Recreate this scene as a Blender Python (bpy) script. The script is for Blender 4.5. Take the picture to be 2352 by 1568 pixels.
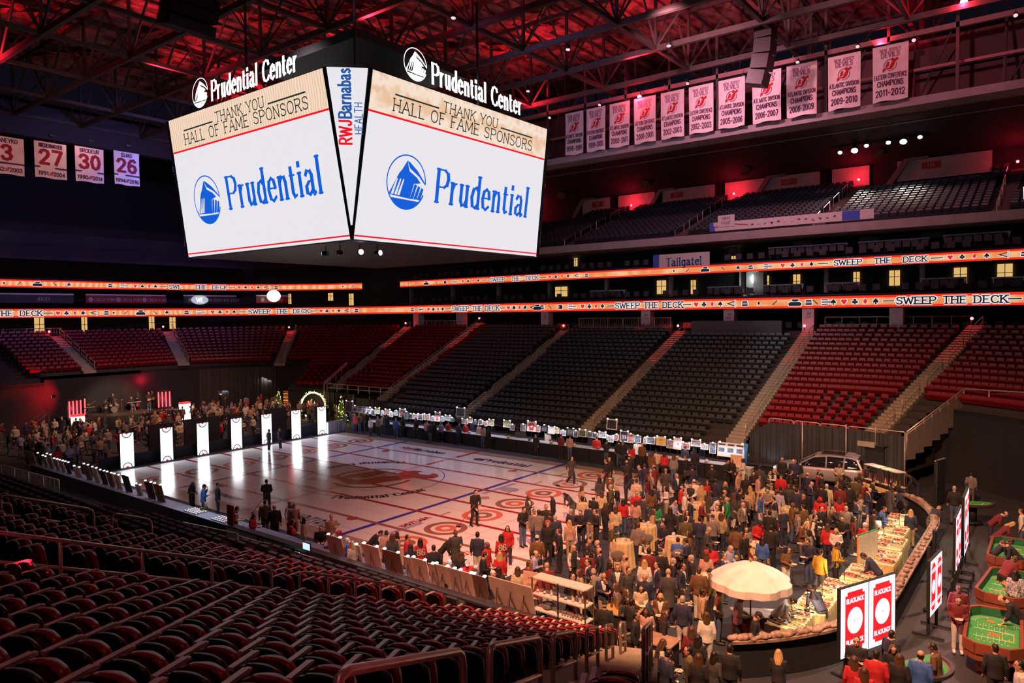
import bpy, math, random
from math import sin, cos, pi, radians, sqrt, hypot, atan2
from mathutils import Vector, Matrix
from mathutils.geometry import tessellate_polygon
random.seed(7)
S = bpy.context.scene
COL = S.collection
for _o in list(bpy.data.objects): bpy.data.objects.remove(_o)

# ------------------------------------------------------------ camera, world, exposure
cam = bpy.data.cameras.new('camera'); cam_o = bpy.data.objects.new('camera', cam); COL.objects.link(cam_o)
cam.sensor_fit = 'HORIZONTAL'; cam.sensor_width = 36.0; cam.lens = 25.23; cam.clip_start = .1; cam.clip_end = 400
def _camrot(yaw, pitch, roll):
    d = Vector((sin(yaw)*cos(pitch), cos(yaw)*cos(pitch), sin(pitch)))
    r = Vector((cos(yaw), -sin(yaw), 0)); u = r.cross(d)
    r2 = r*cos(roll)+u*sin(roll); u2 = -r*sin(roll)+u*cos(roll)
    return Matrix(((r2.x, u2.x, -d.x), (r2.y, u2.y, -d.y), (r2.z, u2.z, -d.z)))
CAM = Vector((34.766, -30.428, 10.359))
cam_o.matrix_world = Matrix.Translation(CAM) @ _camrot(-.656, -.039, -.012).to_4x4()
S.camera = cam_o
S.view_settings.view_transform = 'Standard'; S.view_settings.look = 'None'
S.view_settings.gamma = 1; S.view_settings.exposure = 0; S.view_settings.use_curve_mapping = False
W = bpy.data.worlds.new('ambient_haze_fill'); S.world = W; W.use_nodes = True
W.node_tree.nodes['Background'].inputs[0].default_value = (.32, .26, .55, 1)
W.node_tree.nodes['Background'].inputs[1].default_value = .012  # dim bluish ambient added to lift the blacks as haze would
S.cycles.max_bounces = 5; S.cycles.diffuse_bounces = 2; S.cycles.glossy_bounces = 3; S.cycles.transmission_bounces = 4
S.cycles.transparent_max_bounces = 6; S.cycles.caustics_reflective = False; S.cycles.caustics_refractive = False
S.cycles.use_light_tree = True; S.cycles.sample_clamp_indirect = 3.0; S.cycles.use_denoising = True

# ------------------------------------------------------------ arena lights and a few added fills
def look(o, p, t):
    o.location = p; o.rotation_euler = (Vector(t)-Vector(p)).to_track_quat('-Z', 'Y').to_euler()
def spot(name, p, t, w, col, ang=40, blend=.6, r=.25):
    l = bpy.data.lights.new(name, 'SPOT'); l.energy = w; l.color = col; l.spot_size = radians(ang); l.spot_blend = blend; l.shadow_soft_size = r
    o = bpy.data.objects.new(name, l); COL.objects.link(o); look(o, p, t); return o
def area(name, p, t, w, col, sx, sy):
    l = bpy.data.lights.new(name, 'AREA'); l.shape = 'RECTANGLE'; l.size = sx; l.size_y = sy; l.energy = w; l.color = col
    o = bpy.data.objects.new(name, l); COL.objects.link(o); look(o, p, t); return o
def point(name, p, w, col, r=.1):
    l = bpy.data.lights.new(name, 'POINT'); l.energy = w; l.color = col; l.shadow_soft_size = r
    o = bpy.data.objects.new(name, l); COL.objects.link(o); o.location = p; return o
ICEW = (1, .77, .80); WARM = (1, .50, .25); RED = (1, .02, .05); PINK = (1, .34, .38)
spot('stage_wash', (0, -8, 29), (1, 0, 0), 30000, ICEW, 66, .9, .6)
spot('stage_wash', (2, 14, 29), (-6, 2, 0), 12000, (.80, .70, 1), 66, .9, .6)
spot('stage_wash', (16, -2, 29), (13, -3, 0), 12000, PINK, 52, .9, .6)
spot('key_light', (31, -24, 26), (24, -1, 1), 64000, WARM, 62, .8, .4)
spot('key_light', (38, 10, 27), (24, 1, 1), 14000, (1, .58, .36), 56, .8, .4)
spot('red_wash', (12, -26, 27), (23, -5, 1), 20000, (1, .10, .08), 56, .8, .5)
spot('casino_wash', (36, 6, 26), (34.5, -7, 1), 16000, (1, .56, .46), 46, .8, .4)
spot('far_crowd_wash', (-8, -4, 28), (-29, 1, 1), 26000, (1, .50, .32), 50, .8, .5)
spot('table_wash', (4, 2, 28), (4, 12.6, 1), 5000, (.75, .72, 1), 66, .9, .4)
spot('seat_wash', (33, -33, 24), (26, -24, 6), 900, (1, .25, .2), 70, .9, .5)
spot('seat_wash', (10, -4, 29), (25, -23, 5), 800, (.9, .35, .4), 50, .9, .5)
spot('bowl_wash', (6, -8, 29), (13, 22, 4), 12000, (.85, .85, .95), 40, .9, .5)
spot('bowl_wash', (20, -6, 29), (24, 21, 4), 4200, (1, .45, .35), 34, .9, .5)
spot('bowl_wash', (-10, -6, 29), (-14, 22, 5), 3000, (1, .45, .4), 36, .9, .5)
for x, y, w in ((-33, 8, 2600), (-22, -2, 2600), (-40, 16, 2200), (-18, 14, 2400), (-6, 24, 2200), (-2, 2, 2600), (8, 20, 1500), (24, 27, 2500), (-30, -12, 2200)):
    l = spot('roof_uplight', (x, y, 29.2), (x+2, y+2, 35), w, RED, 130, .7, .3)
spot('banner_wash', (14, 12, 29), (13, 26.5, 26.7), 5200, (1, .36, .42), 95, .7, .3)
spot('banner_wash', (26, 10, 29), (25, 26.5, 26.7), 3600, (1, .36, .42), 75, .7, .3)
spot('upper_wash', (14, 16, 28), (16, 44, 22), 2600, (.9, .40, .55), 80, .8, .4)
spot('number_banner_wash', (-18, -16, 27), (-32, -5, 24), 3000, (1, .42, .40), 50, .7, .3)
spot('haze_fill_blue', (-20, 6, 27), (-52, 4, 16), 9000, (.22, .28, 1), 80, .9, .5)  # added blue fill, tints the end bowl in place of haze
spot('near_left_fill', (2, -32, 20), (-8, -12.4, 1), 4200, (1, .55, .52), 46, .9, .5)  # added pink fill from the camera side for the board backs
spot('haze_fill_violet', (0, 2, 27), (14, 40, 20), 2600, (.55, .35, 1), 80, .9, .5)  # added violet fill, lifts the upper bowl in place of haze
spot('stage_drape_red', (-38.2, -4.0, 3.4), (-40.6, -5.4, 3.2), 900, (1, .01, .02), 120, .6, .1)
spot('stage_drape_red', (-38.6, 3.4, 1.4), (-40.7, 3.4, 4.2), 260, (1, .01, .02), 50, .6, .1)
spot('stage_band', (-30, 2, 9), (-38, 1.5, 2), 5200, (1, .72, .42), 38, .7, .2)

# ------------------------------------------------------------ mesh helpers
class MB:
    def __init__(s): s.v = []; s.f = []; s.m = []; s.sm = []
    def add(s, vs, fs, m=0, smooth=False):
        b = len(s.v); s.v += [tuple(p) for p in vs]
        for f in fs: s.f.append(tuple(b+i for i in f)); s.m.append(m); s.sm.append(smooth)
        return s
    def quad(s, a, b, c, d, m=0): return s.add((a, b, c, d), ((0, 1, 2, 3),), m)
    def box(s, c, d, m=0, R=None):
        x, y, z = d[0]/2, d[1]/2, d[2]/2
        vs = [Vector((i*x, j*y, k*z)) for i in (-1, 1) for j in (-1, 1) for k in (-1, 1)]
        if R is not None: vs = [R @ v for v in vs]
        c = Vector(c)
        return s.add([v+c for v in vs], ((0, 1, 3, 2), (4, 6, 7, 5), (0, 4, 5, 1), (2, 3, 7, 6), (0, 2, 6, 4), (1, 5, 7, 3)), m)
    def box2(s, a, b, m=0): return s.box([(a[i]+b[i])/2 for i in range(3)], [abs(b[i]-a[i]) for i in range(3)], m)
    def tube(s, pts, r, n=8, m=0, cap=True, flat=1.0, up=None):
        pts = [Vector(p) for p in pts]; rs = r if isinstance(r, (list, tuple)) else [r]*len(pts)
        vs = []; prev = None
        for i, p in enumerate(pts):
            t = (pts[min(i+1, len(pts)-1)]-pts[max(i-1, 0)])
            if t.length < 1e-9: t = Vector((0, 0, 1))
            t.normalize()
            if prev is None:
                a = Vector(up) if up else (Vector((0, 0, 1)) if abs(t.z) < .9 else Vector((1, 0, 0)))
                x = a.cross(t).normalized()
            else:
                x = prev-t*prev.dot(t)
                x = x.normalized() if x.length > 1e-6 else Vector((1, 0, 0))
            prev = x; y = t.cross(x)
            for k in range(n):
                a = 2*pi*k/n; vs.append(p+(x*cos(a)+y*sin(a)*flat)*rs[i])
        fs = [(i*n+k, i*n+(k+1) % n, (i+1)*n+(k+1) % n, (i+1)*n+k) for i in range(len(pts)-1) for k in range(n)]
        s.add(vs, fs, m, n > 5)
        if cap:
            b = len(s.v)-len(vs)
            s.f.append(tuple(b+k for k in range(n-1, -1, -1))); s.m.append(m); s.sm.append(False)
            e = b+(len(pts)-1)*n; s.f.append(tuple(e+k for k in range(n))); s.m.append(m); s.sm.append(False)
        return s
    def rings(s, rg, n=14, m=0, cap=True, smooth=True):
        # rg: (cx, cy, cz, rx, ry)
        vs = [(c[0]+c[3]*cos(2*pi*k/n), c[1]+c[4]*sin(2*pi*k/n), c[2]) for c in rg for k in range(n)]
        fs = [(i*n+k, i*n+(k+1) % n, (i+1)*n+(k+1) % n, (i+1)*n+k) for i in range(len(rg)-1) for k in range(n)]
        if cap: fs += [tuple(range(n-1, -1, -1)), tuple((len(rg)-1)*n+k for k in range(n))]
        return s.add(vs, fs, m, smooth)
    def lathe(s, c, prof, n=16, m=0, smooth=True):
        return s.rings([(c[0], c[1], c[2]+z, r, r) for r, z in prof], n, m, True, smooth)
    def ball(s, c, r, n=12, k=8, m=0):
        r = r if isinstance(r, (tuple, list)) else (r, r, r)
        return s.rings([(c[0], c[1], c[2]-r[2]*cos(pi*(i+.02)/(k+.04)), r[0]*sin(pi*(i+.02)/(k+.04)), r[1]*sin(pi*(i+.02)/(k+.04))) for i in range(k+1)], n, m)
    def poly(s, pts, M, m=0, off=0.0):
        # flat 2-D polygon laid on the plane of M (x, y axes), with an offset along its normal
        vs = [M @ Vector((p[0], p[1], off)) for p in pts]
        tr = tessellate_polygon([[Vector((p[0], p[1], 0)) for p in pts]])
        ar = sum((pts[i][0]*pts[(i+1) % len(pts)][1]-pts[(i+1) % len(pts)][0]*pts[i][1]) for i in range(len(pts)))
        fs = []
        for t in tr:
            a, b, c = t
            cr = (pts[b][0]-pts[a][0])*(pts[c][1]-pts[a][1])-(pts[b][1]-pts[a][1])*(pts[c][0]-pts[a][0])
            fs.append((a, b, c) if cr > 0 else (a, c, b))
        return s.add(vs, fs, m)
    def prism(s, pts, M, h, m=0):
        n = len(pts); vs = [M @ Vector((p[0], p[1], 0)) for p in pts]+[M @ Vector((p[0], p[1], h)) for p in pts]
        fs = [tuple(range(n-1, -1, -1)), tuple(range(n, 2*n))]+[(i, (i+1) % n, n+(i+1) % n, n+i) for i in range(n)]
        return s.add(vs, fs, m)
    def xf(s, M, i0=0):
        for i in range(i0, len(s.v)): s.v[i] = tuple(M @ Vector(s.v[i]))
        return s
    def mesh(s, name, mats):
        me = bpy.data.meshes.new(name); me.from_pydata(s.v, [], s.f)
        for m in (mats if isinstance(mats, (list, tuple)) else [mats]): me.materials.append(m)
        me.polygons.foreach_set('material_index', s.m); me.polygons.foreach_set('use_smooth', s.sm)
        me.update(); return me
def link(name, me, parent=None, loc=None, rz=None):
    o = bpy.data.objects.new(name, me); COL.objects.link(o)
    if parent is not None: o.parent = parent
    if loc is not None: o.location = loc
    if rz is not None: o.rotation_euler = (0, 0, rz)
    return o
def tag(o, label=None, cat=None, group=None, kind=None):
    if label: o['label'] = label
    if cat: o['category'] = cat
    if group: o['group'] = group
    if kind: o['kind'] = kind
    return o
def ob(name, mb, mats, parent=None, loc=None, rz=None, **k): return tag(link(name, mb.mesh(name, mats), parent, loc, rz), **k)
def thing(name, label, cat, loc=(0, 0, 0), rz=0, group=None): return tag(link(name, None, None, loc, rz), label, cat, group)
def struct(name, mb, mats): return ob(name, mb, mats, kind='structure')
def dup(root, loc, rz=None, label=None, group=None, scale=None):
    r = root.copy(); COL.objects.link(r); r.location = loc
    if rz is not None: r.rotation_euler = (0, 0, rz)
    if scale: r.scale = (scale,)*3
    if label: r['label'] = label
    if group: r['group'] = group
    for ch in list(root.children):
        c = ch.copy(); COL.objects.link(c); c.parent = r
        for g in list(ch.children):
            d = g.copy(); COL.objects.link(d); d.parent = c
    return r
ORD = 'first second third fourth fifth sixth seventh eighth ninth tenth eleventh twelfth thirteenth fourteenth fifteenth sixteenth seventeenth eighteenth nineteenth twentieth'.split()
TENS = {20: 'twenty', 30: 'thirty', 40: 'forty', 50: 'fifty', 60: 'sixty'}
def nth(i):
    if i < 20: return ORD[i]
    n = i+1; t = n//10*10
    return {20: 'twentieth', 30: 'thirtieth', 40: 'fortieth', 50: 'fiftieth', 60: 'sixtieth'}[n] if n == t else TENS[t]+'-'+ORD[n-t-1]

# ------------------------------------------------------------ materials
_M = {}
def mat(name, col=(.5, .5, .5), rough=.6, metal=0.0, emit=None, es=1.0, var=.12, scale=8.0, spec=None, trans=0.0, alpha=1.0):
    if name in _M: return _M[name]
    m = bpy.data.materials.new(name); m.use_nodes = True; nt = m.node_tree; p = nt.nodes['Principled BSDF']
    p.inputs['Roughness'].default_value = rough; p.inputs['Metallic'].default_value = metal
    if spec is not None: p.inputs['Specular IOR Level'].default_value = spec
    if trans: p.inputs['Transmission Weight'].default_value = trans
    if alpha < 1: p.inputs['Alpha'].default_value = alpha
    if var > 0:
        tc = nt.nodes.new('ShaderNodeTexCoord'); nz = nt.nodes.new('ShaderNodeTexNoise'); nz.inputs['Scale'].default_value = scale; nz.inputs['Detail'].default_value = 2
        rp = nt.nodes.new('ShaderNodeValToRGB'); a = rp.color_ramp.elements
        a[0].position = .3; a[1].position = .7
        a[0].color = tuple(c*(1-var) for c in col)+(1,); a[1].color = tuple(min(1, c*(1+var)) for c in col)+(1,)
        nt.links.new(tc.outputs['Object'], nz.inputs['Vector']); nt.links.new(nz.outputs['Fac'], rp.inputs['Fac']); nt.links.new(rp.outputs['Color'], p.inputs['Base Color'])
    else: p.inputs['Base Color'].default_value = tuple(col)+(1,)
    if emit is not None:
        p.inputs['Emission Color'].default_value = tuple(emit)+(1,); p.inputs['Emission Strength'].default_value = es
    _M[name] = m; return m
def glow(name, col, es=1.0):
    return mat(name, (.02, .02, .02), .5, 0, col, es, 0, spec=.2)
def wave_glow(name, c0, c1, scale, es, axis='X', distort=3.0):
    m = glow(name, c0, es); nt = m.node_tree; p = nt.nodes['Principled BSDF']
    tc = nt.nodes.new('ShaderNodeTexCoord'); w = nt.nodes.new('ShaderNodeTexWave'); w.bands_direction = axis
    w.inputs['Scale'].default_value = scale; w.inputs['Distortion'].default_value = distort; w.inputs['Detail'].default_value = 3
    r = nt.nodes.new('ShaderNodeValToRGB'); r.color_ramp.elements[0].color = tuple(c0)+(1,); r.color_ramp.elements[1].color = tuple(c1)+(1,)
    nt.links.new(tc.outputs['Object'], w.inputs['Vector']); nt.links.new(w.outputs['Fac'], r.inputs['Fac']); nt.links.new(r.outputs['Color'], p.inputs['Emission Color'])
    return m
BLACK = mat('black_cloth', (.012, .012, .016), .85); STEEL = mat('brushed_steel', (.52, .46, .44), .35, .85); DARKM = mat('dark_metal', (.03, .03, .035), .5, .4)
CONC = mat('stair_concrete', (.34, .29, .22), .85, scale=3); RISER = mat('riser_concrete', (.05, .042, .045), .9); WHITE = mat('white_paint', (.75, .74, .74), .5)
RAILM = mat('rail_paint', (.58, .48, .43), .38, .5)

# ------------------------------------------------------------ stroke lettering
GL = {
'A': ('0,0 .36,1 .72,0;.14,.36 .58,.36', .72), 'B': ('.05,0 .05,1;.05,1 .42,1 .58,.92 .6,.76 .54,.6 .38,.53 .05,.53;.38,.53 .58,.46 .66,.28 .6,.1 .42,0 .05,0', .66),
'C': ('.66,.78 .58,.93 .38,1 .16,.92 .04,.7 .02,.5 .04,.3 .16,.08 .38,0 .58,.07 .68,.22', .68), 'D': ('.06,0 .06,1;.06,1 .36,1 .58,.88 .68,.5 .58,.12 .36,0 .06,0', .7),
'E': ('.06,0 .06,1;.06,1 .58,1;.06,.52 .46,.52;.06,0 .6,0', .6), 'F': ('.06,0 .06,1;.06,1 .58,1;.06,.52 .46,.52', .58), 'G': ('.66,.78 .56,.94 .36,1 .15,.9 .03,.65 .02,.45 .08,.2 .24,.03 .44,0 .64,.1 .68,.2 .68,.44 .42,.44', .7),
'H': ('.06,0 .06,1;.64,0 .64,1;.06,.52 .64,.52', .7), 'I': ('.06,0 .06,1', .12), 'J': ('.44,1 .44,.24 .36,.06 .2,0 .06,.08 .02,.24', .5), 'K': ('.06,0 .06,1;.62,1 .06,.42;.24,.6 .66,0', .66),
'L': ('.06,1 .06,0;.06,0 .56,0', .56), 'M': ('.04,0 .04,1 .42,.2 .8,1 .8,0', .84), 'N': ('.05,0 .05,1 .63,0 .63,1', .68), 'O': ('.36,1 .16,.93 .04,.72 .02,.5 .04,.28 .16,.07 .36,0 .56,.07 .68,.28 .7,.5 .68,.72 .56,.93 .36,1', .72),
'P': ('.06,0 .06,1;.06,1 .42,1 .6,.9 .64,.74 .58,.56 .42,.47 .06,.47', .64), 'R': ('.06,0 .06,1;.06,1 .42,1 .58,.92 .62,.75 .56,.58 .4,.5 .06,.5;.34,.5 .66,0', .66),
'S': ('.58,.8 .5,.94 .32,1 .12,.93 .05,.76 .12,.6 .32,.52 .52,.43 .6,.26 .52,.07 .32,0 .12,.05 .03,.2', .62), 'T': ('0,1 .64,1;.32,1 .32,0', .64), 'U': ('.05,1 .05,.3 .12,.08 .34,0 .56,.08 .63,.3 .63,1', .68),
'V': ('0,1 .34,0 .68,1', .68), 'W': ('0,1 .24,0 .48,.9 .72,0 .96,1', .96), 'Y': ('0,1 .34,.46 .68,1;.34,.46 .34,0', .68), 'Z': ('.04,1 .6,1 .04,0 .62,0', .64), 'X': ('.02,0 .64,1;.02,1 .64,0', .66),
'0': ('.3,1 .12,.9 .03,.5 .12,.1 .3,0 .48,.1 .57,.5 .48,.9 .3,1', .6), '1': ('.08,.8 .26,1 .26,0', .36), '2': ('.04,.76 .12,.94 .3,1 .48,.93 .54,.74 .48,.55 .04,0 .58,0', .6), '3': ('.04,.8 .14,.96 .3,1 .48,.92 .52,.74 .44,.58 .26,.52 .46,.46 .56,.27 .48,.08 .3,0 .12,.05 .03,.2', .58),
'4': ('.44,0 .44,1 .02,.3 .6,.3', .62), '5': ('.52,1 .1,1 .07,.56 .3,.63 .5,.52 .57,.32 .5,.1 .3,0 .12,.05 .03,.18', .58), '6': ('.5,.86 .4,1 .22,.96 .08,.75 .03,.4 .08,.12 .26,0 .46,.06 .56,.28 .48,.5 .28,.58 .1,.46', .6), '7': ('.03,1 .58,1 .22,0', .6),
'8': ('.3,1 .12,.93 .07,.76 .14,.6 .3,.53 .48,.44 .56,.26 .48,.06 .3,0 .12,.06 .04,.26 .12,.44 .3,.53 .46,.6 .53,.76 .48,.93 .3,1', .6), '9': ('.5,.54 .32,.42 .12,.5 .04,.72 .14,.94 .34,1 .5,.88 .57,.6 .52,.25 .38,.04 .2,0 .1,.12', .6),
'-': ('.06,.42 .4,.42', .46), '/': ('0,0 .3,1', .3), '!': ('.06,1 .06,.3;.06,.1 .06,0', .12), '.': ('.05,0 .05,.1', .1), "'": ('.05,1 .05,.8', .1),
'a': ('.06,.56 .16,.68 .32,.66 .4,.54 .4,.1 .46,0 .54,.06;.4,.4 .2,.36 .05,.24 .06,.06 .2,0 .4,.14', .54), 'b': ('.06,1.02 .06,0;.06,.5 .2,.67 .38,.62 .48,.34 .4,.06 .22,0 .06,.14', .52), 'd': ('.44,1.02 .44,0;.44,.52 .28,.67 .12,.6 .03,.34 .1,.06 .26,0 .44,.14', .5),
'e': ('.04,.38 .46,.38 .4,.6 .26,.68 .1,.58 .03,.34 .1,.08 .26,0 .46,.12', .5), 'i': ('.08,.66 .08,0;.08,.96 .08,.86', .18), 'l': ('.08,1.02 .08,0', .18), 'n': ('.07,.66 .07,0;.07,.48 .22,.66 .36,.64 .43,.48 .43,0', .52), 'r': ('.07,.66 .07,0;.07,.44 .18,.64 .34,.66', .36),
's': ('.36,.54 .22,.67 .08,.6 .06,.46 .2,.36 .36,.26 .38,.1 .22,0 .04,.1', .42), 't': ('.12,.86 .12,.14 .2,.01 .34,.06;.0,.64 .32,.64', .34), 'u': ('.07,.66 .07,.16 .16,.01 .3,.04 .42,.2;.42,.66 .42,0', .52), 'c': ('.42,.54 .3,.67 .14,.62 .03,.36 .1,.06 .26,0 .43,.12', .45), 'h': ('.07,1.02 .07,0;.07,.48 .22,.66 .36,.64 .43,.48 .43,0', .52),
'k': ('.07,1.02 .07,0;.42,.66 .07,.26;.18,.38 .46,0', .46), 'm': ('.07,.66 .07,0;.07,.48 .2,.66 .34,.62 .4,.48 .4,0;.4,.48 .54,.66 .68,.62 .74,.48 .74,0', .8), 'v': ('0,.66 .22,0 .44,.66', .44), 'o': ('.24,.68 .09,.6 .03,.34 .09,.08 .24,0 .4,.08 .46,.34 .4,.6 .24,.68', .5), 'z': ('.03,.66 .38,.66 .03,0 .4,0', .42), 'g': ('.44,.66 .44,-.15 .3,-.3 .08,-.22;.44,.52 .28,.67 .12,.6 .03,.34 .1,.06 .26,0 .44,.14', .5), 'y': ('0,.66 .22,.02;.46,.66 .14,-.3', .46), 'p': ('.06,.66 .06,-.3;.06,.5 .2,.67 .38,.62 .48,.34 .4,.06 .22,0 .06,.14', .52)}
_GC = {}
def _gl(ch):
    if ch not in _GC:
        s, w = GL[ch]; _GC[ch] = ([[tuple(float(x) for x in p.split(',')) for p in st.split()] for st in s.split(';')], w)
    return _GC[ch]
def text_w(t, cw=1.0, gap=.16): return sum((.34 if c == ' ' else _gl(c)[1])*cw+gap for c in t)-gap
def text2d(t, h=1.0, cw=1.0, wv=.12, wh=.12, serif=0.0, gap=.16, align='c', slant=0.0):
    """list of 2-D quads for a line of stroke lettering: wv / wh are the widths of upright / level strokes"""
    out = []; x = 0; tw = text_w(t, cw, gap); x0 = -tw/2 if align == 'c' else (0 if align == 'l' else -tw)
    def seg(a, b):
        dx, dy = b[0]-a[0], b[1]-a[1]; L = hypot(dx, dy)
        if L < 1e-6: return
        w = sqrt((wv*dy/L)**2+(wh*dx/L)**2)/2; e = w*.55
        ux, uy = dx/L, dy/L; nx, ny = -uy*w, ux*w
        p = [(a[0]-ux*e+nx, a[1]-uy*e+ny), (a[0]-ux*e-nx, a[1]-uy*e-ny), (b[0]+ux*e-nx, b[1]+uy*e-ny), (b[0]+ux*e+nx, b[1]+uy*e+ny)]
        out.append([((x0+px+slant*py)*h, py*h) for px, py in p])
    for ch in t:
        if ch == ' ': x += .34*cw+gap; continue
        sts, w = _gl(ch)
        for st in sts:
            ps = [(x+px*cw, py) for px, py in st]
            for a, b in zip(ps, ps[1:]): seg(a, b)
            if serif:
                for (p, q) in ((ps[0], ps[1]), (ps[-1], ps[-2])):
                    if abs(q[1]-p[1]) > .3*abs(q[0]-p[0]) and any(abs(p[1]-k) < .03 for k in (0, 1, .66, 1.02)):
                        s_ = serif*(1 if not (ch in 'iIlL') else 1)
                        ww = wh; seg_y = p[1]+(ww/2*.0)
                        out.append([((x0+p[0]+sx*s_+slant*p[1])*h, (seg_y+sy*ww/2)*h) for sx, sy in ((-1, -1), (1, -1), (1, 1), (-1, 1))])
        x += w*cw+gap
    return out
def put_text(mb, t, M, m=0, off=0.0, **k):
    for q in text2d(t, **k): mb.add([M @ Vector((p[0], p[1], off)) for p in q], ((0, 1, 2, 3),), m)
def rect(x0, y0, x1, y1): return [(x0, y0), (x1, y0), (x1, y1), (x0, y1)]
def circ(cx, cy, r, n=32, a0=0, a1=2*pi, ry=None):
    return [(cx+r*cos(a0+(a1-a0)*i/n), cy+(ry or r)*sin(a0+(a1-a0)*i/n)) for i in range(n if abs(a1-a0-2*pi) < 1e-6 else n+1)]
def ring(mb, M, cx, cy, r0, r1, m=0, off=0.0, a0=0, a1=2*pi, n=48):
    vs = []; 
    for i in range(n+1):
        a = a0+(a1-a0)*i/n
        vs += [M @ Vector((cx+r0*cos(a), cy+r0*sin(a), off)), M @ Vector((cx+r1*cos(a), cy+r1*sin(a), off))]
    mb.add(vs, [(2*i, 2*i+1, 2*i+3, 2*i+2) for i in range(n)], m)
def plane_m(o, x, y):
    x = Vector(x).normalized(); y = Vector(y); y = (y-x*y.dot(x)).normalized(); z = x.cross(y); o = Vector(o)
    return Matrix(((x.x, y.x, z.x, o.x), (x.y, y.y, z.y, o.y), (x.z, y.z, z.z, o.z), (0, 0, 0, 1)))
# ------------------------------------------------------------ floor, ice and its paint
mb = MB(); mb.box2((-60, -45, -.3), (60, 45, -.05)); struct('ground', mb, mat('arena_floor', (.045, .042, .045), .55, scale=1.5))
mb = MB(); mb.box2((-30.5, -13.1, -.05), (30.5, 13.1, -.012)); struct('floor', mb, mat('black_carpet', (.032, .035, .05), .8, scale=2))
ICE = mat('ice', (.80, .77, .80), .17, var=.03, scale=.6, spec=.32)
def paint(n, c): return mat(n, c, .19, var=.06, scale=2, spec=.3)
ICE_M = [ICE, paint('ice_brown', (.30, .13, .10)), paint('ice_orange', (.68, .17, .10)), paint('ice_blue', (.05, .04, .42)), paint('ice_red', (.52, .02, .03)), paint('ice_black', (.05, .03, .04)), paint('ice_maroon', (.34, .008, .025)), paint('ice_grey', (.46, .42, .44)), paint('ice_tan', (.42, .30, .24)), paint('ice_pale_blue', (.38, .36, .55)), paint('ice_green', (.25, .36, .31))]
mb = MB(); mb.box2((-15.85, -9.95, -.02), (17.5, 10.6, 0)); I4 = Matrix.Identity(4)
def strip(x0, y0, x1, y1, m, z): mb.quad((x0, y0, z), (x1, y0, z), (x1, y1, z), (x0, y1, z), m)
strip(-15.85, 9.62, 17.5, 10.6, 8, .003); strip(-15.85, -9.95, 17.5, -8.7, 8, .003)
YO, SP = .324, 2.757
for k in range(-4, 4): strip(-15.85, YO+k*SP+SP/2-.013, 17.5, YO+k*SP+SP/2+.013, 7, .003)
for k in range(-3, 4):
    strip(-15.85, YO+k*SP-.013, 17.5, YO+k*SP+.013, 7, .003)
for k in (-2.5, -1.5, -.5, .5, 1.5, 2.5): strip(-15.85, YO+k*SP-.12, 17.5, YO+k*SP+.12, 1 if abs(k) > 2 else 6, .009)
for s in (-1, 1):
    strip(s*7.772-.15, -9.9, s*7.772+.15, 10.55, 3, .007)
    strip(s*13.0-.02, -8.7, s*13.0+.02, 9.6, 7, .004)
    for i in range(7):
        y = YO+(i-3)*SP; red_out = (i % 2 == 0)
        Mx = Matrix.Translation((s*11.15, y, 0)); n0, n1 = (2, 1) if red_out else (1, 2)
        ring(mb, Mx, 0, 0, .74, 1.06, n0, .005); ring(mb, Mx, 0, 0, .22, .52, n1, .005)
for a in ((-6.1, -6.7), (6.1, -6.7), (-6.1, 6.7), (6.1, 6.7)): mb.poly(circ(a[0], a[1], .32), I4, 4, .005)
for k in range(11): strip(-.15, -9.9+k*1.9, -.09, -8.2+k*1.9+.2, 4, .0055); strip(.09, -9.9+k*1.9, .15, -8.2+k*1.9+.2, 4, .0055)
strip(-.15, 4.9, .15, 6.6, 4, .005); strip(-.15, -7.6, .15, -5.2, 4, .005); strip(-.15, 8.0, .15, 10.5, 4, .005)
ring(mb, I4, 0, 0, 4.54, 4.60, 3, .006, n=96)
EMB = dict(A=[(-1.99, -.9), (-1.33, 1.54), (-.34, 1.66), (-.38, -.28), (-.48, -.67), (-.58, -.19), (-1.44, -.95)],
 B=[(-.27, -.85), (.38, .74), (.89, 1.35), (2.16, 1.48), (1.73, .07), (1.22, -1.21), (.28, -1.92), (-.46, -1.76)],
 C=[(-3.22, -2.8), (-3.03, -1.22), (-2.63, -1.08), (-1.19, -1.16), (.1, -1.0), (1.22, -1.21), (-.06, -1.94), (-.96, -1.8), (-2.12, -1.48), (-1.67, -2.29), (-2.08, -2.19)],
 D=[(.44, 1.78), (.22, 2.5), (.8, 3.0), (1.39, 3.13), (1.38, 2.6), (1.84, 2.41), (2.46, 2.57), (2.31, 3.07), (2.77, 3.05), (3.29, 2.58), (3.31, 2.04), (2.76, 1.57), (2.0, 1.46), (.99, 1.42)])
def emblem(mb, M, s, mr, mk, o, gap=True):
    """horned letters over an open ring"""
    T = M @ Matrix.Scale(s, 4)
    for a0, a1 in ((-1.9, .35), (.75, 3.6)): ring(mb, T, 0, 0, 2.42, 2.66, mk, o/s, a0, a1, 40)
    for i, k in enumerate('ABCD'): mb.poly(EMB[k], T, mr, (o+.0008*(i+1))/s)
emblem(mb, Matrix.Translation((-.05, .1, 0)), 1.0, 6, 5, .005)
def ice_text(t, x, y, ang, m, **k): put_text(mb, t, Matrix.Translation((x, y, 0)) @ Matrix.Rotation(ang, 4, 'Z'), m, .011, **k)
ice_text('RWJ', -5.3, 8.15, .03, 4, h=.62, wv=.2, wh=.16); ice_text('Barnabas', -3.2, 8.22, .03, 5, h=.62, wv=.2, wh=.14, gap=.12); ice_text('HEALTH', -4.7, 7.75, .03, 7, h=.3)
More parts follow.
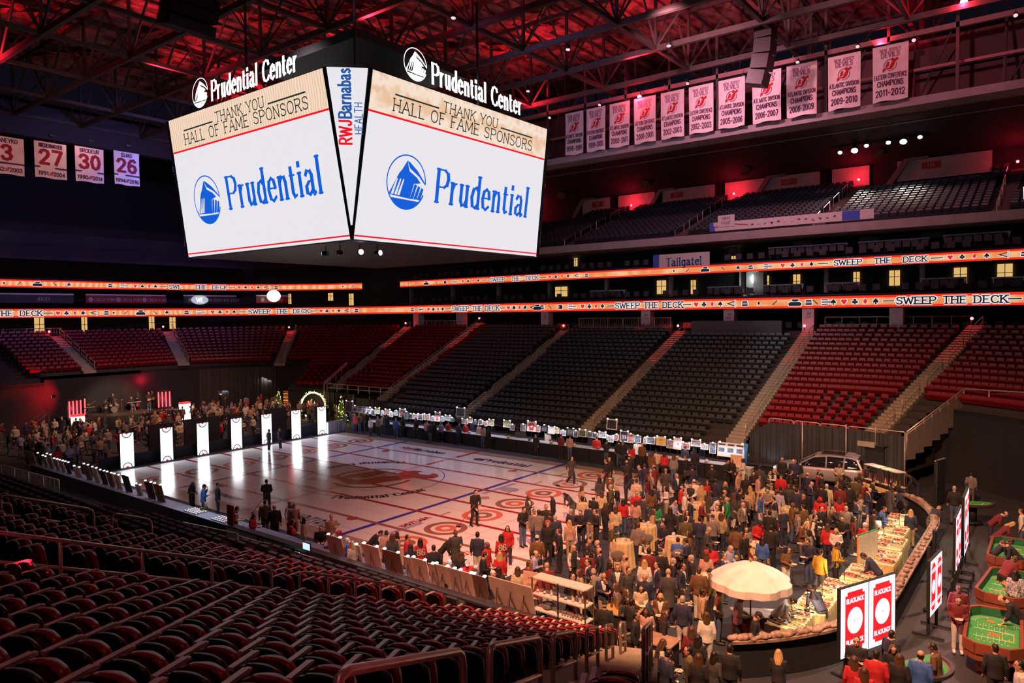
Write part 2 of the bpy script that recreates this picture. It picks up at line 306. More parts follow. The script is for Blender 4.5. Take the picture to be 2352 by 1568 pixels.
ice_text('Prudential', 4.2, 8.1, .02, 5, h=.72, cw=.9, wv=.2, wh=.08, serif=.12, gap=.18); mb.poly(circ(1.85, 8.3, .42, ry=.34), I4, 5, .011)
ice_text('verizon', 9.0, -5.3, -pi/2, 4, h=.5, wv=.2, wh=.16); ice_text('verizon', 14.2, -7.2, -pi/2, 2, h=.5, wv=.2, wh=.16)
ice_text('Ticketmaster'.replace('T', 'T'), -3.9, -8.1, -.03, 5, h=.5, wv=.16, slant=.25); ice_text('Citizens', 4.5, -7.7, pi, 10, h=.9, wv=.22, wh=.14)
for t, a0 in (('Prudential Center', -2.75), ('Prudential Center', .39)):
    x = 0
    for ch in t:
        w = .34 if ch == ' ' else _gl(ch)[1]; a = a0+(x+w/2)*.52/5.15
        if ch != ' ': put_text(mb, ch, Matrix.Rotation(a, 4, 'Z') @ Matrix.Translation((0, -5.1, 0)), 5, .011, h=.58, cw=.95, wv=.24, wh=.1, serif=.12)
        x += w*.95+.25
for y, m in ((8.6, 7), (5.9, 2), (3.2, 7), (-2.4, 7)): ice_text('arena', 9.3, y-1, -pi/2, m, h=.28)
mb.poly(circ(9.0, 2.6, .62, ry=.5), I4, 9, .006); strip(8.2, 1.0, 8.5, 4.0, 9, .005); strip(9.4, -7.9, 9.7, -5.2, 9, .005) ; mb.poly([(9, -.1), (9.4, .3), (9, .7), (8.6, .3)], I4, 8, .006)
struct('floor_ice', mb, ICE_M)

# ------------------------------------------------------------ rink boards
def arc(cx, cy, r, a0, a1, n): return [(cx+r*cos(radians(a0+(a1-a0)*i/n)), cy+r*sin(radians(a0+(a1-a0)*i/n))) for i in range(n+1)]
def wall_strip(pts, z0, z1, th, m=0, mt=None, mb=None):
    mb = mb or MB()
    n = len(pts); L = []
    for i in range(n):
        a = Vector(pts[max(i-1, 0)]); b = Vector(pts[min(i+1, n-1)]); d = (b-a).normalized(); nn = Vector((-d.y, d.x))*th/2
        p = Vector(pts[i]); L.append((p+nn, p-nn))
    for i in range(n-1):
        (a, b), (c, d) = L[i], L[i+1]
        A = [(a.x, a.y, z0), (a.x, a.y, z1), (b.x, b.y, z1), (b.x, b.y, z0)]; C = [(c.x, c.y, z0), (c.x, c.y, z1), (d.x, d.y, z1), (d.x, d.y, z0)]
        mb.add(A+C, ((0, 4, 5, 1),), m); mb.add(A+C, ((1, 5, 6, 2),), m if mt is None else mt); mb.add(A+C, ((2, 6, 7, 3),), m)
    mb.quad(*[(q.x, q.y, z) for q, z in ((L[0][0], z0), (L[0][0], z1), (L[0][1], z1), (L[0][1], z0))], m)
    mb.quad(*[(q.x, q.y, z) for q, z in ((L[-1][0], z0), (L[-1][1], z0), (L[-1][1], z1), (L[-1][0], z1))], m)
    return mb
BOARD = mat('board_white', (.72, .66, .66), .35, scale=1); BTOP = mat('board_cap', (.05, .045, .05), .4); GARL = mat('garland_cloth', (.30, .20, .16), .7, var=.5, scale=6)
near = [(x, -12.95) for x in range(5, 22)]+[(21.95, -12.95), (25.2, -12.4)]
mb = wall_strip(near, .05, .98, .12, 0); wall_strip(near, .98, 1.06, .34, 1, mb=mb)
for x in (7.5, 10, 12.5, 15, 17.5, 20, 22.3): mb.box2((x-.05, -13.06, .05), (x+.05, -13.01, .98), 1)
struct('wall_rink_near', mb, [BOARD, BTOP])
far = [(x, 12.95) for x in range(22, -17, -2)]
mb = wall_strip(far, 0, .98, .12, 0); wall_strip(far, .98, 1.06, .3, 1, mb=mb); struct('wall_rink_far', mb, [BLACK, BTOP])
endc = arc(21.95, -4.42, 8.53, -50, 0, 18)+[(30.48, y) for y in (-3, -1, 1, 3, 4.42)]+arc(21.95, 4.42, 8.53, 3, 42, 12)
mb = wall_strip(endc, 0, 1.02, .12, 0); wall_strip(endc, 1.02, 1.1, .36, 1, mb=mb)
struct('wall_rink_end', mb, [BLACK, GARL])
# bunched cloth along the top of the curved end boards
mb = MB(); rr = random.Random(3)
for i in range(len(endc)-3):
    p, q = Vector((*endc[i], 1.12)), Vector((*endc[i+1], 1.12))
    for k in range(4): 
        c = p.lerp(q, (k+.5)/4); mb.ball((c.x+rr.uniform(-.05, .05), c.y+rr.uniform(-.05, .05), c.z+rr.uniform(0, .05)), (rr.uniform(.1, .16), rr.uniform(.12, .2), rr.uniform(.05, .1)), 7, 4)
ob('board_top_cloth', mb, GARL, label='crumpled taupe cloth draped along the top of the curved end boards', cat='cloth drape')

# ------------------------------------------------------------ seating bowl
def base_path(a=0, b=1):
    """rounded rectangle round the rink: yields (corner x, corner y, unit x, unit y, tag)"""
    P = []
    for x in range(20, -23, -2): P.append((x, 4.4, 0, 1, 'F'))
    for k in range(3, 91, 3): t = radians(90+k); P.append((-22, 4.4, cos(t), sin(t), 'FL%d' % k))
    P.append((-22, -4.4, -1, 0, 'L'))
    for k in range(3, 91, 3): t = radians(180+k); P.append((-22, -4.4, cos(t), sin(t), 'NL%d' % k))
    return P
def bowl_z(d): return 1.5+.405*d
def low(q): return -.6 if q[1] < 0 and q[3] < -.01 else 0.0   # the near side sits a little lower
def ring_pt(q, d): return (q[0]+q[2]*(9.1+d), q[1]+q[3]*(9.1+d))
farR = [(22, 4.4, cos(radians(a)), sin(radians(a))) for a in range(0, 91, 3)]
farS = [(x, 4.4, 0, 1) for x in (20, 18.5, 16, 12, 8, 4, 0, -4, -8, -12, -14, -16, -19, -22)]
leftF = [(-22, 4.4, cos(radians(a)), sin(radians(a))) for a in range(93, 181, 3)]
leftN = [(-22, y, -1, 0) for y in (2, 0, -2, -4.4)]+[(-22, -4.4, cos(radians(a)), sin(radians(a))) for a in range(183, 271, 3)]
nearS = [(x, -4.4, 0, -1) for x in (-19, -16, -12, -8, -4, 0, 4, 8, 12, 16, 20, 22)]
nearR = [(22, -4.4, cos(radians(a)), sin(radians(a))) for a in (273, 276, 279, 282, 285, 288, 291, 294, 296)]
PATH = farR+farS+leftF+leftN+nearS+nearR
def start_d(q):
    ang = math.degrees(atan2(q[3], q[2])) % 360; x = q[0]
    if x == 22 and q[1] > 0: return 6.6 if ang < 68 else 1.9
    if q[1] > 0 and ang == 90: return 1.9 if x >= 18.5 else (0.0 if x >= -14 else 2.6)
    if x == -22 and 90 < ang < 126: return 2.6
    if x == -22 and ang <= 215: return 8.8
    if ang < 271: return 5.6 if x < 9 else 3.2 if x < 13 else 1.6 if x < 17 else .8
    return .9
D0, DK, NR = 0.0, .8, 22
mb = MB()
for k in range(NR):
    d0, d1 = D0+k*DK, D0+(k+1)*DK; z0, z1 = bowl_z(d0)-.33, bowl_z(d0)
    for q, w in zip(PATH, PATH[1:]):
        if d0 < min(start_d(q), start_d(w))-.05: continue
        a, b, c, e = ring_pt(q, d0), ring_pt(w, d0), ring_pt(w, d1), ring_pt(q, d1)
        l = low(w)
        mb.quad((*b, z0+l), (*a, z0+l), (*a, z1+l), (*b, z1+l), 1); mb.quad((*a, z1+l), (*e, z1+l), (*c, z1+l), (*b, z1+l), 0)
for q, w in zip(PATH, PATH[1:]):   # concourse behind the top row, front wall under the first row
    d = D0+NR*DK; a, b, c, e = ring_pt(q, d), ring_pt(w, d), ring_pt(w, d+7), ring_pt(q, d+7); z = bowl_z(d)-.1+low(w)
    mb.quad((*a, z), (*e, z), (*c, z), (*b, z), 0); mb.quad((*b, z-.5), (*a, z-.5), (*a, z), (*b, z), 1)
struct('floor_seating_bowl', mb, [RISER, RISER])
mb = MB()
for q, w in zip(PATH, PATH[1:]):
    d = min(start_d(q), start_d(w)); d = math.ceil(d/DK-.01)*DK
    a, b = ring_pt(q, d), ring_pt(w, d)
    mb.quad((*b, -.1), (*a, -.1), (*a, bowl_z(d)-.02+low(w)), (*b, bowl_z(d)-.02+low(w)))
struct('wall_bowl_front', mb, BLACK)
mb = MB()   # back wall of the lower concourse and the band walls
for q, w in zip(PATH, PATH[1:]):
    a, b = ring_pt(q, 24.6), ring_pt(w, 24.6); mb.quad((*b, 8), (*a, 8), (*a, 10.6), (*b, 10.6))
struct('wall_concourse', mb, mat('dark_wall', (.030, .027, .032), .9))

# aisles: concrete steps with a rail and a red lamp at the top
AIS = [((-16.3, 15.6), (-18.2, 33.0), 3), ((-4.8, 14.0), (-5.3, 31.0), 0), ((7.2, 14.0), (7.2, 31.0), 0), ((18.1, 14.6), (18.3, 31.0), 1), ((25.6, 15.2), (29.9, 31.2), 3),
       ((-24.4, 16.6), (-28.2, 31.0), 4), ((-34.4, 16.9), (-40.6, 23.2), 11), ((-39.9, 8.9), (-48.3, 11.4), 11), ((-40.0, -.4), (-48.6, -.4), 11)]
def bd(x, y): return hypot(max(abs(x)-22, 0), max(abs(y)-4.4, 0))-9.1
STEP_RED = glow('step_red_spill', (1, .03, .03), 1.6); LAMP_RED = glow('lamp_red', (1, .06, .08), 14)
AN = ['left of the red block beside the tall light trees', 'with a string of rail loops in the far black seats', 'below the section seven sign', 'between the black seats and the red seats', 'above the silver car beside the tunnel', 'second from the corner in the red seats', 'in the far corner above the press backdrop', 'above the stage', 'leftmost above the stage curtain']
def aisle(p, q, i):
    p, q = Vector((*p, 0)), Vector((*q, 0)); L = (q-p).length; u = (q-p)/L; s = Vector((u.y, -u.x, 0)); n = int(L/.4)
    st = MB()
    for k in range(n):
        a = p+u*(k*.4); z = bowl_z(bd(a.x+u.x*.2, a.y+u.y*.2))+.03; R = Matrix((u, -s, (0, 0, 1))).transposed()
        st.box((a.x+u.x*.2, a.y+u.y*.2, z-.06), (.41, 1.15, .3), 0, R)
        if k > n*.62 and i != 1: st.box((a.x+u.x*.01, a.y+u.y*.01, z+.075), (.03, 1.0, .02), 1, R)  # glowing strips stand in for the red lamp light on the steps
    struct('floor_aisle_%d' % (i+1), st, [CONC, STEP_RED])
    # rail loops
    rl = thing('aisle_handrail', 'pale steel handrail loops climbing the aisle '+AN[i], 'handrail', (0, 0, 0), 0, 'aisle handrails'); loops = 5 if i not in (0, 3) else 1
    for k in range(loops):
        f0, f1 = (k+.08)/loops, (k+.78)/loops
        if loops == 1: f0, f1 = .03, .95
        a, b = p.lerp(q, f0), p.lerp(q, f1); sd = s*.5
        za, zb = bowl_z(bd(a.x, a.y)), bowl_z(bd(b.x, b.y)); A, B = Vector((a.x, a.y, za))+sd, Vector((b.x, b.y, zb))+sd
        h = Vector((0, 0, .95)); m = MB()
        m.tube([A, A+h*.92, A+h+(B-A)*.03, B+h-(B-A)*.03, B+h*.92, B], .03, 6)
        if loops == 1:
            for j in range(1, 12): c = A.lerp(B, j/12); m.tube([c, c+h], .025, 5)
        m.tube([A+h*.55, B+h*.55], .022, 5)
        ob('rail_loop', m, RAILM, rl)
    lp = q-u*.2+s*(-.4); lm = MB(); lz = bowl_z(bd(lp.x, lp.y))
    lm.ball((lp.x, lp.y, lz+.55), .11, 8, 6); l = thing('aisle_lamp', 'small glowing red lamp at the head of the aisle '+AN[i], 'lamp', (0, 0, 0), 0, 'red aisle lamps'); ob('bulb', lm, LAMP_RED, l)
    lm = MB(); lm.tube([(lp.x, lp.y, lz), (lp.x, lp.y, lz+.48)], .03, 6); ob('post', lm, DARKM, l)
    point('aisle_lamp_light', (lp.x-u.x*.9, lp.y-u.y*.9, lz+.5), (30 if i in (5, 6, 7, 8) else 14), RED, .1)
for i, (a, b, _) in enumerate(AIS): aisle(a, b, i)

# far and unlit seats that nobody could count: one body of seats
def seat_shape(mb, c, f, w, m, lo=True):
    """c: floor point, f: unit vector the sitter faces"""
    f = Vector((*f, 0)); s = Vector((f.y, -f.x, 0)); R = Matrix((s, f, (0, 0, 1))).transposed(); c = Vector(c)
    tilt = R @ Matrix.Rotation(radians(12), 3, 'X')
    b = len(mb.v); mb.box((0, 0, 0), (w*.94, .10, .46), m, None)
    # round the top edge of the back
    for i in range(b, len(mb.v)):
        x, y, z = mb.v[i]
        if z > 0: x *= .84; 
        mb.v[i] = (x, y, z)
    T = Matrix.Translation(c-f*.28+Vector((0, 0, .62))) @ tilt.to_4x4(); mb.xf(T, b)
    b = len(mb.v); mb.box((0, 0, 0), (w*.9, .38, .09), m); T = Matrix.Translation(c-f*.12+Vector((0, 0, .52))) @ (R @ Matrix.Rotation(radians(50), 3, 'X')).to_4x4(); mb.xf(T, b)
mb = MB(); cnt = 0
def near_ais(x, y, lim=.85):
    for (p, q, _) in AIS:
        ux, uy = q[0]-p[0], q[1]-p[1]; L2 = ux*ux+uy*uy; t = ((x-p[0])*ux+(y-p[1])*uy)/L2
        if -.05 < t < 1.05 and hypot(x-p[0]-t*ux, y-p[1]-t*uy) < lim: return True
    return False
for k in range(NR):
    d = D0+k*DK+.42; z = bowl_z(D0+k*DK); acc = 0
    seq = farR+farS+leftF+leftN[:5]
    for q, w in zip(seq, seq[1:]):
        if D0+k*DK < max(start_d(q), start_d(w))-.05: continue
        a, b = Vector(ring_pt(q, d)), Vector(ring_pt(w, d)); L = (b-a).length; n = max(1, round(L/.56))
        for i in range(n):
            c = a.lerp(b, (i+.5)/n)
            if near_ais(c.x, c.y): continue
            if c.x < -40 and c.y < -7: continue
            if 7.9 < c.x < 17 and k >= 20: continue
            fx, fy = -(q[2]+w[2]), -(q[3]+w[3]); l = hypot(fx, fy)
            black = (-15.5 < c.x < 18.2 and c.y > 0) and not (c.x < -3.0 and False)
            if c.x < -5.0 and c.y > 0 and c.x < -16.8: black = False
            seat_shape(mb, (c.x, c.y, z), (fx/l, fy/l), .52, 0 if black else 1); cnt += 1
SEATK = mat('seat_cover_black', (.055, .058, .066), .42, scale=3); SEATR = mat('seat_plastic_red', (.22, .006, .010), .38, scale=3)
FARSEATS = mb
# ------------------------------------------------------------ ribbon boards, suites, upper bowl
def off_path(r, z, th0=-12, ths=(0, 0)):
    pass
RB = [wave_glow('ribbon_wood', (.95, .32, .10), (1.0, .62, .30), .5, .85, 'Y', 6), glow('ribbon_red', (.95, .028, .012), .95), glow('ribbon_white', (.95, .90, .92), .9), glow('ribbon_ink', (.02, .04, .06), .3), glow('ribbon_heart', (.9, .02, .03), .9)]
def ribbon(name, pts, zc, h, label):
    """pts: inner face polyline, left to right as seen from the ice"""
    m = MB(); t = .35
    for a, b in zip(pts, pts[1:]):
        a, b = Vector(a), Vector(b); d = (b-a).normalized(); nn = Vector((d.y, -d.x))   # toward the ice
        for lo, hi, mi in ((-.5, -.30, 1), (-.30, .30, 0), (.30, .5, 1)):
            m.quad((a.x, a.y, zc+lo*h), (b.x, b.y, zc+lo*h), (b.x, b.y, zc+hi*h), (a.x, a.y, zc+hi*h), mi)
        A, B = a-nn*t, b-nn*t
        m.quad((a.x, a.y, zc+h/2), (b.x, b.y, zc+h/2), (B.x, B.y, zc+h/2), (A.x, A.y, zc+h/2), 3); m.quad((a.x, a.y, zc-h/2), (A.x, A.y, zc-h/2), (B.x, B.y, zc-h/2), (b.x, b.y, zc-h/2), 3)
        m.quad((A.x, A.y, zc-h/2), (A.x, A.y, zc+h/2), (B.x, B.y, zc+h/2), (B.x, B.y, zc-h/2), 3)
    r = thing(name, label, 'led ribbon board'); ob('led_face', m, RB, r); return r
ICONS = {
 'heart': (4, [[(0, -.5), (.42, .0), (.45, .25), (.25, .45), (0, .25), (-.25, .45), (-.45, .25), (-.42, .0)]]),
 'diamond': (4, [[(0, -.5), (.34, 0), (0, .5), (-.34, 0)]]), 'kdiamond': (3, [[(0, -.35), (.26, 0), (0, .35), (-.26, 0)]]),
 'club': (3, [circ(0, .25, .22, 10), circ(-.24, -.08, .22, 10), circ(.24, -.08, .22, 10), [(-.14, -.5), (.14, -.5), (.05, 0), (-.05, 0)]]),
 'spade': (3, [[(0, .5), (.42, 0), (.36, -.25), (.1, -.2), (-.1, -.2), (-.36, -.25), (-.42, 0)], [(-.14, -.5), (.14, -.5), (.05, -.1), (-.05, -.1)]]),
 'burger': (3, [[(-.45, .1), (.45, .1), (.36, .36), (-.36, .36)], [(-.5, -.06), (.5, -.06), (.5, .04), (-.5, .04)], [(-.45, -.4), (.45, -.4), (.48, -.12), (-.48, -.12)]]),
 'cone': (3, [[(-.8, 0), (.5, .45), (.5, .3), (-.3, 0), (.5, -.3), (.5, -.45)], [(.56, -.5), (.66, -.5), (.66, .5), (.56, .5)]]),
 'fork': (3, [[(-.9, .45), (0, .38), (0, .24), (-.9, .3)], [(-.9, .08), (.8, .08), (.8, -.08), (-.9, -.08)], [(-.9, -.45), (0, -.38), (0, -.24), (-.9, -.3)]]),
 'stone': (3, [[(-.9, -.5), (.9, -.5), (1, -.15), (.7, .1), (-.7, .1), (-1, -.15)], [(-.35, .16), (.35, .16), (.6, .42), (.5, .5), (-.5, .5)]]),
 'broomL': (3, [[(.5, .5), (.62, .42), (-.1, -.34), (-.5, -.5), (-.2, -.2)]]), 'broomR': (3, [[(-.5, .5), (-.62, .42), (.1, -.34), (.5, -.5), (.2, -.2)]])}
class PathWalk:
    def __init__(s, pts):
        s.p = [Vector(p) for p in pts]; s.c = [0]
        for a, b in zip(s.p, s.p[1:]): s.c.append(s.c[-1]+(b-a).length)
    def at(s, L):
        for i in range(len(s.p)-1):
            if L <= s.c[i+1] or i == len(s.p)-2:
                d = (s.p[i+1]-s.p[i]).normalized(); return s.p[i]+d*(L-s.c[i]), d
    def near(s, xy):
        best = None; q = Vector(xy)
        for i in range(len(s.p)-1):
            d = s.p[i+1]-s.p[i]; t = max(0, min(1, (q-s.p[i]).dot(d)/d.length_squared)); e = (s.p[i]+d*t-q).length
            if best is None or e < best[0]: best = (e, s.c[i]+t*d.length)
        return best[1]
def ribbon_art(root, pw, zc, h, L, seq, sc=1.0):
    """seq items: (kind, offset along the ribbon in metres)"""
    m = MB()
    for kind, dx in seq:
        if L+dx < .5 or L+dx > pw.c[-1]-.5: continue
        p, d = pw.at(L+dx); M = plane_m((p.x, p.y, zc), (d.x, d.y, 0), (0, 0, 1))
        M = Matrix.Translation((d.y*.03, -d.x*.03, 0)) @ M
        if kind in ICONS:
            mi, ps = ICONS[kind]; s = h*.62*(.95 if kind in ('burger', 'stone', 'fork', 'cone') else .85)
            for q in ps:
                cx = sum(a for a, _ in q)/len(q); cy = sum(b for _, b in q)/len(q)
                m.poly([((cx+(a-cx)*1.0+(.1 if a > cx else -.1))*s, (cy+(b-cy)+(.09 if b > cy else -.09))*s) for a, b in q], M, 2, .0)
            for q in ps: m.poly([(a*s, b*s) for a, b in q], M, mi, .012)
        elif kind == '-': m.poly(rect(-.45*sc, -.09*h, .45*sc, .09*h), M, 2, 0); m.poly(rect(-.4*sc, -.05*h, .4*sc, .05*h), M, 3, .012)
        else:
            g = dict(h=h*.56, cw=1.25, gap=.2)
            put_text(m, kind, M @ Matrix.Translation((0, -h*.28, 0)), 2, .004, wv=.46, wh=.40, serif=.3, **g)
            put_text(m, kind, M @ Matrix.Translation((0, -h*.28, 0)), 3, .014, wv=.2, wh=.16, serif=.24, **g)
    if m.v: ob('led_artwork', m, RB, root)
def deck_run(root, pw, zc, h, L, sc=1.0):
    t = 'SWEEP THE DECK'; seq = [('burger', -9.9), ('fork', -8.4), ('heart', -7.2), ('club', -6.4), ('diamond', -5.65), ('spade', -4.9), ('-', -4.0), ('-', 4.0), ('heart', 4.85), ('club', 5.6), ('diamond', 6.35), ('spade', 7.1), ('cone', 8.1), ('burger', 9.3)]
    ribbon_art(root, pw, zc, h, L, [(k, d*sc) for k, d in seq], sc)
    tw = text_w(t, 1.25, .2)*h*.56; f = 6.9*sc/tw; x = -6.9*sc/2; m = None
    for wd in t.split():
        w = text_w(wd, 1.25, .2)*h*.56*f; 
        ribbon_art(root, pw, zc, h, L, [(wd, x+w/2)]); x += w+(.34*1.25+.2)*h*.56*f*1.5
def stone_run(root, pw, zc, h, L): ribbon_art(root, pw, zc, h, L, [('kdiamond', -3.0), ('broomL', -1.7), ('stone', 0), ('broomR', 1.7), ('spade', 3.0)])
lowp = [(-50.5, -30)]+[(-50.5, y) for y in (-20, -10, 0, 10)]+[(-50.2, 14), (-48.5, 19), (-45.5, 24), (-41, 28), (-35.5, 30.6), (-30, 31.3), (-26, 31.3)]+[(x, 31.3) for x in range(-20, 50, 6)]
lowr = ribbon('led_ribbon', lowp, 10.98, .92, 'lower glowing red and orange ribbon board round the suites'); pl = PathWalk(lowp)
upl = [(-50.5, -30), (-50.5, -10), (-50.5, 5), (-50.2, 14), (-48.5, 19), (-45.5, 24), (-41, 28), (-36, 30.4)]
upp = [(x, 31.3) for x in range(-30, 50, 5)]
upA = ribbon('led_ribbon', upl, 14.05, .8, 'upper ribbon board over the far end, ending short of the gap'); upB = ribbon('led_ribbon', upp, 14.1, .72, 'upper ribbon board along the far side, rising past the scoreboard'); pa, pb = PathWalk(upl), PathWalk(upp)
for x in (-18.0, 3.5, 28.0): deck_run(lowr, pl, 10.98, .92, pl.near((x, 31.3)))
for y in (-4.5, 24.5): deck_run(lowr, pl, 10.98, .92, pl.near((-50.5 if y < 14 else -45.2, y)), 1.1)
for xy in ((-9.3, 31.3), (17.0, 31.3), (-50.5, 9.5)): stone_run(lowr, pl, 10.98, .92, pl.near(xy))
for x in (-12.5, 23.2): deck_run(upB, pb, 14.1, .72, pb.near((x, 31.3)))
for x in (-25.5, 9.2): stone_run(upB, pb, 14.1, .72, pb.near((x, 31.3)))
deck_run(upA, pa, 14.05, .8, pa.near((-49.5, 16.0)), 1.0); stone_run(upA, pa, 14.05, .8, pa.near((-50.5, -1.0))); ribbon_art(upA, pa, 14.05, .8, pa.c[-1], [('kdiamond', -2.6), ('broomL', -1.3)])

SUITE = mat('suite_wall', (.045, .040, .048), .8); SOFF = mat('soffit_grey', (.23, .20, .22), .7, scale=1); LITW = glow('lit_window', (1, .62, .22), .75); LEDGE = mat('suite_ledge', (.60, .58, .64), .5)
mb = MB()   # slabs and walls of the two suite levels along the far side
for z0, z1, y in ((8.4, 8.6, 31.6), (11.5, 11.62, 31.6), (14.5, 14.62, 31.6)): mb.box2((-31, y, z0), (48, 41, z1))
mb.box2((-31, 38.5, 8.6), (48, 38.8, 18)); mb.box2((-60, -30, 8.4), (-50.9, 30, 8.6)); mb.box2((-56, -30, 8.6), (-55.7, 32, 20)); mb.box2((-60, -30, 11.5), (-50.9, 24, 11.6)); mb.box2((-60, -30, 14.5), (-50.9, 24, 14.6))
mb.box2((-55, 31, 8.6), (-31, 31.4, 18)) if False else None
for a, b in ((Vector((-56, 24)), Vector((-48, 33))), (Vector((-48, 33)), Vector((-31, 38.6)))): mb.quad((a.x, a.y, 8.4), (b.x, b.y, 8.4), (b.x, b.y, 20), (a.x, a.y, 20))
struct('wall_suites', mb, SUITE)
PIL = [(-27.5, 31.9), (-20.5, 31.9), (-8.5, 31.9), (3.2, 31.9), (11.3, 31.9), (18.0, 31.9), (24.5, 31.9)]
for i, (x, y) in enumerate(PIL):
    m = MB(); m.box((x, y, 9.5), (.95, .9, 2.0), 0)
    if 1 < i < 6:
        M = plane_m((x, y-.46, 9.9), (1, 0, 0), (0, 0, 1)); put_text(m, 'H', M, 1, .01, h=.3, cw=1.2, slant=.4); put_text(m, 'LOUNGE', M @ Matrix.Translation((0, -.2, 0)), 1, .01, h=.1)
    struct('wall_pillar_%d' % (i+1), m, [mat('pillar_white', (.62, .58, .62), .6), DARKM])
for i, x in enumerate(range(-30, 47, 7)): m = MB(); m.box((x, 33.2, 13.0), (.32, .4, 2.4)); struct('wall_column_%d' % (i+1), m, SOFF)
# lit doors and windows of the suites
WI = [((-50.95, -6.8), 9.6, .7, 1.9), ((-50.95, -.8), 9.7, .9, 1.7), ((-50.95, 3.6), 9.6, .55, 1.9), ((-50.6, 10.8), 9.7, .6, 1.6), ((-50.4, 13.2), 9.7, .7, 1.4), ((-40.5, 29), 12.8, .9, 1.0), ((-45, 26), 12.6, .5, 1.3), ((-38, 30.3), 12.4, .8, 1.5),
      ((-11, 38.4), 12.8, 1.6, 1.1), ((1.5, 38.4), 12.9, 1.0, 1.4), ((5.0, 38.4), 12.8, .5, 1.4), ((12.2, 38.4), 12.9, .7, 1.5), ((15.1, 38.4), 12.9, .6, 1.5), ((20.2, 38.4), 13.0, .5, 1.3), ((23.2, 38.4), 13.0, .8, 1.3), ((28.0, 38.4), 13.0, .9, 1.3), ((31.0, 38.4), 13.0, 1.0, 1.6), ((4.8, 38.4), 9.9, 1.3, 1.5), ((6.9, 38.4), 9.9, .7, 1.6), ((9.2, 38.4), 16.0, .5, 1.2), ((-9.0, 38.4), 16.2, .4, 1.2)]
for i, ((x, y), z, w, h) in enumerate(WI):
    m = MB()
    if x < -50: m.box((x, y, z), (.1, w, h), 0); m.box((x+.03, y, z), (.1, .05, h), 1); m.box((x+.03, y, z+.1), (.1, w, .05), 1)
    else: m.box((x, y, z), (w, .1, h), 0); m.box((x, y-.03, z), (.05, .1, h), 1); m.box((x, y-.03, z+.1), (w, .1, .05), 1)
    struct('window_%d' % (i+1), m, [LITW, DARKM])
# kitchen bay, counters and seats of the suites
LAB = ['with a bright white front in the far gap', 'below the upper ribbon past the scoreboard', 'behind the white pillar', 'under the spotlight cluster', 'over the red seats', 'at the edge of the upper ribbon', 'above the upper ribbon with black chairs', 'above the upper ribbon near the bent rail', 'high above the word ribbon']
CT = [(-2, 33.5, 12.5, 4), (10.2, 33.5, 12.5, 3.2), (15.5, 33.2, 12.5, 3.4), (20.3, 33.2, 12.5, 2.6), (27.4, 33.2, 12.6, 3.0), (31.5, 33.2, 12.5, 2.0), (17.5, 33, 15.7, 6.4), (24.0, 33, 15.7, 5), (29.5, 33, 15.8, 4.2)]
for i, (x, y, z, w) in enumerate(CT):
    t = thing('suite_counter', 'pale suite drink counter '+LAB[i], 'counter', (x, y, z), 0, 'suite counters')
    m = MB(); m.box((0, 0, .95-.9), (w, .45, .1)); ob('counter_top', m, LEDGE, t)
    m = MB(); m.box((0, .1, -.42), (w, .1, .84)); ob('front_panel', m, SUITE, t)
    for k in range(int(w/1.2)+1): m = MB(); xx = -w/2+.1+k*(w-.2)/max(1, int(w/1.2)); m.prism([(xx-.05, 0), (xx+.05, 0), (xx+.14, .0), (xx+.0, -.4)], plane_m((0, -.2, 0), (1, 0, 0), (0, 0, 1)), .05); ob('bracket', m, LEDGE, t)
m = MB()
for i, (x, y, z, w) in enumerate(CT):
    for k in range(int(w/.62)):
        m.box((x-w/2+.4+k*.62, y-.55, z-.28), (.5, .12, .55)); m.box((x-w/2+.4+k*.62, y-.35, z-.5), (.5, .45, .12))
for x in range(-28, 46, 1):
    for z, y in ((12.0, 32.0), (15.0, 32.0), (9.0, 33.0)): 
        if (x*7+int(z)) % 5 != 0: m.box((x*1.0, y, z+.1), (.52, .12, .5)); m.box((x, y+.3, z-.1), (.52, .45, .1))
ob('suite_chairs', m, mat('suite_chair_black', (.03, .03, .036), .6), kind='stuff', label='rows of dark padded chairs in the suites', cat='suite chairs')
t = thing('suite_kitchen', 'bright stainless kitchen bay lit white behind the upper ribbon', 'kitchen', (11.5, 36.5, 11.6))
m = MB(); m.box((0, .6, 1.4), (2.6, .1, 2.4)); ob('back_panel', m, mat('kitchen_steel', (.7, .74, .74), .25, .6), t)
m = MB(); m.box((-.9, -.1, .5), (1.2, .6, 1.0)); ob('worktop', m, mat('kitchen_white', (.8, .86, .84), .4), t); m = MB(); m.box((.8, 0, 1.25), (.9, .6, 2.1)); ob('refrigerator', m, STEEL, t)
point('suite_kitchen_light', (11.2, 35.6, 13.4), 60, (.9, 1, .92), .2)
# upper bowl on the far side: fascia, risers, seats, white concourse strips
mb = MB(); mb.box2((-31, 31.0, 16.75), (48, 31.5, 17.2)); mb.box2((-31, 31.0, 16.5), (48, 40, 16.75)); struct('trim_upper_fascia', mb, mat('fascia_grey', (.36, .29, .28), .6, scale=1))
mb = MB(); UB = 18
for k in range(UB):
    y0 = 31.5+k*.82; z = 16.9+k*.305; mb.quad((-40, y0, z-.3), (48, y0, z-.3), (48, y0, z), (-40, y0, z)); mb.quad((-40, y0, z), (48, y0, z), (48, y0+.82, z), (-40, y0+.82, z))
for k in range(UB):
    x0 = -50.5-k*.82; z = 16.9+k*.305; mb.quad((x0, 24, z-.3), (x0, -32, z-.3), (x0, -32, z), (x0, 24, z)); mb.quad((x0, -32, z), (x0-.82, -32, z), (x0-.82, 24, z), (x0, 24, z))
mb.quad((-50.5, 24, 16.6), (-31, 31.3, 16.6), (-40, 46.2, 22.4), (-65, 38, 22.4))
struct('floor_upper_bowl', mb, mat('upper_riser', (.045, .032, .045), .9))
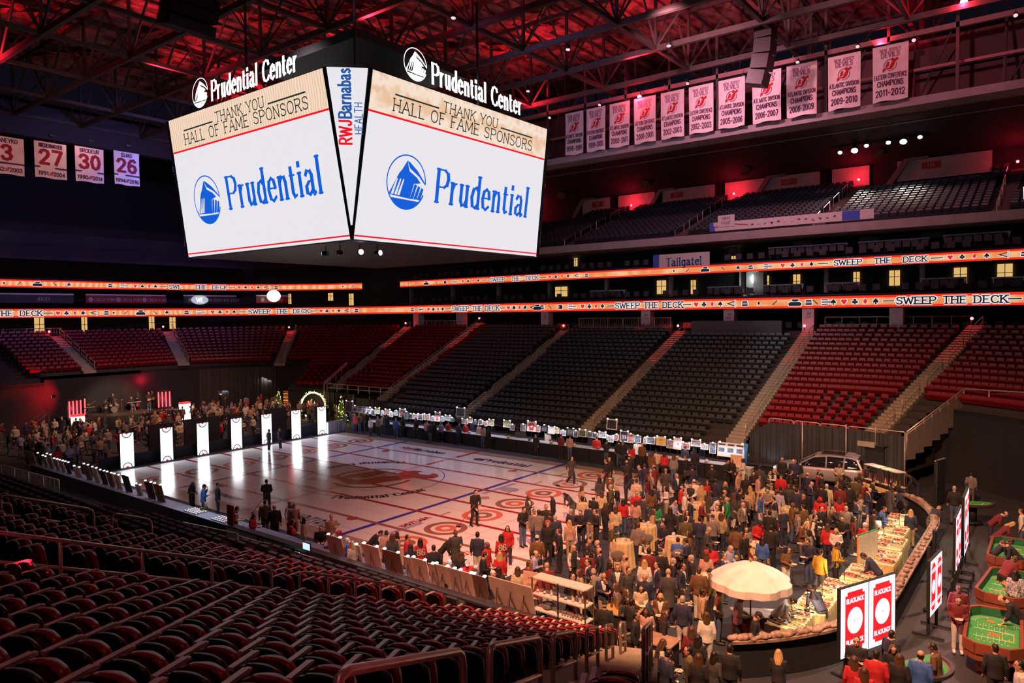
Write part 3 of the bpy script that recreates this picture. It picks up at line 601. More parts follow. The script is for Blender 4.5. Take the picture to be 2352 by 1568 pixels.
UA = [-19.5, -6.0, 6.3, 18.6, 31.2, 42]
mb = FARSEATS; r3 = random.Random(4)
for k in range(1, UB):
    y = 31.5+k*.82+.4; z = 16.9+k*.305
    for i in range(int(88/.6)):
        x = -30+i*.6
        if x < 46 and min(abs(x-a-(k-9)*.03) for a in UA) > .7 and not (19.6 < x < 30 and k > 13) and x > -12: seat_shape(mb, (x, y, z), (0, -1), .5, 0)
UN = ['behind the scoreboard edge', 'with thin red rails beside the scoreboard', 'climbing to the number sign strip', 'below the lit spotlights', 'right of the lit rows']
for i, x in enumerate(UA[:5]):
    m = MB()
    for k in range(UB*2): m.box((x+(k/2-9)*.03, 31.7+k*.41, 16.9+k*.1525-.02), (1.0, .41, .2), 0)
    struct('floor_upper_aisle_%d' % (i+1), m, mat('upper_stair', (.14, .085, .075), .9))
    t = thing('aisle_handrail', 'thin upper aisle handrail '+UN[i], 'handrail', (0, 0, 0), 0, 'upper aisle handrails')
    for k in range(4):
        a, b = .2+k*3.2, 2.2+k*3.2; A = Vector((x-.4, 32+a, 17.0+a*.372)); B = Vector((x-.4, 32+b, 17.0+b*.372)); h = Vector((0, 0, .9)); m = MB(); m.tube([A, A+h, B+h, B], .03, 5); ob('rail_loop', m, RAILM, t)
    m = MB(); m.ball((x+.2, 45.6, 22.9), .12, 8, 5); l = thing('aisle_lamp', 'red lamp atop the upper aisle '+UN[i], 'lamp', (0, 0, 0), 0, 'red upper aisle lamps'); ob('bulb', m, LAMP_RED, l)
    point('upper_lamp_light', (x+.2, 45.0, 23.4), 120, RED, .1)
m = MB(); WP = mat('upper_wall_white', (.60, .50, .52), .7, scale=1); SG = mat('section_sign_red', (.55, .03, .02), .5)
SEG = [(-13, -9.2), (-8, -3.2), (-2.2, 4.0), (5.2, 15.0), (16.2, 19.6), (22.0, 29.5), (32.5, 41), (43, 48)]
for i, (a, b) in enumerate(SEG): mb = MB(); mb.box2((a, 46.4, 22.4), (b, 46.6, 24.3)); struct('wall_upper_strip_%d' % (i+1), mb, WP)
mb = MB(); mb.box2((-66, 46.8, 16), (48, 47.2, 36)); mb.box2((-66, -34, 16), (-65.6, 47, 36)); mb.quad((-66, 38, 16), (-40, 47, 16), (-40, 47, 36), (-66, 38, 36)); struct('wall_upper_back', mb, mat('upper_back', (.022, .018, .026), .9))
for i, (x, t_) in enumerate(((-10.8, '116'), (-.4, '117'), (12.0, '118'), (24.8, '119'), (36.5, '120'))):
    t = thing('section_sign', 'small red section number sign '+t_+' on the pale upper wall strip', 'sign', (x, 46.3, 23.6), 0, 'section signs'); m = MB(); m.box((0, 0, 0), (1.5, .08, .6), 0); put_text(m, t_, plane_m((0, -.05, -.18), (1, 0, 0), (0, 0, 1)), 1, .01, h=.36); ob('sign_plate', m, [SG, WHITE], t)
    m = MB(); m.prism([(-1.7, -1.2), (-1.1, -1.2), (.4, 1.0), (2.0, 1.0), (2.0, 1.25), (0, 1.25)], plane_m((x-2.2, 46.2, 23.2), (1, 0, 0), (0, 0, 1)), .1); struct('trim_stair_%d' % (i+1), m, SOFF)
for i, x in enumerate((-15, -3.5, 8.0, 20.6, 34)):
    m = MB(); a, b = Vector((x, 44.5, 24.6)), Vector((x+2.8, 43.0, 28.2)); m.tube([a, b], .55, 4, flat=.4); struct('trim_soffit_beam_%d' % (i+1), m, mat('beam_tan', (.22, .13, .10), .8))
mb = MB(); mb.quad((-30, 46.5, 24.4), (48, 46.5, 24.4), (48, 40, 26.4), (-30, 40, 26.4)); mb.quad((-30, 40, 26.4), (48, 40, 26.4), (48, 30, 27.6), (-30, 30, 27.6)); struct('ceiling_soffit', mb, mat('soffit_dark', (.03, .023, .03), .9))
mb = MB(); mb.box2((-30, 39.8, 26.35), (48, 40.0, 26.5)); struct('trim_soffit', mb, SOFF)
# small signs at the head of the lower sections
for tx, x, y, z, lab in (('9', -6.3, 31.4, 9.0, 'nine under the white pillar'), ('8', 3.2, 30.2, 8.75, 'eight on the dark ledge'), ('7', 7.9, 30.6, 9.1, 'seven beside the stairs')):
    t = thing('section_sign', 'red plate with the number '+lab, 'sign', (x, y, z), 0, 'section signs'); m = MB(); m.box((0, 0, 0), (1.0, .08, .5), 0); put_text(m, tx, plane_m((0, -.05, -.15), (1, 0, 0), (0, 0, 1)), 1, .01, h=.32); ob('sign_plate', m, [SG, WHITE], t)
mb = MB(); mb.box2((8.3, 30.3, 8.2), (16.2, 30.6, 9.5)); struct('wall_ledge_1', mb, mat('ledge_grey', (.10, .10, .11), .7)); mb = MB(); mb.box2((-3.6, 30.3, 8.1), (6.3, 30.6, 8.8)); struct('wall_ledge_2', mb, mat('ledge_grey', (.10, .10, .11), .7))
def rail_run(label, a, b, n, h=1.0, rails=(1.0, .12), pick=0, group='concourse railings', r=.03, mt=None, cat='railing', name='railing'):
    A, B = Vector(a), Vector(b); t = thing(name, label, cat, (0, 0, 0), 0, group); H = Vector((0, 0, h))
    m = MB(); m.tube([A+H, B+H], r*1.15, 6); ob('top_rail', m, mt or RAILM, t)
    for k in rails[1:]: m = MB(); m.tube([A+H*k, B+H*k], r*.8, 6); ob('lower_rail', m, mt or RAILM, t)
    for i in range(n+1): m = MB(); c = A.lerp(B, i/n); m.tube([c, c+H], r, 6); ob('post', m, mt or RAILM, t)
    if pick:
        m = MB()
        for i in range(pick): c = A.lerp(B, (i+.5)/pick); m.tube([c+H*.1, c+H], r*.45, 4)
        ob('pickets', m, mt or RAILM, t)
    return t
rail_run('grey railing with close pickets above section eight', (-3.6, 30.4, 8.8), (6.3, 30.4, 8.8), 6, 1.0, (1, .1), 50)
rail_run('pale railing across the head of the red seats', (19.4, 31.2, 8.8), (29.3, 32.5, 8.8), 8, .95, (1, .4))
rail_run('dim railing on the ledge above the far red seats', (-27, 31.2, 8.6), (-19.5, 31.2, 8.6), 5, 1.0, (1, .1), 24)
rail_run('thin railing over the leftmost end doors', (-48.9, -4.8, 8.5), (-48.9, .5, 8.5), 5, .9, (1, .5), 20)
# ------------------------------------------------------------ near seats, stairs and rails
SBK = mat('seat_back_dark', (.012, .008, .009), .45, scale=5); SPN = mat('seat_pan_red', (.26, .014, .014), .4, scale=5); SAR = mat('armrest_grey', (.62, .60, .58), .35)
def soft_slab(w, h, t, top=.80, bow=.05, n=8):
    """upright slab with a rounded top and a bowed face, foot at the origin, front toward -y"""
    m = MB(); rows = ((0, .86), (.25, 1), (.7, 1), (.88, .96), (.96, top), (1.0, top*.72)); vs = []
    for s in (0, 1):
        for f, k in rows:
            for i in range(n+1): u = (i/n-.5)*2; vs.append((u*w/2*k, (s-.5)*t-bow*(1-u*u)*.6+bow*.3+.16*f*h, f*h))
    N = len(rows)*(n+1); R = len(rows)
    fs = [(j*(n+1)+i, j*(n+1)+i+1, (j+1)*(n+1)+i+1, (j+1)*(n+1)+i) for j in range(R-1) for i in range(n)]
    fs += [tuple(N+k for k in reversed(f)) for f in fs]
    fs += [((R-1)*(n+1)+i, (R-1)*(n+1)+i+1, N+(R-1)*(n+1)+i+1, N+(R-1)*(n+1)+i) for i in range(n)]
    for i in (0, n): fs += [(j*(n+1)+i, (j+1)*(n+1)+i, N+(j+1)*(n+1)+i, N+j*(n+1)+i) for j in range(R-1)]
    m.add(vs, fs, 0, True); return m
m = soft_slab(.43, .40, .05); m.xf(Matrix.Translation((0, .18, .42))); BKM = m.mesh('backrest', SBK)
m = soft_slab(.42, .37, .08, .86, .08); m.xf(Matrix.Translation((0, .02, .43))); PNM_ = m.mesh('seat_pan', SPN)
m = MB(); m.box((0, 0, 0), (.055, .30, .035)); m.box((0, -.165, -.006), (.045, .04, .024)); m.box((0, .1, -.18), (.03, .06, .34), 1); m.xf(Matrix.Translation((.275, .12, .76))); ARM_ = m.mesh('armrest', [SAR, DARKM])
m = MB(); m.box((0, 0, .2), (.035, .08, .42)); m.box((0, -.05, .02), (.05, .26, .03)); m.xf(Matrix.Translation((.265, .14, 0))); LGM = m.mesh('leg', DARKM)
Rm = cam_o.matrix_world.to_3x3(); RX, RY, RZ = Rm @ Vector((1, 0, 0)), Rm @ Vector((0, 1, 0)), Rm @ Vector((0, 0, -1))
def view(p): v = Vector(p)-CAM; z = v.dot(RZ); return (z, 1176+1648.36*v.dot(RX)/z, 784-1648.36*v.dot(RY)/z) if z > .5 else (z, -9e9, 0)
seats = []
for k in range(1, NR):
    d = D0+k*DK+.30; z = bowl_z(D0+k*DK)-.6
    if k*DK >= 0:   # straight block left of the middle aisle, right to left
        for i in range(70):
            x = 21.2-i*.55; q = (x, -4.4, 0, -1)
            if 14.6 < x < 15.8: continue
            if D0+k*DK < start_d(q)+.1: continue
            seats.append((k, 'left block', i, (x, -13.5-d, z), pi))
        r = 9.1+d; n = int(r*radians(18.6)/.55)
        for i in range(n):
            a = radians(20.6)-(i+.5)*.55/r
            if a < radians(1.6): continue
            seats.append((k, 'corner block', i, (22+r*sin(a), -4.4-r*cos(a), z), pi+a))
        for i in range(int(r*radians(1.5)/.55)):
            a = radians(24.3)+(i+.5)*.55/r; seats.append((k, 'end block', i, (22+r*sin(a), -4.4-r*cos(a), z), pi+a))
vis = []
for s in seats:
    z, px, py = view((s[3][0], s[3][1], s[3][2]+.7))
    vis.append((z if (-60 < px < 2400 and py < 1640 and z > 1.2) else 999, s))
vis.sort(key=lambda v: v[0]); NS = 300
for j, (z, (k, blk, i, p, rz)) in enumerate(vis):
    if z > 900: continue
    if j < NS:
        t = thing('stadium_seat', 'dark backed folding seat, %s, %s row from the boards, %s from the stairs' % (blk, nth(k-1), nth(i)), 'seat', p, rz, 'near folding seats')
        link('backrest', BKM, t); link('seat_pan', PNM_, t); link('armrest', ARM_, t); link('leg', LGM, t)
    else: seat_shape(FARSEATS, p, (sin(rz), -cos(rz)), .5, 0)
ob('stadium_seats', FARSEATS, [SEATK, SEATR], kind='stuff', label='distant rows of red and black covered seats across the arena bowl', cat='stadium seats')
# stairs B (corner) and stairs A (middle)
def stairs(idx, pts):
    m = MB(); p, q = Vector((*pts[0], 0)), Vector((*pts[1], 0)); u = (q-p).normalized(); s = Vector((u.y, -u.x, 0)); L = (q-p).length; R = Matrix((u, -s, (0, 0, 1))).transposed()
    for k in range(int(L/.4)): a = p+u*(k*.4+.2); m.box((a.x, a.y, bowl_z(bd(a.x, a.y))-.6-.03), (.41, 1.2, .3), 0, R)
    struct('floor_near_stairs_%d' % idx, m, [CONC])
tb = radians(22.4); stairs(1, ((22+10.5*sin(tb), -4.4-10.5*cos(tb)), (22+26*sin(tb), -4.4-26*cos(tb)))); stairs(2, ((22.4, -15), (22.4, -31)))
def hoop(label, A, B, h=.9, r=.032, posts=0, group='near handrails', drop=True):
    A, B = Vector(A), Vector(B); H = Vector((0, 0, h)); t = thing('handrail', label, 'handrail', (0, 0, 0), 0, group); u = (B-A).normalized(); c = .13
    m = MB(); m.tube([A, A+H*(1-c/h), A+H+u*c*.3-H*(c*.25/h), A+H+u*c, B+H-u*c, B+H-u*c*.3-H*(c*.25/h), B+H*(1-c/h), B], r, 8); ob('hoop', m, RAILM, t)
    m = MB(); m.tube([A+H*.5, B+H*.5], r*.85, 8); ob('mid_rail', m, RAILM, t)
    for k in range(posts): m = MB(); p = A.lerp(B, (k+1)/(posts+1)); m.tube([p, p+H], r*.9, 8); ob('post', m, RAILM, t)
    return t
def nb(x, y): return bowl_z(bd(x, y))-.6
for k, (r0, r1, lab) in enumerate(((23.6, 25.6, 'cut by the bottom edge of the view'), (20.9, 22.9, 'second from the bottom edge'), (18.6, 20.2, 'third up the stairs'), (16.4, 17.6, 'fourth up the stairs'), (14.3, 15.3, 'fifth up the stairs'), (12.0, 13.0, 'at the foot of the stairs'))):
    A = (22+r1*sin(tb), -4.4-r1*cos(tb)); B = (22+r0*sin(tb), -4.4-r0*cos(tb)); hoop('rounded steel handrail loop on the corner stairs, '+lab, (*A, nb(*A)), (*B, nb(*B)))
hoop('long two rail handrail running down the middle stairs', (22.0, -28.4, nb(22, -28.4)), (22.0, -22.0, nb(22, -22.0)), .9, .034, 4)
hoop('lower handrail of the middle stairs with close posts', (22.1, -21.4, nb(22.1, -21.4)), (22.3, -18.6, nb(22.3, -18.6)), .9, .03, 3)
hoop('short rounded handrail left of the barricades', (15.2, -24.6, nb(15.2, -24.6)), (15.2, -22.6, nb(15.2, -22.6)), .9, .032)
hoop('small angled handrail beside the rounded one', (15.3, -22.2, nb(15.3, -22.2)), (15.3, -21.2, nb(15.3, -21.2)), .9, .028)
hoop('handrail end cut off by the left edge of the view', (8.3, -25.2, nb(8.3, -25.2)), (8.3, -23.2, nb(8.3, -23.2)), .9, .032)
hoop('bent steel handrail right of the corner stairs', (22+18*sin(radians(25.4)), -4.4-18*cos(radians(25.4)), bowl_z(8.9)-.6), (22+12.5*sin(radians(25.4)), -4.4-12.5*cos(radians(25.4)), bowl_z(3.4)-.6), 1.0, .032, 2)
point('stair_red_light', (32.6, -27.6, 8.3), 6, RED, .05); point('stair_red_light', (22.9, -26.6, 6.9), 3, RED, .05)
# ------------------------------------------------------------ roof
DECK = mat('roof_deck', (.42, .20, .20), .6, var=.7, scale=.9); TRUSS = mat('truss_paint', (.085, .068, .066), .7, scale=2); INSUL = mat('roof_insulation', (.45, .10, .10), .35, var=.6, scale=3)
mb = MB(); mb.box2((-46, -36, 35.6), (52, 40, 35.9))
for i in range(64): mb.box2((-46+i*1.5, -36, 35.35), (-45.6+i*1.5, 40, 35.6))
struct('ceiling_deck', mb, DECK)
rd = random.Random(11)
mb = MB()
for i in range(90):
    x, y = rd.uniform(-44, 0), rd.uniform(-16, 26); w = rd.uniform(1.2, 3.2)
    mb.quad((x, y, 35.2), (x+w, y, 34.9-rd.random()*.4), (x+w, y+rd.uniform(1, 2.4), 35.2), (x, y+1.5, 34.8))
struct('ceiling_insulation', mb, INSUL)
mb = MB()
for y in range(-34, 40, 6):
    mb.box2((-46, y-.16, 30.0), (52, y+.16, 30.4)); mb.box2((-46, y-.12, 34.8), (52, y+.12, 35.1))
    for i in range(12):
        x = -46+i*8; mb.tube([(x, y, 30.3), (x+4, y, 34.9), (x+8, y, 30.3)], .11, 4); mb.box2((x-.1, y-.1, 30.2), (x+.1, y+.1, 35))
for x in range(-46, 52, 8):
    mb.box2((x-.14, -36, 30.1), (x+.14, 40, 30.4)); mb.box2((x-.1, -36, 34.9), (x+.1, 40, 35.1))
    for k in range(12): y = -34+k*6; mb.tube([(x, y, 30.3), (x, y+3, 34.9), (x, y+6, 30.3)], .09, 4)
struct('ceiling_trusses', mb, TRUSS)
mb = MB(); mb.box2((-47, -36, 28.3), (-46, 40, 31.8)); struct('wall_roof_edge', mb, mat('roof_edge', (.05, .045, .06), .8))
mb = MB(); mb.box2((-66, -36, 31.5), (-46, 48, 32)); struct('ceiling_end', mb, mat('roof_edge', (.05, .045, .06), .8))
# catwalk with the banners, its railing and lamps
CW = mat('catwalk_grey', (.30, .25, .27), .6, scale=1)
cwalk = thing('catwalk', 'long grey catwalk hanging behind the championship banners', 'catwalk')
mb = MB(); mb.box2((-30, 26.6, 24.45), (50, 28.6, 25.0)); ob('deck', mb, CW, cwalk)
mb = MB(); mb.box2((-30, 27.0, 29.3), (50, 27.3, 29.65)); mb.box2((-30, 28.2, 27.2), (50, 28.4, 27.4)); ob('rail', mb, mat('catwalk_rail', (.34, .16, .17), .5), cwalk)
for i in range(20): mb = MB(); x = -30+i*4.2; mb.box2((x-.1, 27, 25), (x+.1, 27.25, 33)); ob('hanger', mb, TRUSS, cwalk)
for i in range(14): mb = MB(); x = -28+i*5.4; mb.tube([(x, 27.6, 25.0), (x, 29.5, 30.0)], .1, 5); mb.tube([(x+2.7, 27.6, 30.0), (x, 29.5, 25.2)], .07, 5); ob('brace', mb, TRUSS, cwalk)
mb = MB(); mb.box2((-30, 30.4, 24.9), (50, 31, 30)); struct('trim_catwalk_back', mb, mat('catwalk_back', (.10, .04, .05), .7))
def stage_lamp(label, p, t, lens, group, s=1.0, cat='stage light'):
    l = thing('stage_light', label, cat, (0, 0, 0), 0, group); d = (Vector(t)-Vector(p)).normalized(); P = Vector(p)
    m = MB(); m.tube([P-d*.35*s, P], [.12*s, .17*s], 10); ob('housing', m, DARKM, l); m = MB(); m.tube([P+d*.005, P+d*.03], [.15*s, .14*s], 10); ob('lens', m, lens, l)
    m = MB(); m.tube([P-d*.2*s+Vector((0, 0, .45*s)), P-d*.2*s+Vector((0, 0, .1*s))], .03*s, 5); ob('yoke', m, DARKM, l); return l
RL = glow('lens_red', (1, .10, .12), 26); WL = glow('lens_white', (1, .95, .8), 20); BL = glow('lens_blue', (.75, .8, 1), 9); DL = glow('lens_dim', (.8, .55, .6), 1.2)
stage_lamp('blazing red stage light over the tenth banner gap', (29.2, 26.3, 30.6), (29.6, 10, 20), RL, 'catwalk stage lights', 1.5); point('red_flare', (29.2, 25.7, 30.3), 700, RED, .2)
stage_lamp('small bright red stage light on the catwalk above the middle banners', (5.4, 26.2, 28.9), (8, 0, 20), RL, 'catwalk stage lights', 1.3); point('red_flare', (5.4, 25.6, 28.8), 300, RED, .2)
for i, x in enumerate((-4.5, 1.0, 9.5, 14.2, 18.4, 22.6, 26.2, 32.0)):
    stage_lamp('dim %s white stage light on the catwalk rail' % nth(i), (x, 26.9, 29.0+.2*(i % 3)), (x+1, 6, 4), DL, 'dim catwalk lights', .9)
for i, (x, y, z) in enumerate(((-10, 16, 29.6), (-14, 10, 29.6), (6, 14, 29.4), (12, 18, 29.4), (16, 10, 29.4), (-2, 20, 29.4), (22, 16, 29.4), (3, 5, 29.6))):
    stage_lamp('%s dim light fixture under the dark roof trusses' % nth(i), (x, y, z), (x+2, y-6, 0), DL, 'truss lights', 1.1)
# lighting bar: a dark winch box and hanging speaker cluster near the roof
for lab, p, d, nm, cat in (('black speaker cluster hanging from the roof trusses left of the scoreboard', (-8.5, -6.5, 29.6), (1.6, 3.0, 2.6), 'speaker_cluster', 'speaker'), ('dark curved speaker array hanging in front of the catwalk', (17.6, 22.0, 28.6), (1.2, 1.4, 4.2), 'speaker_cluster', 'speaker')):
    t = thing(nm, lab, cat, p); 
    for k in range(4): m = MB(); m.box((0, 0, 0), (d[0], d[1], d[2]/4.3), 0, Matrix.Rotation(.09*k, 3, 'Y')); o = ob('cabinet', m, DARKM, t, (-.06*k*k, 0, -(k-1.5)*d[2]/4))
    m = MB(); m.tube([(0, 0, d[2]/2), (0, 0, 5)], .05, 5); ob('hanging_cable', m, DARKM, t)
# spotlight cluster among the upper seats with its haze
BEAM = bpy.data.materials.new('haze_beam'); BEAM.use_nodes = True; _n = BEAM.node_tree; _n.nodes.remove(_n.nodes['Principled BSDF']); _v = _n.nodes.new('ShaderNodeVolumeScatter'); _v.inputs['Density'].default_value = .045; _v.inputs['Color'].default_value = (.9, .85, 1, 1); _n.links.new(_v.outputs[0], _n.nodes['Material Output'].inputs['Volume'])
for i, (x, z, b) in enumerate(((17.95, 25.0, BL), (19.2, 25.0, WL), (20.2, 25.3, BL), (22.0, 25.3, BL), (23.2, 25.2, WL), (24.5, 25.4, BL))):
    lab = ['violet tinted end lamp', 'blazing warm lamp left', 'small white lamp third', 'small white lamp fourth', 'blazing warm lamp right', 'small white end lamp'][i]
    stage_lamp(lab+' in the spotlight row among the upper seats', (x, 42.0, z), (x+.6, 36, 18), b, 'upper spotlights', 1.9 if b is WL else 1.3)
    if b is WL: spot('upper_spot', (x, 41.8, z-.1), (x+.8, 36.5, 17), 5200, (1, .88, .7), 74, .9, .2)
m = MB(); m.box((21.2, 42.4, 25.6), (8.2, .12, .12)); [m.tube([(x, 42.4, 25.6), (x, 42.4, 29)], .05, 5) for x in (17.8, 21, 24.6)]; t = thing('lighting_truss_bar', 'dark bar carrying the bright spotlight row over the upper seats', 'lighting bar'); ob('bar', m, DARKM, t)

# ------------------------------------------------------------ banners
BAN = mat('banner_cloth', (.82, .68, .70), .8, var=.10, scale=1.2); BRED = mat('banner_red', (.50, .008, .02), .8); BINK = mat('banner_ink', (.06, .02, .07), .8); BMAR = mat('banner_maroon', (.30, .01, .03), .8); BINK2 = mat('banner_ink_soft', (.30, .16, .24), .8)
def cloth(w, h, seed, nx=14, nz=18, curl=.10):
    r = random.Random(seed); m = MB(); ph = r.uniform(0, 6); vs = []
    for s_ in (0, 1):
        for j in range(nz+1):
            for i in range(nx+1):
                x = (i/nx-.5)*w; z = -j/nz*h; vs.append((x*(1-.02*j/nz), curl*(j/nz)*sin(x*3.1/w*2+ph+j*.12)+s_*.015, z+.03*sin(x*4+ph)*(j/nz)))
    n = nx+1; N = n*(nz+1); fs = []
    for j in range(nz):
        for i in range(nx): a = j*n+i; fs.append((a, a+n, a+n+1, a+1)); fs.append((N+a, N+a+1, N+a+n+1, N+a+n))
    m.add(vs, fs, 0, True); 
    for j in range(nz):
        for a, b in ((j*n, (j+1)*n), (j*n+nx, (j+1)*n+nx)): m.add([vs[a], vs[b], vs[N+b], vs[N+a]], ((0, 1, 2, 3),), 0)
    return m, (lambda x, z: curl*(-z/h)*sin(x*3.1/w*2+ph-z/h*nz*.12)-.02)
def drape_art(m, i0, fy):
    for i in range(i0, len(m.v)): x, y, z = m.v[i]; m.v[i] = (x, fy(x, z)+y, z)
BX = [(-1.15, 1.95, 'ATLANTIC DIVISION', '1998-1999'), (1.15, 1.95, 'EASTERN CONFERENCE', '1999-2000'), (3.55, 2.0, 'ATLANTIC DIVISION', '2000-2001'), (6.0, 2.05, 'EASTERN CONFERENCE', '2000-2001'), (8.55, 2.1, 'ATLANTIC DIVISION', '2002-2003'), (11.05, 2.1, 'EASTERN CONFERENCE', '2002-2003'),
      (13.6, 2.15, 'ATLANTIC DIVISION', '2005-2006'), (16.35, 2.2, 'ATLANTIC DIVISION', '2006-2007'), (18.95, 2.2, 'ATLANTIC DIVISION', '2008-2009'), (21.9, 2.2, 'ATLANTIC DIVISION', '2009-2010'), (24.9, 2.25, 'EASTERN CONFERENCE', '2011-2012')]
def halfway(s):
    k = s.index('-'); return s
for i, (x, w, l1, yr) in enumerate(BX):
    t = thing('championship_banner', 'white %s championship banner dated %s' % (l1.split()[0].lower(), yr), 'banner', (x, 26.0, 28.75), 0, 'championship banners')
    h = 3.85; m, fy = cloth(w, h, i); i0 = len(m.v); M = plane_m((0, 0, 0), (1, 0, 0), (0, 0, 1))
    def tx(s, zz, hh, mi=2, wmax=.92, cw=.8): 
        q = text2d(s, 1, cw, .2, .17, 0, .17); xs = [p[0] for a in q for p in a]; f = min(hh, w*wmax/(max(xs)-min(xs)))
        fx = w*wmax/(max(xs)-min(xs)) if (max(xs)-min(xs))*hh > w*wmax else hh
        for a in q: m.add([M @ Vector((p[0]*fx, p[1]*hh+zz, .012)) for p in a], ((0, 1, 2, 3),), mi)
    tx('NEW JERSEY', -.46, .2, 4); tx('DEVILS', -.85, .33, 4, .62)
    emblem(m, M @ Matrix.Translation((0, -1.42, 0)), .155, 1, 2, .012)
    tx(l1, -2.3, .30); tx('CHAMPIONS', -2.82, .36, 2, .74); tx(yr, -3.5, .42, 2, .82, .9)
    drape_art(m, i0, fy); ob('banner_cloth', m, [BAN, BRED, BINK, BMAR, BINK2], t)
    m = MB(); m.tube([(-w/2-.1, 0, .02), (w/2+.1, 0, .02)], .035, 6); ob('top_pole', m, DARKM, t); m = MB(); [m.tube([(sx*w*.45, 0, 0), (sx*w*.45, .6, .5)], .012, 4) for sx in (-1, 1)]; ob('hanging_cord', m, DARKM, t)
NB = [('DANEYKO', '3', '1982', '2003', 9.6), ('NIEDERMAYER', '27', '1991', '2004', 7.05), ('BRODEUR', '30', '1990', '2014', 4.5), ('ELIAS', '26', '1994', '2016', 1.95)]
NPX = [((-32, -9.2, 24.85), 2.45), ((-32, -6.05, 24.95), 2.4), ((-32, -3.05, 25.05), 2.3), ((-32, .05, 25.2), 2.2)]
for (nm, num, a, b, _), (p, w) in zip(NB, NPX):
    t = thing('retired_number_banner', 'white banner with the large red number %s' % num, 'banner', p, pi/2, 'retired number banners'); h = 2.95
    m, fy = cloth(w, h, int(num), curl=.05); i0 = len(m.v); M = plane_m((0, 0, 0), (1, 0, 0), (0, 0, 1))
    put_text(m, nm, M @ Matrix.Translation((0, -.45, 0)), 2, .012, h=.3, cw=.9 if len(nm) < 9 else .62, wv=.2, wh=.18, gap=.14); put_text(m, num, M @ Matrix.Translation((0, -1.78, 0)), 3, .012, h=1.1, cw=1.05, wv=.24, wh=.2, gap=.22)
    m.add([M @ Vector((q[0], q[1], .012)) for q in rect(-w/2, -2.14, w/2, -2.02)], ((0, 1, 2, 3),), 2)
    put_text(m, a, M @ Matrix.Translation((-.6, -2.72, 0)), 2, .012, h=.3, wv=.2, wh=.18); put_text(m, b, M @ Matrix.Translation((.6, -2.72, 0)), 2, .012, h=.3, wv=.2, wh=.18); emblem(m, M @ Matrix.Translation((0, -2.57, 0)), .06, 1, 1, .012)
    drape_art(m, i0, fy); ob('banner_cloth', m, [BAN, BRED, BINK, BMAR], t); m = MB(); m.tube([(-w/2, 0, .02), (w/2, 0, .02)], .03, 6); m.box((0, -.3, .5), (.35, .3, .12)); ob('top_pole', m, DARKM, t)
spot('nb_lamp', (-29.5, -4, 26.5), (-32, -4, 23.5), 300, (1, .5, .5), 120, .9, .2)

# ------------------------------------------------------------ scoreboard
SW = glow('screen_white', (.80, .78, .83), 1.02); SRED = glow('screen_red', (.85, .01, .02), 1); SINK = glow('screen_ink', (.012, .03, .022), 1); SBLU = glow('screen_blue', (.005, .105, .62), 1.1); SNAV = glow('screen_navy', (.02, .10, .36), 1)
SWOOD = wave_glow('screen_wood', (.86, .56, .36), (.98, .80, .66), 1.6, .95, 'X', 5); LET = glow('sign_letters', (1, 1, .97), 2.2)
def rock(mb, M, r, m, off, bgm):
    T = M @ Matrix.Scale(r, 4); o = off/r
    ring(mb, T, 0, 0, .95, 1.0, m, o, .06, 4.5); ring(mb, T, 0, 0, .93, 1.0, m, o, 4.5, 5.9, 24)
    mb.poly([(.30, .92), (.55, .72), (.78, .42), (.99, .10), (1.0, .02), (.76, .26), (.45, .42), (.14, .60), (.02, .78), (-.03, .76)], T, m, o) if False else None
    mb.poly([(-.02, .78), (.1, .74), (.5, .5), (.99, .06), (.98, .0), (.62, .28), (.12, .52), (.02, .68)], T, m, o)
    mb.poly([(-.03, .8), (.02, .62), (.1, .42), (.5, .24), (.72, .06), (.55, .02), (.38, .0), (.22, -.58), (-.86, -.52), (-.62, -.1), (-.4, .3), (-.28, .42)], T, m, o)
    for x in (.42, .6, .78): mb.poly([(x, .0-(x-.42)*.3), (x+.12, -.04-(x-.42)*.3), (x-.02, -.56), (x-.2, -.58)], T, m, o)
    mb.poly([(cos(a), sin(a)) for a in [radians(k) for k in range(218, 323, 6)]], T, m, o)
    for x in (-.62, -.45, -.3): mb.poly([(x+.1, .1), (x+.15, .08), (x-.02, -.5), (x-.14, -.5)], T, bgm, o*1.6)
A_, A1, ZB, ZT, Bh = 8.80, 7.3, 14.03, 21.93, 7.62
sb = thing('scoreboard', 'huge hanging scoreboard with two glowing sponsor screens', 'scoreboard')
SBX, SBY = -.05, .05
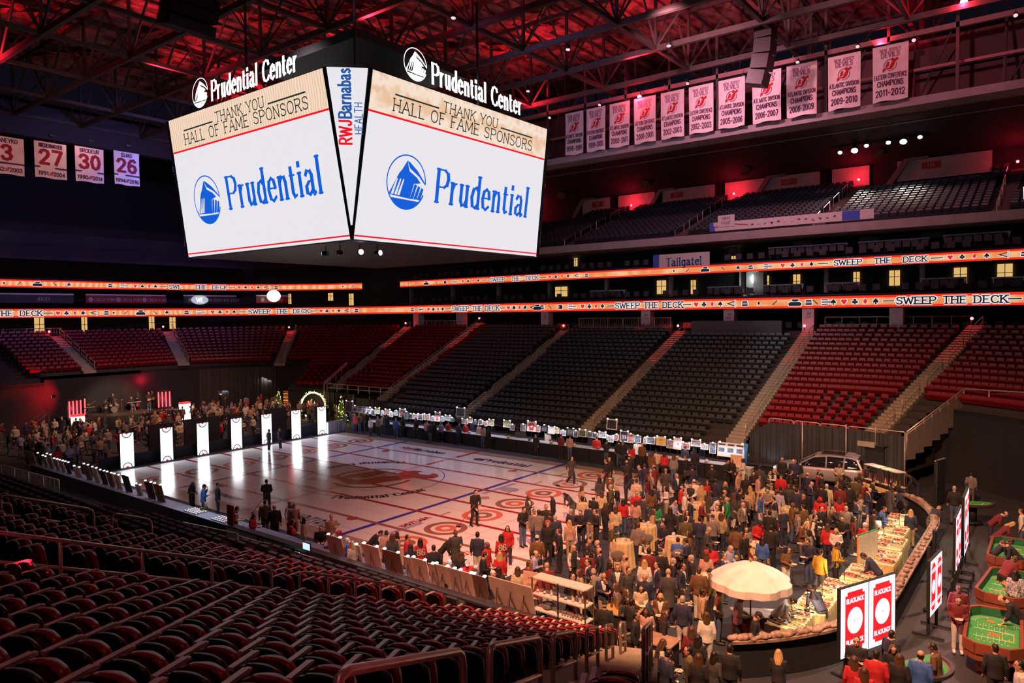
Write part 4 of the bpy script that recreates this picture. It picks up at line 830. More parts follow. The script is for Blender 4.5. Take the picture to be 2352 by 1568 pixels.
for k, fr in enumerate(range(4)):
    R = Matrix.Translation((SBX, SBY, 0)) @ Matrix.Rotation(fr*pi/2, 4, 'Z')
    def P(u, v, o=0): # u -1..1 across, v 0..1 up, on the leaning face that looks to -y
        hw = Bh+(A1-Bh)*v; y = -(Bh+(A_-Bh)*v); return Vector((u*hw, y-o, ZB+(ZT-ZB)*v))
    Hh = hypot(ZT-ZB, A_-Bh); M0 = R @ plane_m((0, -(Bh+A_)/2, (ZB+ZT)/2), (1, 0, 0), (0, -(A_-Bh), ZT-ZB)); VT = Hh/2
    def hw(y): return Bh+(A1-Bh)*(y+VT)/Hh
    def band(mb, y0, y1, m, o): mb.add([M0 @ Vector((sx*hw(y)*.995, y, o)) for sx, y in ((-1, y0), (1, y0), (1, y1), (-1, y1))], ((0, 1, 2, 3),), m)
    m = MB(); band(m, -VT, VT, 0, .02)
    band(m, VT*.53, VT, 1, .03); band(m, VT*.52, VT*.545, 2, .036); band(m, -VT*.965, -VT*.945, 2, .036)
    def cl(t, yy, h, cw, w_): 
        q = text2d(t, h, cw, .10, .10, .13, .2); xs = [p[0] for a in q for p in a]; f = w_/(max(xs)-min(xs)); 
        for a in q: m.add([M0 @ Vector((p[0]*f, p[1]+yy, .045)) for p in a], ((0, 1, 2, 3),), 3)
    cl('THANK YOU', VT*.775, .52, 1.1, 4.6); cl('HALL OF FAME SPONSORS', VT*.605, .58, 1.1, 11.6)
    for sx in (-1, 1): m.add([M0 @ Vector((sx*x, y, .045)) for x, y in ((2.6, VT*.79), (5.7, VT*.79), (5.7, VT*.81), (2.6, VT*.81))], ((0, 1, 2, 3),), 3)
    rock(m, M0 @ Matrix.Translation((-4.45, -VT*.22, 0)), 1.38, 4, .045, 0)
    put_text(m, 'Prudential', M0 @ Matrix.Translation((1.85, -VT*.40, 0)), 4, .045, h=1.72, cw=.80, wv=.15, wh=.05, serif=.11, gap=.15)
    ob('screen_panel', m, [SW, SWOOD, SRED, SINK, SBLU], sb)
    # corner wedge screen
    m = MB(); c0, c1 = R @ P(1, 1), (Matrix.Translation((SBX, SBY, 0)) @ Matrix.Rotation((fr+1)*pi/2, 4, 'Z')) @ P(-1, 1); b0 = R @ P(1, .02)
    mid = (c0+c1)/2; X = (c1-c0).normalized(); Y = ((c0+c1)/2-b0).normalized(); MW = plane_m(b0, X, Y); Lw = (mid-b0).length; w2 = (c1-c0).length/2
    m.add([MW @ Vector(p) for p in ((-.04, .5, .13), (.04, .5, .13), (w2*.90, Lw, .13), (-w2*.90, Lw, .13))], ((0, 1, 2, 3),), 0)
    MT = MW @ Matrix.Translation((.12, Lw*.545, .15)) @ Matrix.Rotation(pi/2, 4, 'Z')
    def fit(t, x0, y0, w, h, mi, **k):
        q = text2d(t, h, .85, align='l', **k); xs = [p[0] for a in q for p in a]; f = w/(max(xs)-min(xs))
        for a in q: m.add([MT @ Vector((x0+(p[0]-min(xs))*f, y0+p[1], 0)) for p in a], ((0, 1, 2, 3),), mi)
    fit('RWJ', 0, 0, 1.15, .56, 1, wv=.2, wh=.16); fit('Barnabas', 1.2, 0, 2.3, .56, 2, wv=.2, wh=.16, gap=.12); fit('HEALTH', .5, -.52, 1.45, .36, 2, wv=.12, wh=.12)
    ob('corner_screen', m, [SW, SRED, SNAV], sb)
    m = MB(); m.tube([R @ P(1.0, 0, .02), R @ P(1.0, 1, .02)], .13, 4); m.tube([c1, b0], .13, 4); ob('frame_edge', m, DARKM, sb)
    # sign over the screen
    m = MB(); MS = R @ plane_m((0, -A_+.2, ZT+.1), (1, 0, 0), (0, 0, 1)); m.add([MS @ Vector(p) for p in ((-A1*1.0, -.2, 0), (A1*1.0, -.2, 0), (A1*1.0, .05, 0), (-A1*1.0, .05, 0))], ((0, 1, 2, 3),), 1)
    put_text(m, 'Prudential Center', MS @ Matrix.Translation((-2.75 if fr == 0 else -3.0, .3, 0)), 0, .05, h=1.05, cw=.70, wv=.17, wh=.08, serif=.09, gap=.13, align='l'); rock(m, MS @ Matrix.Translation((-3.95 if fr == 0 else -4.2, .95, 0)), .82, 0, .05, 1)
    ob('sign_lettering', m, [LET, DARKM], sb)
m = MB(); 
vs = [Vector((SBX+sx*a, SBY+sy*b, z)) for z, a in ((ZB-.35, Bh-.15), (ZT, A_-.3)) for sx, sy, b in ((-1, -1, a), (1, -1, a), (1, 1, a), (-1, 1, a))]
vs = [Vector((SBX+sx*(Bh-.1), SBY+sy*(Bh-.1), ZB-.05)) for sx, sy in ((-1, -1), (1, -1), (1, 1), (-1, 1))]
top = [Vector((SBX+x, SBY+y, ZT)) for x, y in ((-A1, -A_+.05), (A1, -A_+.05), (A_-.05, -A1), (A_-.05, A1), (A1, A_-.05), (-A1, A_-.05), (-A_+.05, A1), (-A_+.05, -A1))]
m.add(vs+top, ((3, 2, 1, 0), tuple(range(4, 12)), (0, 1, 5, 4), (1, 6, 5), (1, 2, 7, 6), (2, 8, 7), (2, 3, 9, 8), (3, 10, 9), (3, 0, 11, 10), (0, 4, 11)), 0)
ob('housing', m, DARKM, sb)
m = MB(); [m.tube([(sx*5, sy*5, ZT), (sx*5, sy*5, 30)], .08, 5) for sx in (-1, 1) for sy in (-1, 1)]; m.box((0, 0, 25.5), (9, 9, .5)); ob('hanging_cable', m, DARKM, sb)
for i, (x, y) in enumerate(((4.6, -7.0), (5.6, -6.8), (6.8, -6.4), (7.1, -5.4))):
    stage_lamp(['left of the four', 'second of the four', 'third of the four', 'right of the four'][i]+' blue white lamps under the scoreboard corner', (x, y, ZB-.5), (x+(i-1.5)*14, y-3+(i % 2)*6, ZB-1.2+.8), BL, 'scoreboard underside lamps', .9)
# ------------------------------------------------------------ glowing panels at the far end of the ice
PANW = glow('panel_white', (.96, .97, 1), 1.5); PRED = glow('panel_red', (.9, .02, .03), 1); PINKK = glow('panel_ink', (.03, .04, .06), .6)
PY = (-7.66, -4.9, -2.15, .62, 3.3, 6.12, 8.76); PNM = ['nearest the display tables', 'second along from the display tables', 'third along from the display tables', 'in the middle of the row', 'behind the two ice crew members', 'second from the far corner', 'nearest the grey counter in the far corner']
for i, y in enumerate(PY):
    t = thing('glowing_sign', 'tall glowing white panel with red dot rings, '+PNM[i], 'light panel', (-16.5, y, 0), 0, 'glowing panels at the ice end')
    M = plane_m((.07, 0, 1.24), (0, 1, 0), (0, 0, 1)); m = MB(); m.poly(rect(-.45, -1.18, .45, 1.18), M, 0)
    for s in (-1, 1):
        a0, a1 = (0, pi) if s < 0 else (pi, 2*pi)
        ring(m, M, 0, s*1.18, .27, .33, 2, .004, a0, a1, 24); ring(m, M, 0, s*1.18, 0, .09, 1, .004, a0, a1, 12)
    ob('screen_face', m, [PANW, PRED, PINKK], t); m = MB(); m.box((0, 0, 1.24), (.12, 1.0, 2.46)); ob('housing', m, DARKM, t); m = MB(); m.box((0, 0, .015), (.5, .9, .03)); ob('base', m, DARKM, t)
    area('panel_light', (-16.38, y, 1.25), (-10, y, .9), 40, (.93, .95, 1), .85, 2.2)
mb = wall_strip([(-17.1, -9.2), (-17.1, 10.4)], 0, .82, .1); struct('wall_low_barrier', mb, mat('barrier_navy', (.012, .018, .035), .6))
for i, (y, w, z) in enumerate(((-4.2, 1.9, 2.45), (-1.0, 2.9, 2.5), (1.75, 1.1, 2.5), (5.6, 2.1, 2.5))):
    t = thing('black_screen', ['black drape screen behind the second panel, split in two', 'widest black drape screen behind the middle panels', 'narrow black drape screen behind the middle panel', 'black drape screen behind the two crew members'][i], 'screen', (-18.6, y, 0), 0, 'black drape screens')
    m = MB(); m.box((0, 0, z/2), (.14, w, z)); ob('drape', m, BLACK, t); m = MB(); [m.box((0, s*w*.4, .03), (.7, .08, .06)) for s in (-1, 1)]; ob('foot_plate', m, DARKM, t)
t = thing('bar_counter', 'pale grey counter with a lit end in the far ice corner', 'counter', (-16.6, 10.3, 0)); m = MB(); m.box((0, 0, .5), (.6, 1.9, 1.0)); ob('body', m, mat('counter_grey', (.32, .33, .38), .5), t); m = MB(); m.box((.02, -1.0, .5), (.5, .06, .96)); ob('light_panel_end', m, PANW, t); m = MB(); m.box((.31, 0, .5), (.01, .03, .98)); ob('seam', m, DARKM, t)
t = thing('picture_board', 'blue grey picture panel between the last two white panels', 'panel', (-17.3, 7.5, 0)); m = MB(); m.box((0, 0, .5), (.08, 1.5, .95)); ob('board', m, mat('panel_blue', (.10, .17, .25), .5), t); m = MB(); m.poly(circ(.25, .1, .2, 14)+[], plane_m((.05, .1, .5), (0, 1, 0), (0, 0, 1)), 0); ob('picture', m, mat('panel_tan', (.45, .28, .12), .6), t)

# ------------------------------------------------------------ framed lots on the far auction tables
TBLK = mat('table_cloth_black', (.012, .013, .02), .8); FW = mat('frame_white', (.72, .72, .76), .4); TTOP = mat('table_paper', (.55, .57, .66), .6)
for i in range(17):
    x = -15.4+i*2.1; m = MB(); m.box((x, 12.35, .46), (2.04, .8, .92), 0); t = tag(link('auction_table', None, None, (0, 0, 0)), 'black skirted auction table, %s in the far line from the corner trees' % nth(i), 'table', 'far auction tables'); ob('table_skirt', m, TBLK, t)
    m = MB(); m.box((x, 12.35, .935), (2.06, .84, .03), 0); ob('table_top', m, TTOP, t)
PIC = [mat('picture_%d' % i, c, .4, var=.85, scale=9) for i, c in enumerate(((.30, .30, .36), (.34, .12, .10), (.12, .16, .26), (.40, .34, .16), (.10, .18, .12), (.05, .05, .07)))]
CLIPW = glow('clip_lamp', (1, .98, .95), 6)
FRS = [(-17.38, 2.49, 1.03, 1.05, 'p'), (-15.58, 2.1, 2.44, .61, 'b'), (-14.08, 1.9, .51, .5, 'c'), (-13.5, 2.13, .64, .53, 'y'), (-12.9, 1.91, .41, .43, 'w'), (-12.3, 2.07, .7, .51, 'm'), (-11.7, 1.91, .5, .44, 'w'), (-11.15, 2.06, .5, .44, 'w'), (-10.45, 2.25, .8, .73, 'r'), (-9.84, 2.06, .4, .64, 'w'), (-9.36, 1.92, .45, .44, 'd'), (-8.8, 1.93, .6, .47, 'r'), (-8.14, 1.98, .6, .5, 'k'), (-7.44, 2.03, .7, .51, 'm'), (-6.8, 1.89, .5, .42, 'w'), (-6.19, 2.29, .62, .76, 'J'), (-5.65, 1.98, .42, .42, 'w'), (-5.12, 2.09, .6, .43, 'w'), (-4.55, 1.98, .5, .33, 'b2'), (-3.72, 2.83, .97, .76, 'E'), (-3.25, 1.95, .7, .42, 'w'), (-2.6, 2.13, .5, .42, 'm'), (-2.1, 1.97, .45, .39, 'd'), (-1.62, 2.02, .45, .4, 'd'), (-1.07, 1.97, .54, .39, 'm'), (-.48, 2.13, .53, .5, 'y'), (1.02, 2.18, .7, .54, 'g'), (1.64, 1.94, .45, .47, 'w'), (2.6, 2.04, .49, .53, 'w'), (3.35, 2.29, .85, .75, 'R'), (4.03, 2.04, .42, .46, 'm'), (4.56, 2.13, .5, .48, 'c'), (5.16, 2.06, .62, .53, 'W'), (5.72, 2.05, .41, .42, 'y'), (6.22, 1.9, .5, .4, 'w'), (6.8, 2.08, .6, .54, 'd'), (7.33, 1.98, .38, .46, 'd'), (7.85, 2.09, .6, .51, 'g2'), (8.42, 1.99, .48, .41, 'b2'), (8.92, 1.97, .46, .38, 'c'), (9.48, 2.08, .6, .42, 'w'), (10.2, 3.02, .83, .73, 'E'), (10.12, 1.9, .55, .46, 'w'), (10.6, 2.01, .34, .44, 'm'), (11.14, 2.28, .64, .74, 'N'), (11.7, 2.16, .42, .61, 'm'), (12.2, 2.09, .5, .49, 'b2'), (12.72, 1.99, .27, .43, 'w'), (13.2, 2.08, .62, .46, 'b2'), (13.9, 2.17, .68, .59, 'Y'), (14.52, 2.02, .5, .56, 'w'), (15.08, 2.21, .56, .75, 'W'), (15.66, 1.95, .52, .42, 'm'), (16.3, 2.19, .68, .43, 'w'), (16.92, 2.01, .5, .36, 'w'), (17.42, 2.12, .42, .67, 'b2'), (18.55, 2.21, 1.7, .88, 'b')]
KD = dict(p='tall framed poster', b='long white information board', c='small dark framed picture', y='gold toned framed picture', w='white bordered framed picture', m='mixed framed photo', r='framed red jersey', d='dark framed photo', k='black matted framed photo', J='framed red jersey with a number', b2='blue toned framed picture', E='raised framed picture on a tall stand', g='gold framed picture', R='bright red framed jersey with a white wing', W='blank white framed lot', g2='green toned framed photo', N='dark framed jersey numbered 91', Y='framed bright yellow jersey')
JR = mat('jersey_fabric_red', (.55, .03, .03), .7); JY = mat('jersey_fabric_yellow', (.75, .58, .03), .7); PNK = mat('sticker_pink', (.8, .1, .4), .6)
cnt_ = {}
for i, (x, zt, w, h, k) in enumerate(FRS):
    n = cnt_[k] = cnt_.get(k, -1)+1; tot = sum(1 for f in FRS if f[4] == k)
    lab = KD[k]+(', %s of its sort from the trees, on the far tables' % nth(n) if tot > 1 else ' standing on the far auction tables')
    z0 = .95 if k not in 'E' else zt-h; h_ = min(h+.12, zt-.95) if k != 'E' else h
    big = (zt-.95) > h+.25; zb = zt-h if (big or k == 'E') else .955; h_ = zt-zb
    t = thing('framed_lot' if k != 'b' else 'information_board', lab, 'picture frame' if k != 'b' else 'board', (x, 12.5+(.1 if k == 'E' else (i % 3)*.06), zb), 0, 'framed lots on the far tables')
    R = Matrix.Rotation(radians(-8), 4, 'X'); M = R @ plane_m((0, -.025, h_/2), (1, 0, 0), (0, 0, 1)); b = w*.09 if k != 'b' else .02
    m = MB(); m.box((0, 0, h_/2), (w, .04, h_)); m.xf(R); ob('frame', m, DARKM if k in 'cdkN' and n % 2 else FW, t)
    m = MB(); pm = dict(p=2, c=5, y=3, m=1, d=5, k=5, b2=2, g=3, g2=4, E=5).get(k, 0)
    if k == 'b':
        m.poly(rect(-w/2+.02, -h_/2+.02, w/2-.02, h_/2-.02), M, 2)
        for q in range(4 if w > 2 else 3):
            nx = 4 if w > 2 else 3; xx = (q+.5)/nx*w-w/2; m.poly(rect(xx-w/nx*.38, h_*.28, xx+w/nx*.38, h_*.40), M, 1, .003); m.poly(rect(xx-w/nx*.36, -.18*h_, xx+w/nx*.3, h_*.12), M, 0, .003)
        ob('printed_sheet', m, [PIC[2], PIC[5], FW], t)
    elif k in 'JrRYN':
        m.poly(rect(-w/2+b, -h_/2+b, w/2-b, h_/2-b), M, 0); s = w*.42; m.poly([(-s*.55, -h_*.38), (s*.55, -h_*.38), (s*.6, .06), (s, -.06), (s, .12), (s*.4, h_*.34), (-s*.4, h_*.34), (-s, .12), (-s, -.06), (-s*.6, .06)], M, 1, .004)
        if k == 'R': m.poly([(-s*.4, -.02), (s*.05, -.1), (s*.45, .1), (s*.1, .08)], M, 2, .007)
        elif k == 'Y': m.poly(rect(-s*.35, .05, s*.35, .09), M, 3, .007)
        else: put_text(m, '91' if k == 'N' else '25' if k == 'J' else '35', M @ Matrix.Translation((0, -.14, 0)), 2, .007, h=.24, wv=.2)
        ob('mounted_jersey', m, [FW if k != 'N' else PIC[5], JY if k == 'Y' else (PIC[5] if k == 'N' else JR), FW, JR], t)
    else:
        m.poly(rect(-w/2+b, -h_/2+b, w/2-b, h_/2-b), M, 0); 
        if k == 'W' and n: m.poly(circ(.05, -.02, .07, 12), M, 1, .004)
        ob('picture', m, [FW if k == 'W' else PIC[pm], PNK], t)
    m = MB()
    for sx in ((-1, 1) if w > .5 else (0,)): m.box((sx*w*.42, -.035, h_+.02), (.09, .06, .05)); 
    m.xf(R); ob('clip_lamp', m, CLIPW, t)
    if k == 'E' or big: m = MB(); m.tube([(0, .03, .03-zb+.95 if k != 'E' else -zb), (0, .03, .05)], .018, 6); ob('stand', m, DARKM, t)
rs = random.Random(5)
SH = [mat('lot_%d' % i, c, .4) for i, c in enumerate(((.6, .6, .62), (.5, .05, .05), (.55, .5, .05), (.06, .1, .3), (.55, .35, .1)))]
m = MB(); m.ball((0, 0, .1), (.12, .14, .1), 12, 8); m.box((0, -.13, .06), (.16, .03, .09)); HELM = m.mesh('shell', SH[0]); m = MB(); [m.tube([(-.08, -.15, .02+.03*k), (0, -.18, .02+.03*k), (.08, -.15, .02+.03*k)], .006, 4) for k in range(3)]; MASKM = m.mesh('face_guard', STEEL)
for i in range(16):
    x = -12+i*1.95; t = link('hockey_helmet', HELM, None, (x, 12.06, .955)); tag(t, 'hockey helmet lot on the far tables, %s along from the trees' % nth(i), 'helmet', 'helmets on the far tables'); t.material_slots[0].link = 'OBJECT'; t.material_slots[0].material = SH[i % 5]; link('face_guard', MASKM, t)
m = MB(); m.box((0, 0, .006), (.22, .3, .008)); PAPM = m.mesh('sheet', TTOP)
for i in range(24): t = link('bid_sheet', PAPM, None, (-14.6+i*1.36, 12.02+.05*(i % 2), .95), .2*(i % 3)); tag(t, 'white bid sheet on the far tables, %s from the trees' % nth(i), 'paper', 'bid sheets on the far tables')
for k in range(6): area('table_lamp', (-13+k*6, 12.2, 1.9), (-13+k*6, 12.6, 1.3), 16, (.9, .95, 1), 4.5, .2)
t = thing('blue_drape', 'bright blue cloth draped on the end board of the far tables', 'cloth', (19.55, 12.5, 0)); m = MB(); m.rings([(0, 0, 1.0, .12, .06), (0, 0, 1.7, .1, .08), (.02, 0, 2.3, .13, .05)], 8); ob('cloth', m, mat('drape_blue', (.04, .28, .75), .7), t); m = MB(); m.tube([(0, .06, 0), (0, .06, 2.7)], .02, 6); ob('pole', m, DARKM, t)

# ------------------------------------------------------------ near display tables seen from behind
BACKP = [mat('board_back_%d' % i, c, .7, scale=2) for i, c in enumerate(((.58, .43, .38), (.46, .35, .32), (.17, .09, .07), (.035, .03, .035)))]
for i in range(19):
    x = -18.0+i*2.05
    m = MB(); m.box((x, -12.3, .4), (2.0, .75, .8)); t = tag(link('auction_table', None), 'dark skirted display table, %s in the near line from the leftmost board' % nth(i), 'table', 'near display tables'); ob('table_skirt', m, TBLK, t); m = MB(); m.box((x, -12.3, .81), (2.03, .8, .03)); ob('table_top', m, mat('table_painted_sheen', (.20, .22, .32), .45), t)  # black cloth top, bluish lamp light put into its colour
NB_ = [(-19.9, 1.7, .75, 0), (-18.3, .5, .8, 3), (-17.3, .6, .72, 1), (-16.4, .75, .95, 1), (-15.45, .62, .75, 1), (-14.6, .62, .75, 1), (-13.75, .6, .75, 3), (-12.4, .95, .62, 0), (-10.9, .75, .95, 2), (-9.8, .7, .9, 0), (-8.8, .66, .85, 3), (-7.9, .7, .85, 2), (-7.0, .7, .85, 0), (-5.9, .8, .95, 3), (-4.6, .62, .6, 1), (-3.3, .8, .95, 3), (-2.3, .82, .95, 2),
       (11.9, .95, .8, 1), (13.2, .45, .7, 0), (14.05, .95, .85, 0), (15.2, .95, .85, 2), (16.05, .4, .8, 0), (16.65, .75, .85, 0), (17.3, .4, .8, 0), (17.75, .68, .85, 0), (18.35, .5, .85, 1), (18.85, .62, .85, 0), (19.45, .6, .85, 2), (20.75, 1.75, .95, 0)]
for i, (x, w, h, c) in enumerate(NB_):
    t = thing('display_board', '%s display board seen from behind, %s along the near tables' % (('pale pink backed', 'grey backed', 'brown backed', 'black backed')[c] if i not in (0, 28) else ('big pale', 'huge pink')[i == 28], nth(i)), 'display board', (x, -12.3, .83), 0, 'display boards on the near tables')
    R = Matrix.Rotation(radians(13), 4, 'X')   # leans back toward the stands
    m = MB(); m.box((0, 0, h/2), (w, .035, h)); m.xf(R); ob('board', m, BACKP[c], t); m = MB(); m.poly(rect(-w/2+.04, -h/2+.04, w/2-.04, h/2-.04), R @ plane_m((0, .02, h/2), (-1, 0, 0), (0, 0, 1)), 0); ob('printed_front', m, PIC[i % 5], t)
    m = MB()
    for sx in ((-.62, 0, .62) if w > 1.5 else (0,)):
        sx *= w/2; A = Vector((sx, -h*.13-.05, h*.55)); [m.tube([A, B], .008, 4) for B in (Vector((sx-.14, -.04, .0)), Vector((sx+.14, -.04, .0)), Vector((sx, -.42, .0)))]; m.tube([A, A+Vector((-.07, .04, .13))], .006, 4); m.tube([A, A+Vector((.07, .04, .13))], .006, 4)
    ob('easel', m, DARKM, t)
    if i not in (0, 28):
        m = MB(); [m.box((sx*w*.38, .03, h+.015), (.1, .09, .045)) for sx in ((-1, 1) if w > .5 else (0,))]; m.xf(R); ob('clip_lamp', m, CLIPW, t)
SILV = mat('puck_silver', (.75, .75, .78), .25, .6); m = MB(); m.lathe((0, 0, 0), [(.03, 0), (.075, .02), (.08, .05), (.05, .08), (.01, .09)], 10); MEDM = m.mesh('cap', SILV)
k_ = 0
for r_ in range(4):
    for c_ in range(12): t = link('silver_tin', MEDM, None, (.6+c_*.2+(1.3 if c_ > 5 else 0), -12.58+r_*.17, .826)); tag(t, 'small silver tin in the tin rows on the near tables, row %s, %s along' % (('one', 'two', 'three', 'four')[r_], nth(c_)), 'tin', 'silver tins in rows')
area('near_table_lamp', (2, -12.3, 2.2), (2, -12.4, .8), 30, (.85, .9, 1), 4, .3); area('near_table_lamp', (16, -12.2, 1.95), (16, -12.75, .6), 26, (.8, .85, 1), 8, .2); area('near_table_lamp', (-10, -12.2, 1.95), (-10, -12.75, .6), 22, (.8, .85, 1), 14, .2)
t = thing('sign_stand', 'red sign on a black stand beside the silver tin rows', 'sign', (5.2, -12.9, 0)); m = MB(); m.box((0, 0, 1.45), (.5, .05, .95), 0); put_text(m, '86', plane_m((0, -.03, 1.35), (1, 0, 0), (0, 0, 1)), 1, .005, h=.2); ob('sign_board', m, [mat('sign_red', (.5, .02, .02), .5), DARKM], t); m = MB(); m.tube([(0, .03, 0), (0, .03, 1.0)], .03, 6); m.lathe((0, .03, 0), [(.25, 0), (.25, .03), (.02, .04)], 12); ob('stand', m, DARKM, t)
# mixing desk behind the barricade
t = thing('mixing_desk', 'lighting desk with green and blue key lights behind the fence', 'mixing desk', (10.2, -13.4, 0)); m = MB(); m.box((0, 0, .78), (1.8, .7, .12), 0, Matrix.Rotation(.12, 3, 'X')); [m.box((s*.8, 0, .37), (.06, .6, .74)) for s in (-1, 1)]; ob('console', m, DARKM, t)
for nm, c, o_ in (('green_keys', (.05, 1, .25), 0), ('blue_keys', (.1, .35, 1), 1), ('white_keys', (1, 1, 1), 2)):
    m = MB(); [m.box((-.8+k*.11, -.2+.13*((k*3+o_) % 4), .852+.014*((k*3+o_) % 4)), (.05, .04, .02)) for k in range(o_, 15, 3)]; ob(nm, m, glow('key_'+nm, c, 2.5), t)
t = thing('video_monitor', 'small bright monitor on the lighting desk', 'monitor', (11.0, -13.1, .9)); m = MB(); m.box((0, 0, .3), (.5, .04, .32)); ob('casing', m, DARKM, t); m = MB(); m.box((0, -.025, .3), (.44, .01, .26)); ob('screen', m, glow('monitor_glow', (.6, .75, .9), 1.2), t); m = MB(); m.tube([(0, 0, 0), (0, 0, .2)], .03, 6); ob('stand', m, DARKM, t)
rail_run('crowd barricade with pink lit bars beside the silver tin rows', (-1.0, -14.7, 0), (6.9, -13.6, 0), 4, 1.1, (1, .15), 44, 'crowd barricades', .025, cat='barricade', name='crowd_barricade')
rail_run('crowd barricade stretching behind the mixing desk', (7.1, -13.75, 0), (12.4, -13.6, 0), 3, 1.1, (1, .15), 26, 'crowd barricades', .025, cat='barricade', name='crowd_barricade')
rail_run('crowd barricade behind the leftmost display boards', (-21.0, -14.4, 0), (-11.0, -13.9, 0), 5, 1.1, (1, .15), 60, 'crowd barricades', .025, cat='barricade', name='crowd_barricade')
rail_run('crowd barricade at the foot of the near stairs', (24.6, -13.5, 0), (25.2, -11.9, 0), 2, 1.15, (1, .1), 20, 'crowd barricades', .03, cat='barricade', name='crowd_barricade')
rail_run('crowd barricade turning toward the black end boards', (25.3, -13.9, 0), (26.1, -15.0, 0), 1, 1.15, (1, .1), 14, 'crowd barricades', .03, cat='barricade', name='crowd_barricade')
# ------------------------------------------------------------ people
def remesh(mb, vox, smooth=4, name='person_mesh'):
    me = bpy.data.meshes.new('tmp'); me.from_pydata(mb.v, [], mb.f); o = bpy.data.objects.new('tmp', me); COL.objects.link(o)
    r = o.modifiers.new('r', 'REMESH'); r.mode = 'VOXEL'; r.voxel_size = vox; r.use_smooth_shade = True
    if smooth: s = o.modifiers.new('s', 'SMOOTH'); s.factor = .5; s.iterations = smooth
    dg = bpy.context.evaluated_depsgraph_get(); n = bpy.data.meshes.new_from_object(o.evaluated_get(dg)); n.name = name
    bpy.data.objects.remove(o); bpy.data.meshes.remove(me); return n
def seg_d(p, a, b):
    d = b-a; t = max(0, min(1, (p-a).dot(d)/max(1e-9, d.length_squared))); return (p-a-d*t).length
POSES = dict(
 a=dict(lean=2, head=4, arms=[((.25, .03, 1.17), (.255, -.05, .93)), ((-.25, .03, 1.17), (-.26, -.04, .93))]),
 d=dict(lean=2, head=4, arms=[((.245, .01, 1.17), (.15, -.25, 1.2)), ((-.25, .03, 1.17), (-.255, -.05, .93))]),
 p=dict(lean=4, head=22, arms=[((.245, .02, 1.17), (.09, -.27, 1.14)), ((-.245, .02, 1.17), (-.09, -.27, 1.12))]),
 c=dict(lean=0, head=4, arms=[((.24, -.03, 1.18), (-.06, -.19, 1.22)), ((-.24, -.03, 1.18), (.07, -.2, 1.17))]),
 h=dict(lean=3, head=12, arms=[((.23, -.13, 1.24), (.07, -.17, 1.48)), ((-.24, -.02, 1.17), (.02, -.2, 1.16))]),
 f=dict(lean=42, head=16, arms=[((.24, -.17, 1.24), (.17, -.40, 1.16)), ((-.24, -.14, 1.22), (-.15, -.37, 1.12))]),
 w=dict(lean=4, head=2, arms=[((.25, -.08, 1.18), (.24, -.24, 1.0)), ((-.25, .13, 1.19), (-.26, .14, .95))], legs=[((.1, -.16, .50), (.1, -.12, .08)), ((-.1, .02, .50), (-.1, .32, .14))]),
 i=dict(lean=0, head=4, arms=[((.38, .08, 1.20), (.19, -.06, 1.02)), ((-.38, .08, 1.20), (-.19, -.06, 1.02))]),
 b=dict(lean=10, head=14, arms=[((.25, -.08, 1.19), (.12, -.30, 1.08)), ((-.25, -.06, 1.17), (-.10, -.28, .95))], legs=[((.11, -.07, .50), (.12, -.02, .08)), ((-.12, -.02, .50), (-.14, .12, .08))]),
 s=dict(lean=8, head=14, drop=.40, arms=[((.24, -.04, 1.18), (.11, -.28, 1.13)), ((-.24, -.04, 1.18), (-.11, -.28, 1.13))], legs=[((.12, -.42, .52), (.12, -.40, .08)), ((-.12, -.42, .52), (-.13, -.36, .08))]))
